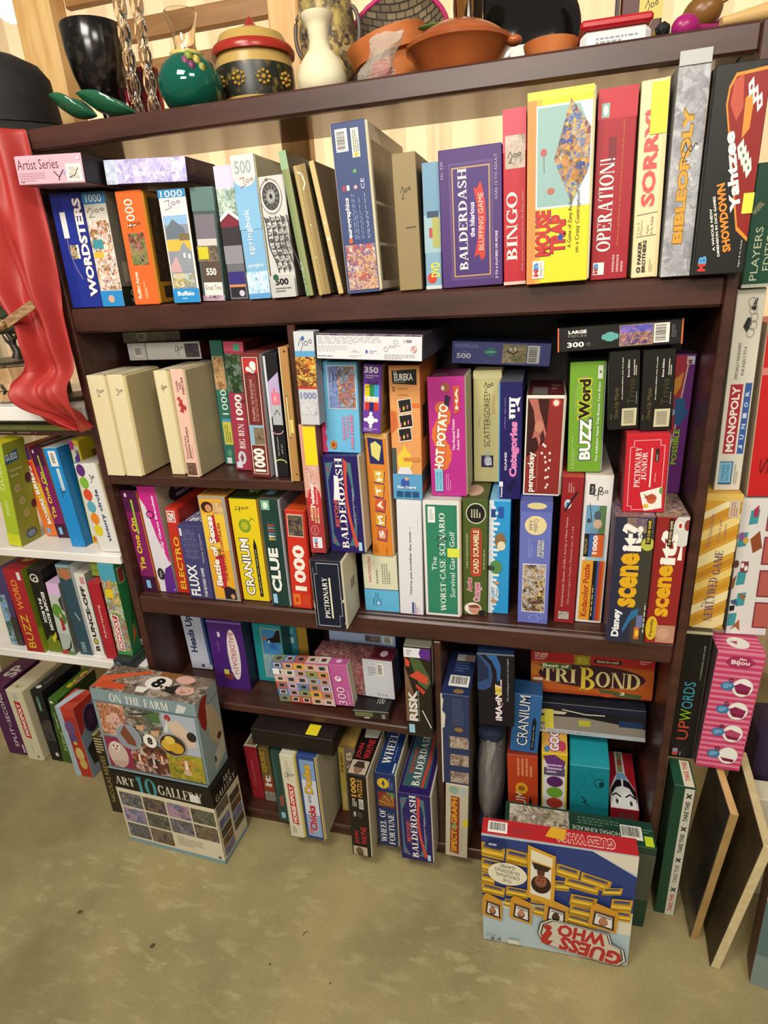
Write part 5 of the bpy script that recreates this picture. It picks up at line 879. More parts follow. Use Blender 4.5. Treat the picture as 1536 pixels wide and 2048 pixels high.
box('teal007', 'game_box', 'turquoise game box with a dark suited figure, half hidden behind the tiled box', 'game box', G5, '#1f8a90', [R(.28, .08, .96, .94, '#c8b870'), R(.30, .09, .95, .93, '#3f86b8'), R(.3, .09, .95, .5, '#6a98a8 #8aa8b0 #5a88a8|70'), P('#16181c', (.42, .74), (.7, .8), (.86, .93), (.95, .93), (.95, .72), (.66, .70)), E(.40, .765, .07, .035, '#a0684a'), P('#e8e4e0', (.5, .72), (.58, .75), (.54, .68)), P('#2a6ab0', (.5, .64), (.72, .70), (.84, .58), (.62, .58))], side='#167078', top='#1a7a80')
q = thing('game_box', 'small teal game box with an ochre side, behind the tiled box', 'game box', (.37, .20, .4226), (0, 0, 0), G5)
mb = MB(); mb.box((-.05, -.04, 0), (.0, .04, .175), M('#3a8a98'), .001, mats={'R': M('#a8802c')}); emit(mb, [R(.2, .72, .8, .82, '#6ab0b8'), R(.45, .55, .8, .66, '#c8e0e0'), E(.2, .62, .08, .03, '#d8e8e8')], lambda a, b, e: (-.05 + a, -.04 - e, b), .05, .175); mb.build('lid', q)
mb = MB(); mb.box((.0005, -.038, .002), (.03, .038, .173), M('#2e2416'), .001, mats={'F': M('#b08a34')}); mb.build('tray', q)
def grid(cols, nx, ny, pad=.012):
    out = []; rnd = random.Random(5)
    for i in range(nx):
        for j in range(ny):
            u0, v0 = i / nx, j / ny; u1, v1 = (i + 1) / nx, (j + 1) / ny; c = rnd.choice(cols)
            out.append(R(u0, v0, u1, v1, c)); a, b = (u1 - u0) * .2, (v1 - v0) * .2
            out.append(R(u0 + a, v0 + b, u1 - a, v1 - b, rnd.choice(('#e0d8cc', '#c8a860', '#8a8a90')))); out.append(R(u0 + a * 1.4, v0 + b * 1.4, u1 - a * 1.4, v1 - b * 1.4, rnd.choice(('#3a2a28', '#2a3438', '#4a4430', '#5a2c2c', '#30343c'))))
    return [(k[0], [(u * .76, v) for u, v in k[1]], k[2]) for k in out]
WINC = ('#c87a5a', '#8a9ab8', '#d0a8a0', '#b8543c', '#7a8a5a', '#d8a040', '#a890b0', '#c8c0b0', '#5a7aa8')
box('tiles', 'puzzle_box', 'puzzle box covered in a grid of colourful windows with a pink end panel', 'puzzle box', G5, '#b85a94', grid(WINC, 5, 6) + [R(.01, .72, .10, .86, '#e8e8ea'), R(.755, 0, .765, 1, '#e0d8d4'), T('300', .82, .06, .93, .50, '#e8c8dc', 90, 'n'), T('1 SET COMPLETE', .95, .06, .98, .42, '#e0b4d0', 90, 'n'), E(.87, .70, .045, .07, '#e8d0e0', 8), P('#b85a94', (.84, .70), (.88, .76), (.89, .70))], side='#c8c0ac', top='#b85a94', T_=[(k[0], k[1], k[2]) for k in grid(WINC, 5, 1)] + [E(.88, .5, .04, .25, '#e0c0d8', 8)])
box('mosaic', 'puzzle_box', 'white backed puzzle box with maroon mosaic top and barcode, behind the tiled box', 'puzzle box', G5, '#c8c8cc', [R(0, 0, .62, 1, '#6a3438 #8a4a48 #a87a78 #5a2a30 #b8908c|90'), R(.0, .86, .62, 1, '#5a3a3c #7a4a48 #a08078|70'), R(.62, .0, .99, .98, '#c8cad0'), B(.80, .6, .88, .9, 1), N(.68, .56, .78, .8, '#8a8c94', 4, 0), RING(.80, .08, .02, .03, '#6a6a70', .7), P('#b08a40', (.87, .06), (.91, .06), (.89, .12)), T('CE', .83, .06, .86, .1, '#5a5a60', 0, 'n')], side='#4a2428', top='#6a3438', T_=[R(0, 0, .7, 1, '#6a3438 #8a4a48 #a87a78 #5a2a30 #b8908c|90'), R(.74, .1, .98, .9, '#5a1c2c'), E(.86, .5, .05, .25, '#d0b8bc', 8)])
box('tin', 'tin_box', 'flat black tin under the maroon mosaic box', 'tin', G5, '#2a2622', [R(.05, .3, .55, .8, '#6a6a4a'), R(.3, .12, .45, .25, '#c8c4b8'), R(.8, .2, .9, .7, '#8a7a70'), R(0, .9, 1, 1, '#8a8880')], side='#3a2420', top='#1a1818', T_=[T('100', .6, .2, .8, .4, '#a8a49c', 0, 'n')])
x, y, z, yw, ln, w, h, d = BX['risk']; BX['risk'] = (x, y, z, yw, ln, w, .253, d)
box('risk', 'game_box', 'dark green and red war game box with white stone lettering, beside the lower divider', 'game box', G5, '#221d14', [R(0, .88, .70, .98, '#dcdce0'), P('#5a2a86', (.62, .98), (.56, .93), (.62, .88), (.98, .86), (.98, .98)), N(.1, .9, .3, .96, '#8a8a90', 2, 0), P('#7a5a44', (0, .80), (.10, .70), (.3, .50), (.4, .16), (.0, .16)), P('#4a5a34', (.2, .88), (.6, .86), (.9, .70), (.98, .62), (.8, .54), (.5, .6)), P('#c84a34', (.02, .88), (.2, .84), (.2, .78), (.05, .78)), P('#c84a34', (.16, .68), (.5, .74), (.86, .68), (.86, .60), (.6, .62)), P('#c0402c', (.4, .60), (.76, .52), (.68, .48), (.42, .56)),
    T('RISK', .10, .17, .44, .52, '#d8d4cc', 90, 'x', '#3a2a20', .07), T('THE WORLD CONQUEST GAME', .46, .17, .52, .52, '#b8b4a4', 90, 'n'), K('#d8d8d4', .0012, (.62, .30), (.94, .11)), R(.08, .03, .30, .13, '#9ac4dc')], side='#1a160e', top='#6a6a5c', R_=[R(.05, .55, .2, .98, '#c8c4b4')])
def plainbox(name, label, cat, group, lo, hi, c, art, side=None, top=None):
    mb = MB(); w_, d_, h_ = [hi[i] - lo[i] for i in range(3)]
    mb.box((-w_ / 2, -d_ / 2, 0), (w_ / 2, d_ / 2, h_), stack_mat(c), .001, mats={'R': stack_mat(side or c), 'L': stack_mat(side or c), 'T': stack_mat(top or c)})
    emit(mb, art, lambda a, b, e: (-w_ / 2 + a, -d_ / 2 - e, b), w_, h_)
    return tag(mb.build(name, None, ((lo[0] + hi[0]) / 2, (lo[1] + hi[1]) / 2, lo[2])), label, cat, group)
plainbox('puzzle_box', 'pale blue box end with barcode strip, behind the maroon mosaic box', 'puzzle box', G5, (.468, .158, .4227), (.652, .20, .578), '#6a8ac4', [R(0, .80, 1, .97, '#a8b8d8'), R(.55, .82, .78, .95, '#5a4a48 #8a7a70 #3a3438|90'), B(.82, .81, .96, .96, 1), R(0, .74, 1, .80, '#c8d4ec')], '#4a64a0', '#8aa4d4')
plainbox('game_box', 'bright blue box sliver between the maroon mosaic box and the dark war game', 'game box', G5, (.684, .13, .4227), (.713, .25, .585), '#2470a8', [R(.1, .82, .9, .96, '#1c1a1c'), R(.2, .84, .8, .92, '#b8642c'), R(0, .70, 1, .78, '#7ab0d0'), R(0, 0, 1, .6, '#2a5a88 #3a7ab0 #1c3a5a #a8803c|80')])
G6 = 'boxes on the bottom shelf'
box('redsmall', 'puzzle_box', 'dark red box end, leftmost on the bottom shelf under the black lid', 'box', G6, '#8a1f28', [T('Country', .3, .25, .6, .75, '#b85a60', 90, 'n'), R(0, 0, .08, 1, '#6a161e')], side='#4a1016', top='#a82c38', T_=[R(0, 0, 1, .4, '#b8b098'), R(.15, .05, .85, .38, '#5a4a3c #8a7a60 #3a3028|90')])
box('cluey', 'puzzle_box', 'olive and rust box end with golden lettering, second on the bottom shelf', 'box', G6, '#6a5a2c', [R(0, 0, 1, .45, '#8a3a24'), R(0, 0, 1, .18, '#8a8a80 #6a6a60 #a8a498|90'), T('QUIZ', .15, .55, .6, .95, '#b08428', 90, 'b'), T('it', .2, .28, .8, .5, '#d8d0c4', 90, 'b')], side='#3a3018', top='#5a4c24')
box('tealgreen', 'game_box', 'dark teal box end beside the white horse racing box', 'game box', G6, '#24443c', [N(.2, .5, .4, .9, '#4a6a60', 2), P('#8a4a40', (.3, .35), (.8, .4), (.7, .25), (.4, .2)), R(.3, .05, .7, .13, '#8ab8c8')], side='#182c28', top='#2a5048')
box('horse', 'game_box', 'white game box with a red slanted title bar, tilted out of the bottom shelf', 'game box', G6, '#d0cab2', [N(.3, .76, .7, .94, '#a8a290', 3), *PRICE(.2, .70, .7, .1), P('#b02a2c', (.28, .18), (.74, .16), (.74, .64), (.28, .67)), T('HORSE-OPOLY', .36, .19, .66, .64, '#ecdcd0', 90, 'x'), N(.2, .05, .5, .14, '#8a8a80', 3), R(.0, .0, .04, 1, '#b8b298')], side='#a89c50', top='#c8c4b0', tray='#b8ac5a', strip=.005)
box('chicks', 'game_box', 'blue bordered game box with red and yellow scripty lettering, right of the white one', 'game box', G6, '#28407c', [R(.12, .03, .86, .95, '#c8ccd4'), R(.12, .03, .86, .3, '#8aa0c0'), R(.12, .72, .86, .95, '#7a98c4'), T('Chicks', .24, .10, .66, .42, '#a8283c', 90, 'x', '#e0d0d4', .05), T('Dudes', .24, .56, .64, .90, '#d0a428', 90, 'x', '#5a5430', .05), T('versus', .34, .44, .5, .54, '#5a5a68', 90, 'n'), P('#c86a6a', (.2, .06), (.34, .06), (.34, .12), (.2, .12)), R(.93, 0, 1, 1, '#c8a838')], side='#b8b29a', top='#28407c', tray='#b5ae96', strip=.002)
box('goldgame', 'game_box', 'gold and maroon game box set back in the gap left of the black western box', 'game box', G6, '#6a4a34', [R(0, 0, .34, 1, '#a89440'), T('THE BEST', .08, .6, .24, .92, '#6a2020', 90, 'b'), R(.34, 0, 1, 1, '#7a6a58'), T('LAB', .45, .5, .8, .95, '#c8b8a0', 90, 'b', '#5a2a24', .06), R(.1, .05, .3, .3, '#b8a070')], side='#5a4a38', top='#a88448', T_=[R(.1, .05, .9, .5, '#c8a050'), R(.1, .6, .95, .95, '#d8902c')])
def jw(o, s): return [T('JOHN', .2, o, .46, o + s, '#b02a30', 90, 'b'), T('WAYNE', .54, o, .84, o + s * 1.4, '#b02a30', 90, 'b')]
box('wayne', 'puzzle_box', 'black puzzle box with red capitals, cowboy portrait photo and torn white top', 'puzzle box', G6, '#17120f', [T('1000', .18, .74, .46, .96, '#d0983c', 90, 'b'), T('PUZZLE', .52, .74, .76, .95, '#b8843a', 90, 'b'), N(.2, .62, .44, .72, '#c8c4b8', 3), R(.54, .60, .78, .72, '#b8b4a8'), N(.56, .62, .76, .7, '#4a4640', 3), T('USA', .22, .50, .36, .56, '#d8d4c8', 90, 'b'), E(.56, .53, .14, .04, '#3a3834'), *jw(.16, .16), R(.08, .015, .82, .125, '#b0a48c'), E(.4, .065, .2, .05, '#6a5240'), R(.3, .015, .6, .05, '#4a4038')],
    side='#b8ae94', top='#17120f', tray='#c0b498', strip=.003, T_=[R(.06, .02, .94, .28, '#b8a890'), E(.5, .12, .22, .1, '#8a6a54'), P('#3a2e28', (.2, .14), (.8, .14), (.68, .26), (.34, .26)), T('JOHN', .12, .32, .42, .62, '#b02a30', 90, 'b'), T('WAYNE', .5, .32, .86, .72, '#b02a30', 90, 'b'), P('#c8c4b4', (.2, .74), (.9, .76), (.98, 1), (.1, 1))])
box('wheel', 'game_box', 'navy game box with white slab capitals, yellow disc and a ribbed wheel emblem', 'game box', G6, '#1d2c5c', [E(.40, .87, .30, .07, '#c8a81e'), E(.40, .87, .25, .058, '#d0b430'), T('4', .32, .83, .48, .91, '#1d2c5c', 0, 'x'), N(.66, .80, .9, .95, '#6a78a0', 2), R(.1, .555, .94, .76, '#7a2c28'), *[P('#b8923c' if i % 2 else '#8a6a30', (.90, .575), (.90 - .78 * cos(i * .26), .575 + .18 * sin(i * .26)), (.90 - .78 * cos(i * .26 + .14), .575 + .18 * sin(i * .26 + .14))) for i in range(6)], P('#5a8048', (.5, .76), (.94, .76), (.94, .68)),
    S('WHEEL OF', .14, .06, .44, .52, '#dfe0dc'), S('FORTUNE', .56, .04, .86, .47, '#dfe0dc')], side='#b8b29a', top='#1d3468', tray='#c0b89c', strip=.003, T_=[S('WHEEL', .2, .22, .62, .95, '#ece8dc'), P('#1d3468', (.62, .2), (.9, .2), (.9, .9)), N(.72, .3, .78, .9, '#8a98b8', 1), R(.84, .03, .92, .25, '#d0d4dc')])
beyond('bbalder2', 'game_box', 'navy purple game box with white capitals and red ribbon, right of the wheel emblem box', G6, False)
box('specto', 'game_box', 'cream game box with orange capitals and a yellow round dot, under the torn navy box', 'game box', G6, '#bdb49c', [E(.36, .93, .22, .05, '#8aa494'), R(.62, .88, .9, .98, '#a8b4ac'), P('#8a3c28', (.20, .06), (.62, .04), (.62, .84), (.24, .85)), T('SPECTOGRAPH', .26, .07, .52, .83, '#d8982c', 90, 'x', '#7a2c1c', .07), E(.36, .43, .10, .04, '#3a8a70'), E(.36, .43, .05, .02, '#d8982c'), N(.7, .1, .76, .7, '#a09880', 1)], sticker=[(.78, .46, 1.0, .55, '#d0c024')], side='#7a7258', top='#b0a890')
box('navytorn', 'game_box', 'navy blue game box with brown portrait strips and a torn white left edge', 'game box', G6, '#2a3456', [R(0, 0, .05, 1, '#cfc9b4'), P('#cfc9b4', (.0, .62), (.12, .64), (.16, .78), (.05, .82), (.10, .94), (0, .98)), *[(R(.30, v, .96, v + .13, '#8a7264 #b8a494 #5a4438 #d0c4b4|110')) for v in (.02, .22, .42)], E(.62, .63, .16, .025, '#8a6a30', 9), N(.4, .68, .8, .96, '#4a5474', 6)], side='#6a5438', top='#243058', T_=[E(.6, .08, .2, .05, '#8a6a38', 7), B(.2, .18, .9, .42, 0), N(.3, .5, .8, .74, '#5a6a9a', 4, 0), R(.3, .76, .96, .92, '#b89a8c'), R(.3, .76, .6, .92, '#d8d4cc')])
G7 = 'boxes in the lower right bay'
box('craorange', 'game_box', 'rust orange game box with a gold disc, under the blue balloon lettered box', 'game box', G7, '#b5401f', [T('CRANIUM', .26, .12, .60, .60, '#e8dcc8', 90, 'n'), E(.46, .64, .20, .065, '#d89a28'), E(.46, .64, .12, .03, '#8a5a20', 8), N(.3, .78, .85, .97, '#d8926a', 4), P('#1c1512', (.70, .1), (.80, .1), (.80, .5), (.75, .56), (.70, .5))], side='#7a2812', top='#8a3018')
box('crablue', 'game_box', 'medium blue game box with white balloon lettering and black pencil, on the rust one', 'game box', G7, '#2f6298', [T('CRANIUM', .22, .12, .60, .98, '#e8ecec', 90, 'n', '#1a2a44', .05), P('#14161c', (.72, .06), (.86, .06), (.86, .56), (.79, .64), (.72, .56)), T('the game for', .76, .1, .82, .5, '#b8c4d0', 90, 'n')], side='#22486f', top='#274f7c')
box('goo2', 'game_box', 'yellow framed game box with purple, green and red blobs, left of the teal box', 'game box', G7, '#d0b420', [R(.06, .0, .92, .93, '#d8d4d0'), P('#6a3470', (.06, .97), (.5, .99), (.92, .93), (.86, .86), (.3, .84)), R(.1, .78, .9, .86, '#5a4a6a'), N(.2, .80, .8, .90, '#d8c4dc', 3, 0), *[E(.52, .72 - .11 * i, .32, .055, c) for i, c in enumerate(('#5a2a60', '#6a9a34', '#b0402c', '#6aa0a8', '#c8782c', '#c8b830'))]], side='#a08a18', top='#d8b428', T_=[R(.06, .05, .94, .9, '#d8a04a'), T('GOO', .3, .1, .7, .95, '#e8dce4', 90, 'x', '#6a2a6a', .10), E(.8, .3, .15, .2, '#b83a5a', 12), E(.2, .15, .1, .12, '#3a80b0', 12)])
box('tealbox', 'storage_box', 'plain turquoise box with pen scribbles and worn pale edges', 'box', G7, '#1a828c', [RING(.5, .5, .46, .47, '#14707a', .97, 4), RING(.74, .83, .13, .05, '#123a40', .85), P('#123a40', (.74, .83), (.84, .86), (.86, .80), (.76, .79)), K('#123a40', .0016, (.3, .66), (.42, .62), (.36, .60), (.5, .57)), K('#123a40', .001, (.42, .3), (.42, .2), (.56, .2), (.52, .27))], side='#0f6a74', top='#2196a2', T_=[RING(.5, .5, .42, .44, '#1a828c', .97, 4)], edge='#7ab4b0')
box('redface', 'game_box', 'low red game box with a black haired face and wide eyes printed on top', 'game box', G7, '#8a1a20', [T('EYES', .3, .75, .8, .92, '#5a4a48', 180, 'b')], side='#6a1218', top='#a01c28', T_=[P('#cfd0cc', (.02, .0), (.98, .0), (.98, .16), (.92, .34), (.72, .50), (.64, .58), (.60, 1), (.30, 1), (.32, .58), (.22, .50), (.04, .3)), P('#1c1820', (.03, .12), (.97, .12), (.94, .3), (.74, .46), (.5, .50), (.28, .47), (.06, .3)), P('#e4e4e0', (.03, .0), (.95, .0), (.93, .16), (.74, .34), (.5, .38), (.26, .34), (.06, .2)), P('#7aa8c8', (.30, .48), (.70, .48), (.62, .60), (.34, .60)), R(.38, .62, .56, .98, '#8a8a5a'), R(.40, .74, .54, .86, '#a04a3c'), K('#1c1820', .002, (.1, .20), (.25, .24), (.4, .19)), K('#1c1820', .002, (.58, .19), (.74, .24), (.9, .18)), E(.26, .11, .13, .05, '#f4f4f0'), E(.26, .11, .06, .045, '#6a6a68'), E(.26, .11, .025, .02, '#161616'), E(.74, .09, .13, .05, '#f4f4f0'), E(.74, .09, .06, .045, '#6a6a68'), E(.74, .09, .025, .02, '#161616'), P('#e4e4e0', (.46, .5), (.54, .5), (.52, .3), (.48, .3))])
box('imagin', 'game_box', 'black game box with blue globe arcs and small white and yellow lettering', 'game box', G7, '#14121a', [P('#2c4a78', (.0, .98), (.1, .98), (.36, .85), (.42, .70), (.36, .55), (.2, .5), (.0, .5)), P('#2f5f9c', (.22, .98), (.52, .98), (.64, .84), (.62, .66), (.54, .62), (.52, .78), (.4, .9)), P('#1c2a48', (.0, .98), (.12, .92), (.3, .8), (.3, .66), (.0, .6)), T('iMAgiNiff...', .48, .08, .72, .66, '#e8e4e4', 90, 'b', '#5a2030', .05), T('iff', .48, .44, .66, .57, '#d8c030', 90, 'b'), T('The revealing game you can imagine', .80, .36, .86, .95, '#b8b4b8', 90, 'n'), R(0, .985, 1, 1, '#6a7a80')], side='#0e0d12', top='#1c2c48', edge='#24262c')
box('openbox', 'game_box', 'crushed grey flat box with navy lid scraps and yellow tape notes', 'box', G7, '#8a8274', [R(0, .70, 1, 1, '#1c2034'), P('#1c1a1e', (.0, .55), (.5, .60), (1, .40), (1, .8), (0, .9)), P('#c8bca0', (.08, .62), (.32, .66), (.34, .74), (.1, .78)), R(.78, .42, .98, .62, '#1e3458'), R(.0, .12, .06, .5, '#2a2018'), R(0, 0, 1, .14, '#b0b4b8'), B(.06, .0, .16, .22, 0), N(.2, .03, .8, .08, '#8a9098', 1, 0), R(.05, .34, .16, .55, '#c8c04a'), R(.44, .32, .54, .52, '#b8b038'), K('#d0c8b8', .0015, (.3, .82), (.5, .72), (.66, .74))], sticker=[(.14, .14, .22, .80, '#ddd24a')], side='#7a7264', top='#22242c')
box('tribond', 'game_box', 'orange red game box with large cream capitals, standing behind the crushed grey box', 'game box', G7, '#a8441c', [R(0, .77, 1, 1, '#a01f20'), P('#b85a24', (0, .1), (1, .05), (1, .72), (0, .76)), P('#c87a2c', (0, .4), (.2, .5), (.2, .6), (0, .7)), E(.5, .48, .44, .28, '#3a1c28'), S('TRI', .09, .28, .38, .62, '#e0cf8a', 0), S('B', .41, .14, .54, .70, '#e0c640', 0), S('OND', .54, .24, .90, .62, '#e0cf8a', 0), P('#3a6a34', (.06, .66), (.12, .74), (.34, .72), (.34, .62), (.12, .62)), T('Best of', .10, .64, .32, .72, '#ece4cc', 0, 'b'), T('THE GAME', .03, .92, .14, .97, '#e8c8b8', 0, 'b'), T('OF CRAZY', .03, .86, .14, .91, '#e8c8b8', 0, 'b'), N(.03, .80, .18, .85, '#e0b8a8', 1, 0), R(.36, .74, .49, .98, '#8a7a24'), R(.38, .78, .47, .94, '#b8a030 #6a8a30 #a86a30|80'), R(.52, .82, .74, .90, '#1c1614'), T('TRIVIA IN A BOX', .54, .835, .72, .885, '#d8c8b0', 0, 'b'), N(.88, .86, .97, .96, '#d89a90', 2, 0), R(.02, .30, .10, .36, '#d8ccc0'), P('#4a5a34', (.56, .2), (.92, .12), (.9, .02), (.6, .08)), T('3', .74, .09, .78, .17, '#e0d8b8', 0, 'b'), E(.64, .06, .06, .05, '#b84a24')], side='#7a2a18', top='#8a2018')

# ------------------------------------------------------------------ floor in front of the bookcase
G8 = 'boxes standing on the floor in front'
box('kinkade', 'puzzle_box', 'dark green puzzle box with a misty picture strip, behind the blue and yellow face game', 'puzzle box', G8, '#1c3a2a', [R(.86, .35, 1, .92, '#4a4a3c')], side='#16301f', top='#1c4030', T_=[R(.03, .05, .44, .9, '#a89a80 #c8bca4 #7a6a50 #e0d8c8 #8a7a68 #5a5038|60'), R(.93, .05, .985, .42, '#c4d82c'), T('THOMAS KINKADE', .46, .26, .80, .42, '#d8dccc', 180, 'n'), N(.5, .5, .78, .82, '#5a7a64', 3, 0), B(.78, .22, .92, .74, 0), N(.92, .5, .99, .7, '#5a7a64', 2, 0)])
GW = [R(0, 0, 1, 1, '#aebfc4'), P('#d8d2bc', (0, .36), (.3, .33), (1, .29), (1, .52), (0, .5)), P('#2c3c78', (0, .40), (0, .98), (.2, .98), (.66, .985), (1, .78), (1, .50), (.5, .44)), P('#d8d0bc', (.7, .99), (1, .99), (1, .84)), P('#2c3c78', (.5, .98), (.72, .985), (1, .82), (1, .76))]
def rack(a, b, L_, H_, sl):
    H_ *= 1.25; q = lambda x, y: (min(a + x, .995), b + y + sl * x)
    return [P('#c79a26', q(0, 0), q(L_, 0), q(L_ * .94, -H_), q(-L_ * .06, -H_)), P('#8a6a3a', q(L_ * .08, -H_ * .1), q(L_ * .9, -H_ * .1), q(L_ * .86, -H_ * .4), q(L_ * .04, -H_ * .4)), P('#3a4478', q(L_ * .14, -H_ * .14), q(L_ * .84, -H_ * .14), q(L_ * .8, -H_ * .30), q(L_ * .10, -H_ * .30)), K('#e6c844', .0024, q(L_ * .04, -H_ * .62), q(L_ * .88, -H_ * .62)), K('#8a6420', .0012, q(-.01, -H_ * .84), q(L_ * .92, -H_ * .84))]
for a, b, L_, H_, sl in ((.0, .925, .16, .10, -.10), (.17, .90, .15, .10, -.12), (.50, .84, .15, .085, -.22), (.66, .80, .19, .085, -.24), (.0, .79, .13, .10, -.1), (.0, .66, .09, .08, -.1), (.49, .69, .10, .07, .1), (.56, .74, .22, .07, -.16), (.0, .56, .16, .07, -.1), (.17, .57, .15, .07, -.05), (.34, .555, .12, .08, .05), (.60, .60, .17, .08, -.05), (.60, .50, .20, .07, -.1), (.80, .70, .12, .05, .2), (.86, .62, .13, .09, .1), (.88, .52, .11, .07, .0), (.16, .46, .06, .06, 0), (.36, .44, .09, .07, -.1), (.58, .42, .2, .06, -.16)): GW += rack(a, b, L_, H_, sl)
def card(u, v, s, skin, hair): return [P('#c8902c', (u - .025, v - .015), (u + s * 1.02, v - .05), (u + s * 1.04, v + .15), (u + s * .1, v + .20), (u - .015, v + .17)), P('#a86c28', (u, v + .12), (u + s * .95, v + .095), (u + s * .98, v + .11), (u, v + .135)), P('#2a2430', (u, v), (u + s * .92, v - .03), (u + s * .90, v + .10), (u + .01, v + .125)), P('#dcd8d0', (u + .012, v + .014), (u + s * .83, v - .012), (u + s * .81, v + .088), (u + .022, v + .11)), E(u + s * .45, v + .035, s * .2, .036, hair, 12), E(u + s * .45, v + .048, s * .16, .034, skin, 12), K('#3a3440', .0011, (u + .03, v + .09), (u + s * .78, v + .072)), K('#5a5464', .0006, (u + .03, v + .10), (u + s * .78, v + .084))]
GW += card(.02, .285, .115, '#a87050', '#5a2c20') + card(.215, .305, .125, '#b88468', '#5a3024') + card(.445, .335, .135, '#4a3024', '#1f1612') + card(.745, .37, .155, '#b07a5c', '#9a6a4a')
GW += [P('#cf9a2c', (.31, .52), (.49, .47), (.49, .92), (.31, .985)), P('#e0d8b8', (.33, .86), (.47, .82), (.47, .90), (.33, .95)), P('#ded8cc', (.33, .56), (.465, .53), (.465, .80), (.33, .85)), E(.40, .655, .066, .082, '#2e1610', 20), E(.398, .685, .040, .056, '#8a5038', 16), P('#5a2c20', (.375, .735), (.42, .735), (.425, .79), (.37, .795)), P('#2a1c1c', (.335, .845), (.46, .815), (.44, .775), (.355, .785)), E(.384, .69, .006, .005, '#1c100c', 6), E(.412, .69, .006, .005, '#1c100c', 6), K('#5a1c18', .0012, (.385, .714), (.398, .719), (.411, .714)), E(.175, .70, .132, .10, '#e0d8bc', 28)]
for i_, t_ in enumerate(('THE', 'ORIGINAL', 'GUESSING', 'GAME!')): GW.append(T(t_, .175 - .0105 * len(t_), .625 + i_ * .042, .175 + .0105 * len(t_), .655 + i_ * .042, '#3a4a50', 180, 'n', None, 0, -8))
GW += [E(.10, .945, .075, .03, '#1c2c5c', 12), N(.05, .93, .14, .96, '#c8d0d8', 1, 0), *[P(c_, *[(.685 + (u_ - .685) * k_, .185 + (v_ - .185) * k_) for u_, v_ in ((.385, .20), (.40, .30), (.47, .355), (.60, .345), (.72, .33), (.86, .31), (.885, .22), (.965, .18), (.985, .08), (.94, .025), (.84, .025), (.66, .06), (.52, .075), (.42, .11))]) for c_, k_ in (('#2a2a3c', 1.0), ('#d8d2bc', .975), ('#343446', .935), ('#c8c2ae', .90))],
    T('WHO', .52, .195, .845, .315, '#b02a28', 180, 'x', None, 0, -5), T('GUESS', .535, .052, .955, .185, '#b02a28', 180, 'x', None, 0, -9), T('?', .405, .10, .495, .30, '#b02a28', 180, 'x'),
    T('2', .06, .045, .085, .075, '#2a2a38', 180, 'b'), T('6+', .10, .045, .13, .08, '#2a2a38', 180, 'b'), N(.02, .035, .13, .05, '#5a6a78', 1, 0), N(.02, .085, .15, .10, '#6a7a84', 1, 0), R(.18, .045, .26, .085, '#d4d4c4')]
box('guess', 'game_box', 'upside down blue and yellow guessing game box with printed faces, nearest on the floor', 'game box', G8, '#b8c8cc', GW, side='#c8b8a8', top='#b4272c', T_=[B(.04, .15, .17, .82, 0), N(.2, .2, .34, .6, '#8a3a3a', 3, 0), T('GUESS WHO?', .50, .18, .86, .72, '#b83030', 180, 'x', '#e0c0b4', .10), P('#d8a82c', (.42, .35), (.54, .25), (.56, .9), (.46, .98))], edge='#b8a8a0')
AG = [R(0, .77, 1, 1, '#17130f'), S('ART', .02, .82, .22, .93, '#d4ccb8', 0), S('GALLERY', .46, .80, .90, .93, '#d4ccb8', 0), S('10', .24, .74, .45, .985, '#3f8a90', 0), R(.78, .80, .86, .90, '#d8d8d4'), R(0, .72, 1, .77, '#d2c8ac'), R(0, 0, 1, .72, '#d2c8ac'), R(0, 0, 1, .05, '#7a98a0')]
for r_ in range(3):
    for c_ in range(4):
        if r_ == 2 and c_ > 1: continue
        AG.append(R(.02 + .245 * c_, .52 - .22 * r_, .25 + .245 * c_, .715 - .22 * r_, ('#3a3a44 #6a6a70 #4a4438 #8a8a90 #5a5a68|80', '#5a4a38 #7a6a58 #3a342c #6a5a70|70', '#4a5068 #7a8098 #b08a98 #3a3c50|60', '#4a4a3c #6a6a58 #34342c #808078|80')[(c_ + r_ * 2) % 4]))
AG += [N(.54, .12, .8, .24, '#a8a28c', 4, 0), R(.54, .2, .6, .26, '#b8b29c'), R(.94, .07, .97, .10, '#4a4a6a')]
AR = [R(0, .77, 1, 1, '#17130f'), S('ART', .45, .90, .75, .97, '#c8c0a8', 0), S('GALLERY', .1, .80, .9, .88, '#c8c0a8', 0), R(0, .05, 1, .77, '#d2c8ac'), R(0, 0, 1, .05, '#7a98a0'), R(.04, .62, .5, .76, '#5a4a38 #7a6a58 #3a342c|70')]
for r_ in range(4):
    for c_ in range(2): AR.append(R(.06 + .48 * c_, .45 - .125 * r_ + .12 * c_, .46 + .48 * c_, .56 - .125 * r_ + .12 * c_, ('#4a4a70 #6a6a90 #8a8aa8|70', '#3a342c #5a4a38 #2a2620|70', '#4a4438 #8a5a38 #3a3430|70')[(r_ + c_) % 3]))
box('artgal', 'puzzle_box', 'black and cream multi puzzle box with a grid of landscape pictures, on the floor', 'puzzle box', G8, '#17130f', AG, R_=AR, side='#17130f', top='#17130f')
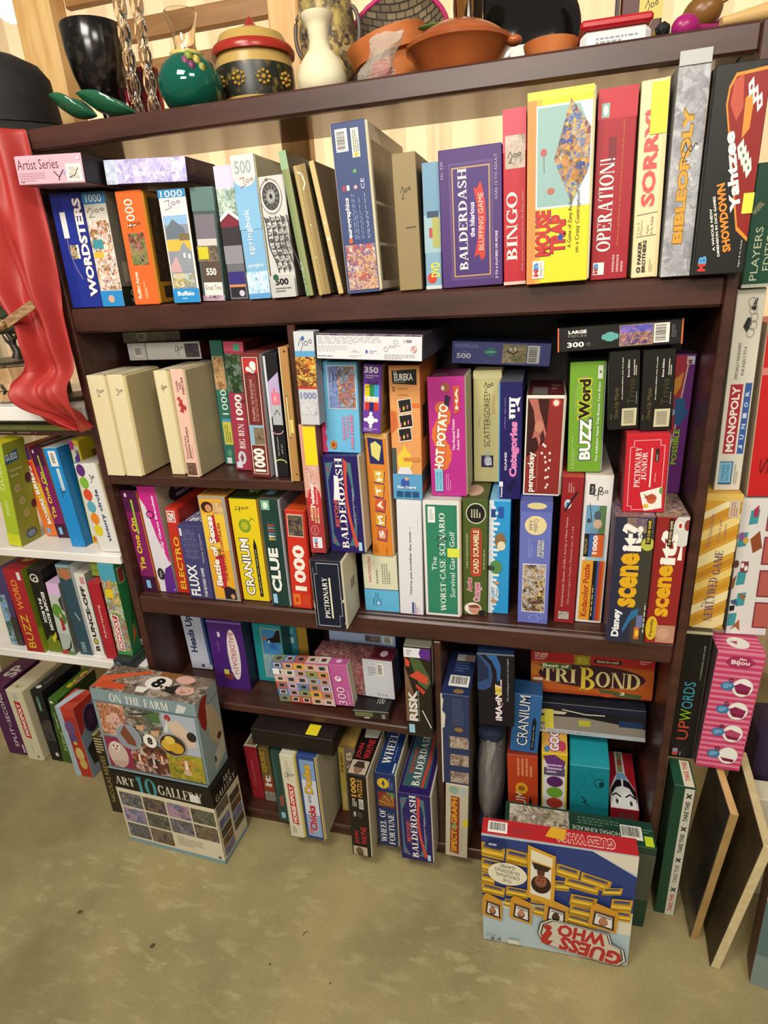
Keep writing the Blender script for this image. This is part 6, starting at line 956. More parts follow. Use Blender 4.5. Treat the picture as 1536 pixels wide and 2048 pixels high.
def pig(u, v, r, c='#d4a898'): return [P('#c08878', (u - r * .9, v + r * 1.2), (u - r * .2, v + r * 1.5), (u - r * .5, v + r * 2.3)), P('#c08878', (u + r * .9, v + r * 1.2), (u + r * .2, v + r * 1.5), (u + r * .6, v + r * 2.3)), E(u, v, r, r * 1.9, c, 18), E(u - .1 * r, v - r * .8, r * .42, r * .6, '#c08a7c', 12), E(u - .22 * r, v - r * .8, r * .08, r * .2, '#5a3430', 8), E(u + .05 * r, v - r * .8, r * .08, r * .2, '#5a3430', 8), E(u - .4 * r, v + .35 * r, r * .09, r * .16, '#2a1c18', 8), E(u + .4 * r, v + .35 * r, r * .09, r * .16, '#2a1c18', 8)]
def hen(u, v, r): return [E(u, v, r, r * .8, '#c8a078', 16), E(u + r * .8, v + r * .8, r * .42, r * .45, '#c09068', 12), P('#a8281f', (u + r * .5, v + r * 1.15), (u + r * .7, v + r * 1.6), (u + r * .95, v + r * 1.3), (u + r * 1.15, v + r * 1.5), (u + r * 1.1, v + r * 1.05)), P('#d0a030', (u + r * 1.15, v + r * .85), (u + r * 1.45, v + r * .72), (u + r * 1.15, v + r * .62)), P('#2a2018', (u - r * .7, v), (u - r * 1.4, v + r * .9), (u - r * 1.0, v - r * .2))]
def cow(u, v, r, c='#8a4a2c', n='#d8b8a8'): return [E(u - r * .95, v + r * .5, r * .45, r * .22, c, 10), E(u + r * .95, v + r * .5, r * .45, r * .22, c, 10), P(c, (u - r * .6, v + r), (u + r * .6, v + r), (u + r * .42, v - r * .9), (u - r * .42, v - r * .9)), P('#e0d4c4', (u - r * .14, v + r), (u + r * .14, v + r), (u + r * .2, v - r * .4), (u - r * .2, v - r * .4)), E(u, v - r * .85, r * .46, r * .36, n, 12), E(u - r * .16, v - r * .85, r * .07, r * .1, '#3a2420', 6), E(u + r * .16, v - r * .85, r * .07, r * .1, '#3a2420', 6), E(u - r * .36, v + r * .3, r * .09, r * .12, '#14100c', 8), E(u + r * .36, v + r * .3, r * .09, r * .12, '#14100c', 8)]
OF = [R(0, .0, 1, 1, '#7f9498'), R(0, .845, 1, .855, '#4a5a5c'), S('ON THE FARM', .18, .865, .74, .965, '#dcdcd4', 0), P('#ccccc8', (.80, .86), (.88, .87), (.92, .95), (.84, .97)),
    R(.03, .44, .30, .84, '#c89a84 #d8b8a0 #b06a4c #8a5a48 #e0c8b8|60'), *[K('#c86a34' if k % 2 else '#d8a078', .0035, *[(.05 + .012 * k + .10 * (1 - cos(t)), .50 + .31 * sin(t)) for t in [.1 * j for j in range(16)]]) for k in range(3)], *pig(.19, .64, .05), *pig(.24, .54, .04), R(.30, .44, .66, .84, '#4a443c #6a6458 #3a4a38 #8a8478 #b0a8a0 #2f2a26|70'), *hen(.42, .60, .04), *hen(.56, .56, .045), P('#2f2a26', (.34, .76), (.60, .82), (.61, .80), (.35, .745)), P('#4a6a3c', (.5, .78), (.64, .84), (.64, .70), (.56, .70)), R(.33, .70, .46, .735, '#6a5038'), R(.66, .36, .98, .84, '#a8b0bc'), P('#d0b8a0', (.70, .72), (.80, .78), (.93, .62), (.95, .48), (.84, .44), (.76, .56)), E(.92, .60, .045, .06, '#2a2420'), E(.72, .79, .03, .04, '#a02c2c', 8), P('#d8d4cc', (.66, .6), (.72, .8), (.70, .62)), R(.03, .03, .28, .42, '#8a2a4c'), E(.14, .2, .1, .17, '#c8b0a4'), E(.13, .30, .05, .07, '#d8c4b8', 12), E(.11, .31, .01, .012, '#241814', 6), E(.15, .31, .01, .012, '#241814', 6), E(.13, .27, .018, .018, '#b07a70', 8), P('#b89c8c', (.06, .1), (.22, .14), (.2, .06), (.08, .04)), R(.28, .03, .64, .40, '#6a3c2c #3a2420 #8a4a34 #c8b8b0 #2a1c1a|60'), R(.64, .03, .98, .36, '#8a8424 #b0a034 #6a6a24|60'), *cow(.82, .20, .085, '#b8803c'), *cow(.36, .2, .06, '#8a3a20'), *cow(.50, .18, .055, '#3a2824'), *cow(.59, .25, .05, '#a04a28'),
    E(.30, .47, .125, .155, '#a8b0bc'), E(.30, .47, .118, .146, '#8a929c'), P('#7a4430', (.22, .5), (.28, .62), (.36, .44), (.36, .36), (.28, .38)), E(.51, .47, .065, .085, '#e8e4d8'), T('8', .485, .425, .535, .515, '#1c1a18', 0, 'x'), E(.73, .47, .13, .14, '#a8a4a0'), E(.73, .47, .122, .13, '#3a2e28'), E(.68, .46, .06, .07, '#d0a838'), E(.76, .44, .07, .07, '#c89c2c'), E(.71, .53, .05, .05, '#dcbc54'), R(0, 0, 1, .025, '#8a9ca0')]
OT = [R(0, 0, 1, 1, '#6a5a50 #8a7868 #4a3c34 #b0a090 #5a4a44|45'), P('#c8562c', (.02, .1), (.18, .5), (.44, .9), (.38, .95), (.2, .72), (.0, .5)), P('#c04a24', (.0, .05), (.3, .1), (.3, .3), (.05, .35)), E(.55, .55, .12, .26, '#e4dfd2', 24), T('8', .50, .36, .60, .74, '#1c1a18', 0, 'x', None, 0, -20), P('#8a5a30', (.5, .8), (.75, .8), (.7, .98), (.5, .98)), E(.76, .8, .09, .16, '#d8a898', 12), *pig(.83, .40, .085), P('#2e2622', (.62, .3), (.74, .6), (.76, .2)), *cow(.63, .40, .06, '#2a2220'), P('#e0dcd4', (.40, .30), (.52, .32), (.50, .1), (.42, .1))]
OR_ = [R(0, 0, 1, 1, '#98a8a4'), R(0, .845, 1, .855, '#5a6a68'), P('#c8b08a', (.3, .9), (.62, .82), (.9, .6), (1, .4), (.95, .2), (.7, .3), (.4, .45)), P('#9a2c24', (.1, .70), (.05, .86), (.2, .96), (.34, .98), (.55, .96), (.4, .86), (.36, .68), (.25, .60)), E(.78, .38, .1, .04, '#5a3a24'), P('#cfc8b0', (.38, .05), (.94, .12), (.94, .34), (.46, .24)), T('8', .42, .14, .5, .22, '#1c1a18', 0, 'x')]
box('farm', 'puzzle_box', 'grey blue farm animal multi puzzle box stacked on the black and cream one', 'puzzle box', G8, '#7f9498', OF, T_=OT, R_=OR_, side='#98a8a4', top='#6a5a50')
box('blackflat', 'storage_box', 'plain black flat box with a yellow price square, lying on the bottom row', 'box', G6, '#16100e', [], side='#120c0a', top='#1c1412', T_=[R(.66, .06, .80, .36, '#e0d024')])
box('nicolas', 'puzzle_box', 'dark brown puzzle box with gold lettering, left behind the farm animal box', 'puzzle box', G8, '#2c2418', [T('NICOLAS REEVES', .3, .15, .7, .75, '#a89450', 90, 'n'), N(.1, .78, .9, .98, '#c8b88a', 6, 0)], side='#2c2418', top='#7a6a40', T_=[R(0, 0, 1, 1, '#a89a68 #3a3020 #6a5a38|70')])

# ------------------------------------------------------------------ white unit
G9 = 'boxes on the white unit, upper row'
box('olive', 'game_box', 'lime and olive game box with its dotted side showing, leftmost of the upper white row', 'game box', G9, '#a4b82c', [T('GUESS', .2, .55, .6, .85, '#d8e0a0', 90, 'n'), T('WHO', .3, .3, .6, .45, '#d8e0a0', 90, 'n'), R(0, 0, 1, .12, '#c8cc28')], side='#8a8c2e', R_=[P('#3a5a78', (.0, .88), (.6, .92), (.6, .82), (.0, .80)), T('GUESS', .02, .83, .55, .89, '#c8d4d0', 0, 'b'), *[E(.3 + .1 * i, .56 - .13 * i, .14, .04, '#a8a868') for i in range(3)], *[E(.3 + .1 * i, .56 - .13 * i, .08, .022, '#b0885a', 8) for i in range(3)], N(.1, .66, .7, .76, '#b8b878', 2, 0), E(.85, .62, .14, .05, '#4a2030'), E(.9, .36, .12, .04, '#4a2030'), E(.55, .09, .26, .05, '#4a5a68'), E(.55, .09, .18, .03, '#7a8a98')], top='#b8b020')
box('boxers', 'game_box', 'orange game box with white circus lettering and a purple corner', 'game box', G9, '#d8722c', [R(0, .86, .5, 1, '#d8d4d8'), P('#4a2a70', (.45, 1), (.4, .92), (.5, .86), (1, .86), (1, 1)), P('#c83a2c', (.1, .84), (.95, .84), (.8, .6), (.4, .66)), P('#d8b42c', (.3, .62), (.95, .6), (.9, .22), (.5, .3)), T('BOXERS', .46, .14, .78, .44, '#f0e8d8', 90, 'x', '#8a2a1c', .08), T('BRIEFS', .42, .48, .74, .80, '#f0e8d8', 90, 'x', '#8a2a1c', .08), R(.2, .03, .5, .1, '#8a9cb8')], side='#a8501c', top='#c84a3c')
tieone('tie2', 'plum game box with yellow lettering and a lime stick, on the white unit', G9)
box('bluebox', 'puzzle_box', 'plain bright blue puzzle box with a white barcode label and pen price', 'puzzle box', G9, '#1f86c8', [R(.3, .82, .84, .97, '#e0e4e4'), B(.4, .84, .74, .96, 1), R(.56, .58, .78, .80, '#d0dce0'), N(.6, .6, .74, .78, '#8aa8b8', 2), *PRICE(.36, .50, .4, .1), N(.4, .05, .56, .12, '#5aa8d8', 2)], side='#1a70ac', top='#a8b4b8')
box('goo1', 'game_box', 'yellow bordered game box with a purple slogan, behind the bright blue one', 'game box', G9, '#d8c228', [R(.12, .0, .88, .95, '#dcd8d0'), E(.2, .96, .3, .05, '#b83a80', 12), P('#5a3a80', (.3, .84), (.85, .9), (.85, .80), (.3, .76)), E(.3, .78, .18, .04, '#5a9ac0', 10), *PRICE(.4, .84, .4, .08), R(.12, .0, .88, .08, '#d8b028'), *[R(.2 + .26 * i, .015, .38 + .26 * i, .065, '#b8482c') for i in range(3)]], side='#c4ac20', top='#e0c82c', R_=[R(.2, .72, .8, .88, '#8a5a28')])
box('victory', 'game_box', 'white game box with a column of coloured discs and blue lower case title', 'game box', G9, '#dbd9d2', [R(0, 0, .06, 1, '#c8c4bc'), *[E(.24, .93 - .135 * i, .20, .068, c) for i, c in enumerate(('#5a2a70', '#7aac3a', '#cf4a2c', '#5aa0b8', '#dc8228', '#d8c42c'))], T('victory circle', .58, .12, .80, .72, '#2a3a6c', 90, 'b'), *PRICE(.55, .78, .25, .1)], side='#b8a88a', top='#c8c4b8', sticker=None, tray='#c2b492', strip=.004)
G10 = 'boxes on the white unit, lower row'
box('fardark', 'puzzle_box', 'dark violet and blue puzzle box at the left edge of the lower white row', 'puzzle box', G10, '#4a3a68', [R(0, 0, .6, .7, '#6a8ab0 #8aa8c8 #4a6a48 #3a4a78|70'), R(.5, .0, 1, .4, '#3a342c')], side='#2c2430')
box('buzzr', 'game_box', 'red game box with orange and yellow handwritten style lettering', 'game box', G10, '#a0242a', [T('BUZZ', .22, .05, .62, .46, '#d8c02c', 90, 'n', None, 0), T('WORD', .26, .52, .60, .88, '#d8803a', 90, 'b'), R(.72, .88, .9, .97, '#d8d0d0')], side='#6a7a1c', top='#8a1c22', R_=[R(.1, .4, .9, .95, '#4a4038 #2c2620|50'), R(0, 0, 1, .3, '#8a9a24')], T_=[T('B', .3, .2, .8, .6, '#c8b040', 0, 'n')])
box('escape', 'game_box', 'black game box with white stencil capitals and a green foot', 'game box', G10, '#1c1a16', [T('ESCAPE ROOM', .58, .28, .82, .74, '#e4e4e0', 270, 'x'), T('IN A BOX', .26, .36, .48, .66, '#e4e4e0', 270, 'x'), RING(.4, .90, .3, .05, '#c8c4b8', .7), RING(.5, .88, .2, .03, '#c8c4b8', .6), P('#6a7a1c', (.0, 0), (1, 0), (1, .14), (.5, .22), (0, .12)), P('#c8b42c', (.5, .18), (.9, .26), (.9, .2), (.6, .12))], side='#14120e', top='#2a261c')
box('lorax', 'puzzle_box', 'small picture book style puzzle box with a red coated figure on green hills', 'puzzle box', G10, '#a8b0a8', [R(0, .84, 1, 1, '#d8b0d8'), R(0, .3, 1, .84, '#b8c0b8'), E(.4, .62, .4, .1, '#5a8a34'), E(.7, .52, .3, .08, '#4a7a2c'), P('#3a3a38', (.7, .78), (1, .84), (1, .62), (.8, .66)), P('#a02c2c', (.45, .34), (.75, .36), (.7, .52), (.5, .52)), E(.58, .56, .1, .03, '#d0a890'), P('#2c241c', (.3, .06), (.7, .1), (.98, .24), (.9, .12), (.5, .02)), R(.0, .0, 1, .05, '#5a7a34'), R(.0, .0, .5, .06, '#b03a3c')], side='#6a6a60', top='#c8a8c8')
box('dteal', 'puzzle_box', 'dark slate teal puzzle box with a red haired portrait at its top', 'puzzle box', G10, '#2f4a56', [R(0, .86, 1, .98, '#6a5a48 #a88060 #3a4a4c|70'), E(.55, .9, .3, .06, '#b06a44'), T('1000', .3, .04, .62, .15, '#b8ccd4', 90, 'n'), K('#c8d4d8', .0012, (.5, .48), (.75, .40)), R(.0, .97, 1, 1, '#7aa0a8')], side='#c8ccd0', top='#5a7a84')
box('bounce', 'game_box', 'white game box with fat black capitals and a yellow ball for one letter', 'game box', G10, '#d6d4cc', [T('B', .30, .05, .70, .12, '#1c1a18', 90, 'x'), E(.5, .175, .2, .035, '#a8b83a'), RING(.5, .175, .22, .04, '#1c1a18', .75), T('UNCE-OFF', .30, .23, .70, .85, '#1c1a18', 90, 'x'), R(.5, .88, .9, .96, '#c88a90')], side='#8a8a80', top='#c0bcb0')
box('advert', 'game_box', 'small red game box with thin white italic lettering beside the cartoon property box', 'game box', G10, '#a8202c', [T('Adverteasing', .36, .28, .60, .72, '#ecd8d0', 90, 'n'), N(.7, .24, .76, .7, '#c8706c', 1)], side='#6a141c', top='#b03038')
x, y, z, yw, ln, w, h, d = BX['monojr2']
mb = MB(); mb.box((-.028, -.026, 0), (.028, .05, .029), M('#2c3a34'), .001, mats={'F': M('#2a3036')}); emit(mb, [R(.1, .2, .4, .8, '#3a4a60 #6a7a88 #24282c|80')], lambda a, b, e: (-.028 + a, -.026 - e, b), .056, .029)
tag(mb.build('puzzle_box', None, (x + .028, .0, .5105), (0, 0, 0)), 'dark green flat box under the cartoon property game on the white unit', 'box', G10)
box('monojr2', 'game_box', 'bright cartoon property game box with red title bar and green side', 'game box', G10, '#6aa0b0', [R(0, 0, 1, .84, '#c8b070 #7a9a60 #a8603c #6aa0b8 #d8c890 #4a7a50 #8a6a80|80'), R(0, .82, 1, 1, '#4a9ab0'), P('#d88a2c', (.3, .74), (.6, .86), (.5, .72)), P('#ece4dc', (.12, .05), (.56, .04), (.56, .44), (.12, .46)), P('#b02c34', (.18, .06), (.50, .05), (.50, .43), (.18, .45)), T('MONOPOLY', .22, .07, .46, .42, '#f0e8e0', 90, 'x'), R(0, 0, 1, .04, '#4a8a50')], sticker=[(.12, .64, .62, .73, '#d8c024')], side='#2c7a44', top='#6a9aa0', R_=[R(.2, .78, .8, .94, '#c8c0b0'), R(.25, .79, .75, .93, '#8a3a2c'), P('#c8643a', (.3, .1), (.8, .2), (.6, .32)), P('#1f5a30', (.5, .3), (1, .35), (1, .7))])
plainbox('game_box', 'small lime box lying on the small red game box', 'game box', G10, (-.148, .045, .7512), (-.106, .15, .787), '#8ca83a', [N(.2, .6, .7, .9, '#c8d08a', 2)])
G11 = 'boxes on the floor under the white unit'
box('split', 'game_box', 'purple game box with curling white capitals at the far left floor', 'game box', G11, '#4a1c48', [T('SPLIT', .52, .12, .72, .40, '#e4dce0', 90, 'n'), T('SECOND', .52, .48, .72, .92, '#e4dce0', 90, 'n'), E(.62, .44, .06, .03, '#8a7a88'), R(.86, .04, .96, .16, '#c8a8b8')], side='#3a1438', top='#5a2450', T_=[T('SP', .3, .3, .9, .7, '#e8e0e4', 90, 'b')])
box('monocream', 'game_box', 'cream game box with a red title bar standing on the floor at left', 'game box', G11, '#cfc7a8', [P('#b0282c', (.34, .34), (.74, .32), (.74, .84), (.34, .86)), T('MONOPOLY', .42, .36, .66, .82, '#efe4d8', 90, 'x'), R(.42, .88, .66, .95, '#a8b8b8'), R(.72, .04, .82, .08, '#6a5a3c'), N(.5, .1, .6, .28, '#b0a88c', 2)], side='#b8ae8c', top='#d4ccb0', T_=[R(.1, .1, .9, .2, '#c0b898'), R(.42, .1, .58, .16, '#8a8468')], tray='#c8be9c', strip=.004)
box('black3', 'game_box', 'black game box with a small green tag, between cream and green boxes on the floor', 'game box', G11, '#14161a', [R(.36, .72, .6, .92, '#4a7a5a'), R(.0, .3, 1, .6, '#2c2a2a #4a4440 #1a1a1c|60'), E(.66, .1, .14, .03, '#d0d0c8'), N(.44, .74, .52, .9, '#c8d4c8', 1)], side='#101216', top='#16181e', T_=[E(.4, .12, .2, .05, '#dcdcd4'), N(.5, .2, .6, .6, '#b8bcc0', 1), R(.1, .05, .2, .6, '#4a4e58')])
box('sceneg', 'game_box', 'grass green video trivia box with yellow lettering on top, on the floor', 'game box', G11, '#3a5a20', [E(.3, .95, .2, .02, '#d8d4c0'), R(.0, .4, 1, .8, '#2f4a1c #4a6a28 #24381a|60'), N(.3, .55, .5, .8, '#c8d4a8', 2), T('scene', .5, .2, .8, .5, '#b8c890', 90, 'n')], side='#2c4418', top='#3f6a20', T_=[T('sce', .35, .35, .8, .9, '#d8d02c', 90, 'x', '#24380f', .06), R(.7, .5, 1, 1, '#8a5a4c #c89a88 #4a3a34|60')])
box('redpurple', 'game_box', 'red and purple game box with pale blue edge, left of the stacked puzzle boxes', 'game box', G11, '#a83024', [R(0, 0, .30, 1, '#a4b4c0'), E(.52, .72, .28, .10, '#6a4a78'), E(.52, .56, .22, .08, '#5a4474'), E(.56, .50, .1, .03, '#d0a838', 8), E(.62, .34, .22, .10, '#c8b068'), E(.66, .2, .2, .08, '#c0a458'), R(.3, .88, .98, 1, '#b83c2c'), R(.0, .0, .34, .1, '#a4b4bc')], side='#7a8a98', top='#c04838', R_=[P('#a83024', (0, 1), (1, 1), (.3, .7), (0, .6)), RING(.6, .72, .35, .2, '#6a6a80', .9), E(.6, .72, .32, .18, '#34203c'), E(.6, .74, .14, .08, '#4a2c50'), P('#1c1a1c', (.1, .4), (.9, .55), (.9, .1), (.2, .15))], T_=[P('#b8ccd8', (0, 0), (.3, 0), (.6, 1), (.2, .9)), P('#a82c24', (.4, .2), (.9, .4), (.9, .8), (.6, .7))])
for i, (y0, z0, c, l_) in enumerate(((.08, 1.121, '#5a3a30', 'flat dark red box end lying on the upper white row, lowest of three'), (.07, 1.137, '#7a8444', 'flat olive box end lying on the upper white row, middle of three'), (.075, 1.153, '#4a4030', 'flat dark brown box end lying on the upper white row, topmost of three'))):
    mb = MB(); mb.box((-.27, 0, 0), (.27, .22, .0145), M(c), .001, mats={'R': M(('#8a6a5a', '#9a9a58', '#7a5a48')[i])}); emit(mb, [N(.1, .3, .9, .7, '#a89a80', 1, 0)], lambda a, b, e: (-.27 + a, -e, b), .54, .0145)
    tag(mb.build('game_box', None, (-.302, y0 + .02, z0)), l_, 'game box', 'flat boxes on the upper white row')

# ------------------------------------------------------------------ stack to the right of the bookcase
G12 = 'boxes stacked right of the bookcase'
box('takethis', 'game_box', 'dark green game box with a repeating white tape strip, foot of the right hand stack', 'game box', G12, '#17402c', [R(.52, .0, .96, .985, '#c8c4b0'), *[T('TAKE THIS', .64, .03 + .24 * i, .84, .175 + .24 * i, c, 90, 'b') for i, c in enumerate(('#b04438', '#7a7a68', '#3a4038', '#3a4038'))], *[('p', [(.6 + a * .28, .20 + .24 * i + b * .03) for a, b in ((0, 0), (.3, .5), (0, 1), (.3, 1), (.5, .65), (.7, 1), (1, 1), (.7, .5), (1, 0), (.7, 0), (.5, .35), (.3, 0))], '#1a1c18') for i in range(4)]], side='#12301f', top='#1c4c34', T_=[R(.46, 0, .92, .95, '#d8d0b8'), T('TAKE THIS', .58, .2, .8, .9, '#c04434', 90, 'b')])
box('upwords', 'game_box', 'black game box with tall coral, lime and blue thin capitals', 'game box', G12, '#151310', [T('UP', .22, .155, .66, .31, '#c84a34', 90, 'n'), T('W', .22, .31, .66, .405, '#8ab82c', 90, 'n'), T('ORDS', .22, .41, .66, .62, '#3f98b0', 90, 'n'), T('A 3-DIMENSIONAL WORD GAME', .76, .64, .82, .90, '#a8a498', 90, 'n'), R(.12, .02, .34, .08, '#c85040'), T('B', .14, .05, .32, .078, '#7ab0d8', 90, 'x'), N(.42, .02, .48, .08, '#b8b4a8', 1), R(.95, .0, 1, .99, '#3a362e'), R(0, .98, 1, 1, '#b8ac88')], side='#1c1a18', top='#3a3628')
box('newly', 'game_box', 'golden satin printed game box with two line serif title', 'game box', G12, '#d09a34', [*[P(c, (0, a), (1, a + .14), (1, a + .14 + t), (0, a + t)) for a, t, c in ((-.1, .09, '#e6cf96'), (.02, .05, '#c08a28'), (.10, .07, '#e8d8a4'), (.2, .05, '#c48c28'), (.28, .06, '#e2c470'), (.37, .05, '#bc8224'), (.46, .09, '#e8d49a'), (.58, .05, '#c88c24'), (.66, .07, '#e6cc80'), (.76, .05, '#c48a28'), (.82, .05, '#e8d8a8'))], R(0, .95, 1, 1, '#d8b45a'), S('NEWLYWED', .40, .06, .64, .40, '#6a5470'), S('GAME', .46, .42, .68, .60, '#6a5470'), T('The', .28, .16, .42, .24, '#8a7888', 90, 'n'), T('The Classic Game', .18, .62, .28, .86, '#9a7a80', 90, 'n'), T('of Love and', .44, .66, .52, .82, '#9a7a80', 90, 'n'), T('Laughter', .60, .68, .68, .80, '#9a7a80', 90, 'n'), R(.66, .84, .94, .96, '#c8b8a0'), N(.7, .85, .9, .95, '#a86a58', 3)], side='#8a7a68', top='#d0a040')
box('monojr', 'game_box', 'white children game box with red and blue title bars, high in the right hand stack', 'game box', G12, '#d4cebc', [R(.16, .20, .62, .555, '#a82c38'), T('MONOPOLY', .24, .21, .54, .545, '#efe6dc', 90, 'b'), R(.70, .20, .94, .56, '#3a5a98'), *[T(ch, .74, .22 + .055 * i, .88, .245 + .055 * i, '#c8d4e4', 90, 'b') for i, ch in enumerate('JUNIOR')], T('SPECIALLY DESIGNED', .26, .58, .36, .755, '#5a564c', 90, 'n'), T('FOR AGES 5 TO 8', .48, .60, .58, .735, '#5a564c', 90, 'n'), R(.12, .035, .62, .16, '#34587a'), R(.12, .045, .58, .155, '#7ab0cc'), T('PARKER', .2, .055, .34, .145, '#4a86a8', 90, 'b'), T('BROTHERS', .38, .055, .5, .145, '#4a86a8', 90, 'b'), N(.68, .04, .84, .15, '#a8a290', 2), P('#2a2826', (.34, .83), (.5, .80), (.62, .84), (.6, .87), (.46, .87)), P('#2a2826', (.54, .91), (.7, .90), (.74, .96), (.66, .95)), *[RING(.62 + .08 * sin(i), .80 + .035 * i, .14, .022, '#9a958a', .86, 14) for i in range(5)]], side='#a8a290', top='#d0c8b0')
box('players', 'game_box', 'dark green game box with thin capitals beside the tall black box', 'game box', G12, '#1c4a34', [T('PLAYERS', .22, .06, .46, .50, '#c8cca8', 90, 'n'), T('EDITION', .60, .14, .84, .52, '#c8cca8', 90, 'n'), P('#7a7a5c', (0, .62), (.2, .70), (.4, .68), (.1, .60)), R(0, 0, 1, .03, '#b8b8a0')], side='#143424', top='#1c4a34')
x, y, z, yw, ln, w, h, d = BX['bijou']
BJ = []
for i in range(22): BJ.append(R(0, i / 22, 1, i / 22 + .022, '#c43c64'))
BJ += [P('#a02c54', (.18, .915), (.34, .965), (.66, .965), (.84, .92), (.66, .875), (.34, .875)), T('Bijou', .32, .89, .70, .935, '#f0d8dc', 0, 'b'), T('Mon', .48, .935, .62, .955, '#f0d8dc', 0, 'b')]
for i in range(4):
    v = .72 - .195 * i
    BJ += [E(.66, v, .22, .075, '#d8d4d0'), E(.66, v, .205, .068, '#ece8e0'), P(('#8a2450', '#8a2450', '#b04468', '#ece8e0')[i], (.47, v + .01), (.6, v + .035), (.84, v + .01), (.8, v - .045), (.55, v - .04)), P('#7a1c40', (.5, v - .02), (.82, v - .03), (.78, v - .055), (.58, v - .05)), E(.34, v + .002, .14, .035, '#3a7aa8'), N(.26, v - .016, .42, v + .02, '#a8cce0', 3, 0), RING(.40, v + .052, .05, .016, '#4a1c34', .55)]
box('bijou', 'craft_box', 'pink striped craft box with four jewelled bracelet ovals', 'craft box', G12, '#d87c98', BJ, side='#5a4a4c', top='#d87c98', T_=[*[R(0, i / 5, 1, i / 5 + .1, '#c43c64') for i in range(5)], E(.5, .45, .24, .3, '#e4e0d4'), P('#a83c5c', (.34, .5), (.5, .55), (.46, .35))])

box('dressup', 'craft_box', 'white craft box with teal tags and brown shoe pictures, on the pink striped box', 'craft box', G12, '#d8d4ce', [*[P('#3f9098', (u, v), (u + .2, v + .01), (u + .22, v + .11), (u + .02, v + .10)) for u, v in ((.22, .82), (.02, .66), (.1, .38), (.16, .22), (.0, .06))], P('#8a4a28', (.3, .72), (.5, .78), (.6, .66), (.4, .62)), P('#8a5a38', (.0, .42), (.1, .46), (.06, .36), (-.05, .33)), P('#9a5a2c', (.08, .03), (.3, .12), (.34, .03), (.22, .06)), P('#9a5a2c', (.2, .32), (.4, .30), (.3, .27)), E(.1, .74, .08, .03, '#8a5a9a', 8), E(.2, .71, .07, .025, '#c8a040', 8), P('#1c1a18', (.02, .22), (.14, .23), (.14, .19), (.03, .18)), P('#3a5a78', (.02, .26), (.16, .28), (.2, .23), (.06, .24)), R(.16, .48, .34, .56, '#7a3a44'), E(.2, .53, .04, .02, '#e0d8d0'), E(.29, .51, .04, .02, '#e0d8d0'), E(.05, .54, .07, .03, '#5a3a34', 7), *[R(.62, .06 + .24 * i, 1, .26 + .24 * i, '#7a2c40') for i in range(4)], *[R(.65, .07 + .24 * i, 1, .25 + .24 * i, '#b05a50') for i in range(4)], P('#a8304c', (.3, .93), (.4, .96), (.4, .88), (.3, .88))], side='#8a8480', top='#c8c4be')
box('redfar', 'game_box', 'plain bright red box at the right edge, beside the white children game', 'box', G12, '#c02020', [R(0, .72, .3, .76, '#c87a70'), T('S', .3, .14, .6, .24, '#6a1414', 90, 'n')], side='#8a1818', left='#c8b498', top='#c04038')
box('tealred', 'game_box', 'grey teal box with a red corner at the bottom right edge of the floor', 'box', G8, '#5a7070', [R(0, .8, 1, 1, '#b8b4ac'), R(.06, .86, 1, .97, '#9a2024'), R(.1, .6, 1, .8, '#24304c'), R(0, .0, 1, .3, '#7a8884'), E(.4, .5, .12, .05, '#9a3a38', 9)], side='#4a3028', left='#5a3428', top='#8a8880')
# ------------------------------------------------------------------ things standing on top of the bookcase
ZT = 1.7565
GT = 'ornaments on top of the bookcase'
BLACKG = M('#14100e', .12, 0, .6)
t = thing('goblet', 'dark speckled goblet at the left on the bookcase top', 'goblet', (.074, .19, ZT), group=GT)
SPECK = noisy('speckled_dark_glaze', '#0e0a08', '#3a3028', 60, .18, lo=.5, hi=.75)
mb = MB(); mb.lathe([(.012, .055), (.024, .062), (.042, .085), (.054, .12), (.061, .16), (.063, .205), (.061, .208), (.058, .20), (.054, .15), (.03, .09), (.0, .078)], SPECK); mb.build('bowl', t)
mb = MB(); mb.lathe([(.0, 0), (.032, 0), (.032, .004), (.014, .012), (.009, .03), (.012, .058), (.0, .06)], SPECK); mb.build('stem', t)
CLEAR = glass('clear_glass', '#f4efe0', .02)
def twist(x, y, label):
    t = thing('candlestick', label, 'candlestick', (x, y, ZT), group=GT)
    mb = MB()
    for k in range(2):
        mb.tube([(.0048 * cos(i * .42 + pi * k), .0048 * sin(i * .42 + pi * k), .022 + i * .0055) for i in range(52)], .0078, CLEAR, 10)
    mb.build('twisted_column', t)
    mb = MB(); mb.lathe([(0, 0), (.0160, 0), (.0165, .006), (.012, .014), (.008, .024), (0, .026)], CLEAR); mb.build('foot', t)
    mb = MB(); mb.lathe([(0, .30), (.008, .302), (.013, .312), (.015, .33), (.012, .33), (.010, .316), (0, .312)], CLEAR); mb.build('cup', t)
twist(.207, .10, 'clear twisted glass candlestick, left one of the pair')
twist(.243, .10, 'clear twisted glass candlestick, right one of the pair')
RUBY = glass('ruby_glass', '#8a1020', .04)
for x, h, l_ in ((.143, .085, 'short dark red glass cup beside the goblet foot'), (.196, .115, 'taller dark red glass cup behind the twisted candlesticks')):
    mb = MB(); mb.lathe([(0, 0), (.019, 0), (.022, .01), (.024, h * .6), (.022, h), (.020, h), (.021, h * .6), (.018, .01), (0, .008)], RUBY)
    tag(mb.build('glass_cup', None, (x, .172, ZT)), l_, 'cup', GT)
GREENG = glass('deep_green_glass', '#1f6a44', .05)
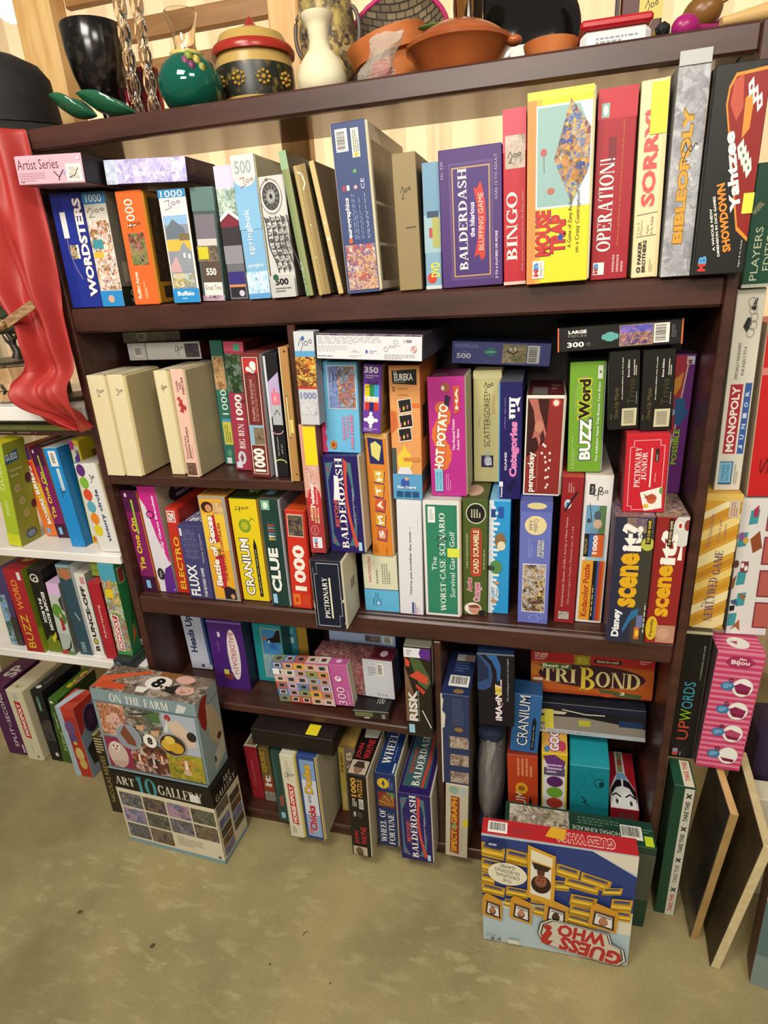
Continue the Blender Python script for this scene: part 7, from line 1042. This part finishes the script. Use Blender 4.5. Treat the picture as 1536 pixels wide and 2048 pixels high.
def leaf(x, y, L_, rz, label):
    mb = MB(); nx, ny = 16, 8; vs = []; fs = []
    for i in range(nx + 1):
        s_ = i / nx; w_ = .026 * sin(pi * min(1, s_ * .98 + .01)) ** .6; lift = .052 * (1 - s_) ** 2.2 + .012 * s_ ** 2
        for j in range(ny + 1):
            q = j / ny * 2 - 1; vs.append((s_ * L_, q * w_, 0.004 + lift + .030 * q * q * sin(pi * s_)))
    for i in range(nx):
        for j in range(ny): a = i * (ny + 1) + j; fs.append([a, a + ny + 1, a + ny + 2, a + 1])
    mb.add(vs, fs, M('#1f5a3c', .08, 0, .8)); mb.smooth = True
    o = mb.build('leaf_dish', None, (x, y, ZT), (0, 0, rz)); md = o.modifiers.new('thick', 'SOLIDIFY'); md.thickness = .004
    tag(o, label, 'dish', GT)
leaf(.070, .030, .085, .05, 'green glazed leaf dish at the bookcase corner, left of its twin')
leaf(.122, .040, .11, .1, 'green glazed leaf dish with upturned tip, right of its twin')
t = thing('flask_vase', 'round emerald glass vase with clear flared neck', 'vase', (.350, .065, ZT), group=GT)
mb = MB(); mb.lathe([(0, .002), (.030, .002), (.048, .014), (.058, .036), (.058, .054), (.048, .074), (.032, .088), (.022, .094), (.019, .094), (.030, .084), (.045, .070), (.054, .052), (.054, .038), (.045, .018), (.028, .007), (0, .007)], M('#0c5c4a', .06, .25, .7)); mb.build('body', t)
mb = MB()
for a_, z_, c_ in ((-1.15, .070, '#7a3a5a'), (-.95, .062, '#6a2c50'), (-.72, .072, '#a8983a'), (-.6, .060, '#8a8430'), (-1.0, .078, '#7a8a34')): mb.blob((.052 * cos(a_) * (.98 if z_ < .066 else .87), .052 * sin(a_) * (.98 if z_ < .066 else .87), z_), (.008, .007, .009), M(c_, .4), 2, .35)
mb.build('enamel_flowers', t)
mb = MB(); mb.lathe([(.021, .094), (.019, .106), (.021, .128), (.029, .156), (.0275, .156), (.0195, .128), (.0175, .106), (.019, .094)], CLEAR); mb.build('neck', t)
mb = MB(); mb.lathe([(.0225, .090), (.030, .088), (.030, .094), (.0225, .096), (.0225, .090)], M('#c8b060', .2, 0)); mb.build('collar', t)
t = thing('lidded_pot', 'painted lidded pot with red rims and a dark gold patterned band', 'pot', (.430, .180, ZT), group=GT)
TAN = M('#b0914e', .3); REDG = M('#9a2a1c', .25)
mb = MB(); mb.lathe([(0, 0), (.066, 0), (.070, .008)], REDG); mb.lathe([(.070, .008), (.074, .03)], TAN)
mb.lathe([(.074, .03), (.077, .055), (.076, .084)], noisy('gold_flecked_band', '#1f2018', '#6a5a2c', 55, .35, lo=.56, hi=.7)); mb.lathe([(.076, .084), (.072, .104), (.068, .104), (.068, .02), (0, .015)], TAN)
GOLD = M('#a8842c', .35)
for k in range(5):
    a = -pi / 2 + (k - 2) * .62
    for j in range(8):
        b = j * pi / 4; r0 = .0775
        mb.blob((r0 * cos(a + .14 * cos(b)), r0 * sin(a + .14 * cos(b)), .057 + .010 * sin(b)), (.0035, .0035, .0035), GOLD, 1)
    mb.blob((.0772 * cos(a), .0772 * sin(a), .057), (.005, .005, .005), GOLD, 1)
mb.build('body', t)
mb = MB(); mb.lathe([(.070, .104), (.080, .104), (.081, .112), (.076, .120), (.070, .122)], REDG); mb.lathe([(.070, .122), (.062, .138), (.03, .150), (0, .153)], TAN); mb.build('lid', t)
mb = MB(); mb.lathe([(.016, .150), (.018, .154), (.010, .160), (.004, .170), (0, .174)], REDG); mb.build('finial', t)
CREAMW = noisy('chalky_cream', '#cfc5a2', '#ddd3b2', 20, .7, bump=.08)
mb = MB(); mb.lathe([(0, 0), (.036, 0), (.041, .006), (.042, .022), (.038, .038), (.028, .052), (.019, .062), (.0165, .075), (.0175, .079), (.017, .083), (.0185, .087), (.018, .091), (.022, .100), (.027, .108), (.0275, .112), (.025, .112), (.017, .094), (.013, .07), (0, .06)], CREAMW)
tag(mb.build('vase', None, (.612, .05, ZT)), 'cream chalky vase with a ribbed narrow neck and flared lip', 'vase', GT)
t = thing('urn', 'tall urn with dark floral pattern behind the cream vase', 'urn', (.566, .238, ZT), group=GT)
mb = MB(); mb.lathe([(0, 0), (.036, 0), (.043, .03), (.052, .09), (.056, .15), (.050, .20), (.043, .215), (.047, .225), (.043, .225), (.0, .21)], PIC('#8a7840 #3a2f34 #b09a58 #2a2430 #c8b070 #4a4a58', 34)); mb.build('body', t)
for s_ in (-1, 1):
    mb = MB(); mb.tube([(s_ * (.052 + .014 * sin(a)), 0, .145 + .035 * cos(a)) for a in [i * pi / 10 for i in range(11)]], .004, M('#5a5048', .4)); mb.build('handle', t)
t = thing('basket', 'shallow woven basket with bright pink rim propped behind the terracotta pot', 'basket', (.688, .300, ZT + .1165), (radians(72), 0, radians(-4)), group=GT)
m, n, l, b = node_mat('woven_reed'); tc = n.new('ShaderNodeTexCoord'); br = n.new('ShaderNodeTexBrick'); br.inputs['Scale'].default_value = 26
br.inputs['Color1'].default_value = lin('#8a7a5a'); br.inputs['Color2'].default_value = lin('#5a4a34'); br.inputs['Mortar'].default_value = lin('#2a2018'); br.inputs['Mortar Size'].default_value = .03
l.new(tc.outputs['Object'], br.inputs['Vector']); l.new(br.outputs['Color'], b.inputs['Base Color']); b.inputs['Roughness'].default_value = .7
bp = n.new('ShaderNodeBump'); bp.inputs['Distance'].default_value = .004; l.new(br.outputs['Fac'], bp.inputs['Height']); bp.invert = True; l.new(bp.outputs[0], b.inputs['Normal'])
mb = MB(); mb.lathe([(0, -.045), (.05, -.043), (.085, -.028), (.110, .0), (.107, .002), (.082, -.022), (.05, -.037), (0, -.039)], m); mb.build('bowl', t)
mb = MB()
mb.tube([(.111 * cos(a), .111 * sin(a), .002 + .0015 * (i % 2)) for i, a in enumerate([j * 2 * pi / 72 for j in range(73)])], .0045, M('#b82c64', .6), 8); mb.build('rim', t)
t = thing('flower_pot', 'plain orange terracotta flower pot tilted to the left', 'flower pot', (.716, .192, ZT + .015), (radians(6), radians(-13), 0), group=GT)
mb = MB(); mb.lathe([(0, 0), (.048, 0), (.061, .058), (.056, .058), (.044, .006), (0, .006)], TERRA); mb.build('body', t)
mb = MB(); mb.lathe([(.061, .056), (.071, .058), (.076, .090), (.072, .092), (.067, .062), (.056, .056)], TERRA); mb.build('rim', t)
t = thing('plastic_bag', 'small clear plastic bag holding a red ball, on the front edge of the top', 'bag', (.715, .045, ZT + .0005), group=GT)
mb = MB(); nb = 10; vs = []; fs = []
for i in range(13):
    s_ = i / 12; w_ = .030 - .006 * s_ + .004 * sin(s_ * 9); dpt = .020 * sin(pi * min(1, .12 + s_ * .9)) + .002
    for j in range(nb):
        a = 2 * pi * j / nb; vs.append((w_ * cos(a) * (1 + .1 * sin(3 * a + i)) + .034 * s_ - .012, dpt * sin(a), .001 + .068 * s_ + .002 * sin(j * 2.1 + i)))
for i in range(12):
    for j in range(nb): fs.append([i * nb + j, i * nb + (j + 1) % nb, (i + 1) * nb + (j + 1) % nb, (i + 1) * nb + j])
mb.add(vs, fs, film('clear_bag_film', '#f2ece0', .62)); mb.build('film', t)
mb = MB(); mb.blob((.004, .006, .0195), (.018, .010, .018), noisy('mottled_red_ball', '#a81c34', '#d85868', 30, .3), 3); tag(mb.build('ball', None, (.715, .045, ZT)), 'glossy red ball inside the clear plastic bag', 'ball', GT)
t = thing('casserole_dish', 'glazed terracotta casserole dish with a green leaf painted lid', 'dish', (.843, .102, ZT), group=GT)
mb = MB(); mb.lathe([(0, 0), (.056, 0), (.070, .020), (.082, .040), (.090, .046), (.091, .052), (.082, .052), (.06, .02), (0, .008)], TERRAG); mb.build('base', t)
mb = MB(); mb.lathe([(.083, .0525), (.080, .058), (.066, .068), (.045, .078), (.020, .083), (0, .084)], TERRAG); mb.blob((-.035, -.038, .073), (.028, .012, .004), M('#4a6a34', .3), 2); mb.build('lid', t)
mb = MB(); mb.blob((.093, -.02, .042), (.013, .012, .008), TERRAG, 3); mb.build('handle', t)
mb = MB(); mb.lathe([(0, 0), (.025, 0), (.026, .06), (.034, .24), (.030, .24), (.022, .06), (.0, .01)], glass('smoky_amber_glass', '#b09a70', .06), 10)
tag(mb.build('glass_vase', None, (.846, .222, ZT)), 'tall smoky amber faceted glass vase behind the casserole dish', 'vase', GT)
mb = MB(); mb.lathe([(0, .012), (.06, .010), (.095, -.002), (.112, -.016), (.114, -.013), (.097, .003), (.06, .016), (0, .018)], M('#0c0a0a', .1, 0, .7)); mb.lathe([(.1125, -.017), (.1155, -.0145), (.1135, -.012)], M('#5a1c20', .2))
tag(mb.build('lacquer_plate', None, (.930, .302, ZT + .1165), (radians(78), 0, 0)), 'large round black lacquer plate standing upright on the bookcase top', 'plate', GT)
mb = MB(); mb.box((-.014, -.0015, 0), (.014, .0015, .07), M('#dcd8c8', .6), .0003); tag(mb.build('card', None, (.936, .20, ZT), (radians(-8), 0, 0)), 'small white card between the casserole dish and the terracotta bowl', 'card', GT)
mb = MB(); mb.lathe([(0, 0), (.026, 0), (.034, .014), (.042, .034), (.045, .046), (.042, .047), (.036, .034), (.024, .008), (0, .006)], TERRA)
tag(mb.build('bowl', None, (.993, .140, ZT)), 'small plain terracotta bowl right of the casserole dish', 'bowl', GT)
t = thing('tin_box', 'low white tin with a rounded red lid at the right', 'tin', (1.09, .09, ZT), (0, 0, .02), group=GT)
mb = MB(); mb.box((-.0515, -.045, 0), (.0515, .045, .030), M('#d6d4d0', .3), .010); emit(mb, [N(.22, .3, .82, .62, '#8a8a8c', 2, 0), N(.5, .2, .8, .36, '#a0a0a2', 1, 0)], lambda a, b, e: (-.0515 + a, -.0452 - e, b), .103, .030); mb.build('body', t)
mb = MB(); mb.box((-.0525, -.046, .0302), (.0525, .046, .043), M('#b01c24', .25), .010); mb.build('lid', t)
t = thing('framed_plaque', 'dark red upright wooden plaque with a yellow price note', 'plaque', (1.142, .24, ZT), group=GT)
mb = MB(); mb.box((-.034, -.012, 0), (.034, .012, .26), M('#4a1a14', .35), .003); mb.build('post', t)
mb = MB(); mb.box((-.043, -.014, .0), (-.036, .010, .26), M('#2a1410', .3), .001); mb.box((-.0445, -.015, 0), (-.0435, .0, .26), M('#a8a090', .2, .8), .0002); mb.build('edge_strip', t)
mb = MB(); mb.box((-.004, -.0128, .082), (.034, -.0122, .15), M('#cfc06a', .7), .0001); emit(mb, PRICE(.25, .1, .55, .3), lambda a, b, e: (-.004 + a, -.0129 - e, .082 + b), .038, .068); mb.build('price_sticker', t)
mb = MB(); mb.blob((0, 0, .0215), (.012, .010, .016), M('#c8ac28', .6), 3, .3, 2.2); tag(mb.build('tissue_bow', None, (1.162, .10, ZT)), 'crumpled yellow tissue beside the white and red tin', 'tissue', GT)
mb = MB(); mb.blob((0, 0, .0115), (.010, .010, .009), M('#191614', .7), 3, .22); tag(mb.build('cloth_scrap', None, (1.155, .028, ZT)), 'small black crumpled cloth left of the pink maraca', 'cloth', GT)
def shaker(name, label, loc, rot, r, L_, c1, c2):
    t = thing(name, label, 'maraca', loc, rot, GT)
    mb = MB(); mb.blob((0, 0, 0), (r * 1.25, r, r), M(c1, .3), 3); mb.build('head', t)
    mb = MB(); mb.tube([(r * 1.1 + L_ * i / 6, 0, 0) for i in range(7)], [.005, .0055, .006, .0065, .007, .008, .0085], M(c2, .45)); mb.build('handle', t)
shaker('maraca', 'magenta maraca lying near the right end of the top', (1.19, .055, ZT + .017), (0, radians(2), radians(25)), .017, .05, '#9a1c64', '#8a1a5a')
shaker('gourd_rattle', 'brown gourd rattle with long pale handle at the right end of the top', (1.218, .10, ZT + .044), (0, radians(-22), radians(-18)), .024, .075, '#7a5224', '#b8924e')
shaker('maraca', 'purple pink maraca at the back, right of the brown gourd', (1.262, .15, ZT + .028), (0, 0, radians(60)), .021, .05, '#8a1f60', '#7a1a54')
mb = MB(); mb.lathe([(0.0, 0), (.006, 0), (.011, .06), (.0125, .078), (.010, .078), (.0, .074)], M('#c8a468', .45), 20); tag(mb.build('wooden_horn', None, (1.236, .045, ZT + .014), (0, radians(82), radians(14))), 'short pale wooden horn lying at the far right of the top', 'horn', GT)
mb = MB(); mb.tube([(.020 * cos(a), 0.0, .0245 + .020 * sin(a)) for a in [i * 2 * pi / 24 for i in range(25)]], .0045, M('#7a8078', .5), 8, False); tag(mb.build('woven_ring', None, (1.195, .17, ZT)), 'grey green ring standing behind the magenta maraca', 'ring', GT)

# ------------------------------------------------------------------ left side: gown, hat, glassware on the white unit
REDCLOTH = noisy('red_satin_cloth', '#9a2622', '#b0312b', 3, .5, bump=.02)
rows = [(1.755, -.19, -.004), (1.72, -.188, -.004), (1.66, -.185, -.006), (1.56, -.175, -.006), (1.47, -.16, -.008), (1.43, -.135, -.010), (1.405, -.125, -.010), (1.385, -.124, -.010), (1.34, -.122, -.010), (1.30, -.118, -.009), (1.28, -.15, -.008), (1.262, -.152, -.007), (1.24, -.140, -.006), (1.222, -.118, -.005), (1.206, -.085, -.004), (1.190, -.078, -.003), (1.172, -.018, -.002)]
mb = MB(); nx = 40; vs = []; fs = []
for r_, (z, a, b) in enumerate(rows):
    pinch = math.exp(-((z - 1.405) / .05) ** 2)
    for i in range(nx + 1):
        s_ = i / nx; x = a + (b - a) * s_
        f = .013 * sin(s_ * 12 + z * 5) * (1 - .5 * pinch) + .0045 * sin(s_ * 27 - z * 4) + .003 * sin(s_ * 41 + z * 23) - .012 * sin(pi * s_) * (z > 1.3)
        if z < 1.30: f += -.022 * sin(pi * s_ * .9) * sin((1.30 - z) * 38) - .014
        vs.append((x + .030 * s_, min(-.022 + f * 1.8, -.006), z))
for r_ in range(len(rows) - 1):
    for i in range(nx): k = r_ * (nx + 1) + i; fs.append([k, k + 1, k + nx + 2, k + nx + 1])
mb.add(vs, fs, REDCLOTH); mb.smooth = True
o = mb.build('red_gown'); md = o.modifiers.new('sub', 'SUBSURF'); md.levels = 2; md.render_levels = 2; md = o.modifiers.new('thick', 'SOLIDIFY'); md.thickness = .0015
tag(o, 'long red satin gown hanging left of the bookcase, tied at the waist', 'gown')
t = thing('cloth_belt', 'tan woven belt knotted around the red gown', 'belt', (-.10, -.075, 1.405))
BELT = noisy('tan_braid', '#7a5a38', '#a8845a', 40, .6, (1, 1, 4))
def strap(p, q, w_, name):
    p, q = Vector(p), Vector(q); d = (q - p).normalized(); n_ = d.cross(Vector((0, 1, 0))).normalized() * w_; k = MB()
    vs = [p + n_, p - n_, q - n_, q + n_]; th = Vector((0, .003, 0))
    k.add([tuple(v) for v in vs] + [tuple(v + th) for v in vs], [[0, 1, 2, 3], [7, 6, 5, 4], [0, 4, 5, 1], [1, 5, 6, 2], [2, 6, 7, 3], [3, 7, 4, 0]], BELT); return k.build(name, t)
strap((.005, -.002, -.006), (.090, .012, .036), .009, 'belt_band'); strap((.012, -.006, 0), (-.085, -.006, -.034), .009, 'belt_tail')
mb = MB(); mb.blob((.010, -.008, .0), (.016, .010, .012), BELT, 3, .3); mb.build('knot', t)
BLACKF = noisy('black_felt', '#100d0b', '#1c1814', 30, .75)
t = thing('hat', 'wide black felt hat above the red gown', 'hat', (-.135, .10, 1.795), (radians(6), radians(6), 0))
mb = MB(); mb.lathe([(0, .125), (.06, .124), (.10, .108), (.118, .085), (.124, .03), (.126, .006), (.118, .006), (.11, .08), (.06, .115), (0, .117)], BLACKF); mb.build('crown', t)
mb = MB(); mb.lathe([(.120, .006), (.150, -.004), (.157, -.011), (.151, -.011), (.120, .0), (.120, .006)], BLACKF); mb.build('brim', t)
t = thing('dress_form', 'hidden dress form with a cream rounded neck under the black hat', 'dress form', (-.11, .10, 1.2174))
mb = MB(); mb.blob((.052, .0, .565), (.040, .035, .034), M('#cdc29c', .6), 3); mb.blob((-.02, 0, .53), (.085, .04, .07), M('#c8bd98', .6), 3); mb.build('neck', t)
mb = MB(); mb.tube([(-.02, 0, .004), (-.02, 0, .48)], .012, M('#6a5a44', .5)); mb.lathe([(0, 0), (.05, 0), (.05, .01), (0, .014)], M('#6a5a44', .5)); mb.build('stand', t)
t = thing('pendant_lamp', 'bright white lamp globe at the top left corner', 'lamp', (-.421, .55, 2.184))
m, n, l, b = node_mat('glowing_globe'); b.inputs['Emission Color'].default_value = (1, .93, .8, 1); b.inputs['Emission Strength'].default_value = 4
mb = MB(); mb.blob((0, 0, 0), (.042, .042, .042), m, 3); mb.build('globe', t)
mb = MB(); mb.tube([(0, 0, .03), (0, 0, .9)], .003, M('#2a2420')); mb.build('cord', t)
t = thing('cake_stand', 'faceted crystal stand under the dark bonsai ornament', 'stand', (-.262, .10, 1.2172))
mb = MB(); mb.lathe([(0, 0), (.062, 0), (.070, .006), (.058, .03), (.074, .06), (.078, .085), (.070, .090), (0, .088)], glass('smoky_crystal', '#d8c8b4', .08), 12); mb.smooth = False; mb.build('body', t)
mb = MB(); mb.lathe([(0, .0905), (.078, .0905), (.080, .098), (0, .098)], M('#3a342c', .35), 24); mb.build('plate', t)
t = thing('bonsai_ornament', 'dark bonsai tree ornament with a twisted trunk', 'ornament', (-.235, .085, 1.3190), group=None)
BRK = noisy('dark_bronze', '#1a1510', '#3a3024', 40, .4)
mb = MB(); mb.tube([(0, 0, 0), (.004, 0, .015), (-.006, .002, .03), (-.002, 0, .045), (-.012, 0, .06), (-.016, 0, .08)], [.014, .010, .008, .008, .006, .003], BRK); mb.tube([(-.002, 0, .04), (.014, -.003, .05), (.022, -.003, .06)], [.006, .004, .002], BRK); mb.tube([(-.004, 0, .03), (-.022, .002, .04), (-.03, .002, .055)], [.006, .004, .002], BRK); mb.build('trunk', t)
mb = MB()
for c_, r_ in (((-.016, 0, .10), .034), ((.012, -.004, .075), .022), ((-.035, .004, .075), .024), ((-.005, .0, .125), .026), ((-.04, 0, .11), .024)): mb.blob(c_, (r_, r_ * .8, r_ * .8), noisy('dark_moss', '#12180e', '#3a4a28', 70, .8), 3, .3, 5)
mb.build('foliage', t)
mb = MB(); mb.lathe([(0, 0), (.018, 0), (.026, .012), (.034, .026), (.031, .026), (.022, .010), (0, .006)], M('#dccf9a', .3)); tag(mb.build('bowl', None, (-.315, .012, 1.2172)), 'small pale yellow bowl on the white unit top, at the left edge', 'bowl')

# ------------------------------------------------------------------ bag of clothes, boards and cloth on the right
t = thing('clothes_bag', 'clear plastic bag of folded navy cloth under the globe printed box', 'bag', (.912, .112, .051))
NAVYC = noisy('navy_cloth', '#10162c', '#1c2644', 12, .85, bump=.3)
mb = MB()
for i in range(7): mb.box((-.029 + .002 * (i % 2), -.088 + .008 * (i * 5 % 3), .028 + .05 * i), (.030 - .002 * (i % 3), .07, .074 + .05 * i), NAVYC, .016)
mb.smooth = True; mb.build('cloth', t)
mb = MB(); mb.blob((0, -.0, .209), (.0375, .125, .192), film('clear_bag_film', '#e6e4e2', .70), 4, .08, 5); mb.build('film', t)
def slab(name, label, cat, x0, y0, w_, d_, h_, lean, yaw, faces, group=None):
    k = MB(); k.box((0, 0, 0), (w_, d_, h_), faces['m'], .0015, mats=faces)
    o = k.build(name, None, (x0, y0, .001 + (0 if lean >= 0 else sin(-lean) * w_)), (Matrix.Rotation(yaw, 4, 'Z') @ Matrix.Rotation(-lean, 4, 'Y')).to_euler())
    return tag(o, label, cat, group)
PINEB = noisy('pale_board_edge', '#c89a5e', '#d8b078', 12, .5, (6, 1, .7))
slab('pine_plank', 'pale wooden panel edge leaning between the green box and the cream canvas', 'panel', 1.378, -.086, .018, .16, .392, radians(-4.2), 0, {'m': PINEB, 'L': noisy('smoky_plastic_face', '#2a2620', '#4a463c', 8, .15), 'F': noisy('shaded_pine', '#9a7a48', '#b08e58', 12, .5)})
slab('canvas', 'cream stretched canvas standing nearest on the right floor', 'canvas', 1.408, -.143, .020, .26, .385, radians(-6.5), radians(-4), {'m': noisy('cream_canvas', '#c4b082', '#d2c094', 60, .8), 'L': noisy('olive_canvas_picture', '#2c2414', '#4a3c20', 12, .6)})
mb = MB(); mb.box((0, 0, 0), (.10, .14, .40), noisy('dusky_purple_cloth', '#2a1c34', '#3c2a48', 6, .8), .02); mb.smooth = True
tag(mb.build('cloth_bag', None, (1.535, .16, .001)), 'dusky purple cloth bag at the right edge behind the canvas', 'bag')
mb = MB(); mb.box((0, 0, 0), (.09, .06, .30), M('#cfc8b4'), .002); tag(mb.build('storage_box', None, (1.50, .06, .001)), 'pale box standing behind the canvas at the right', 'box')
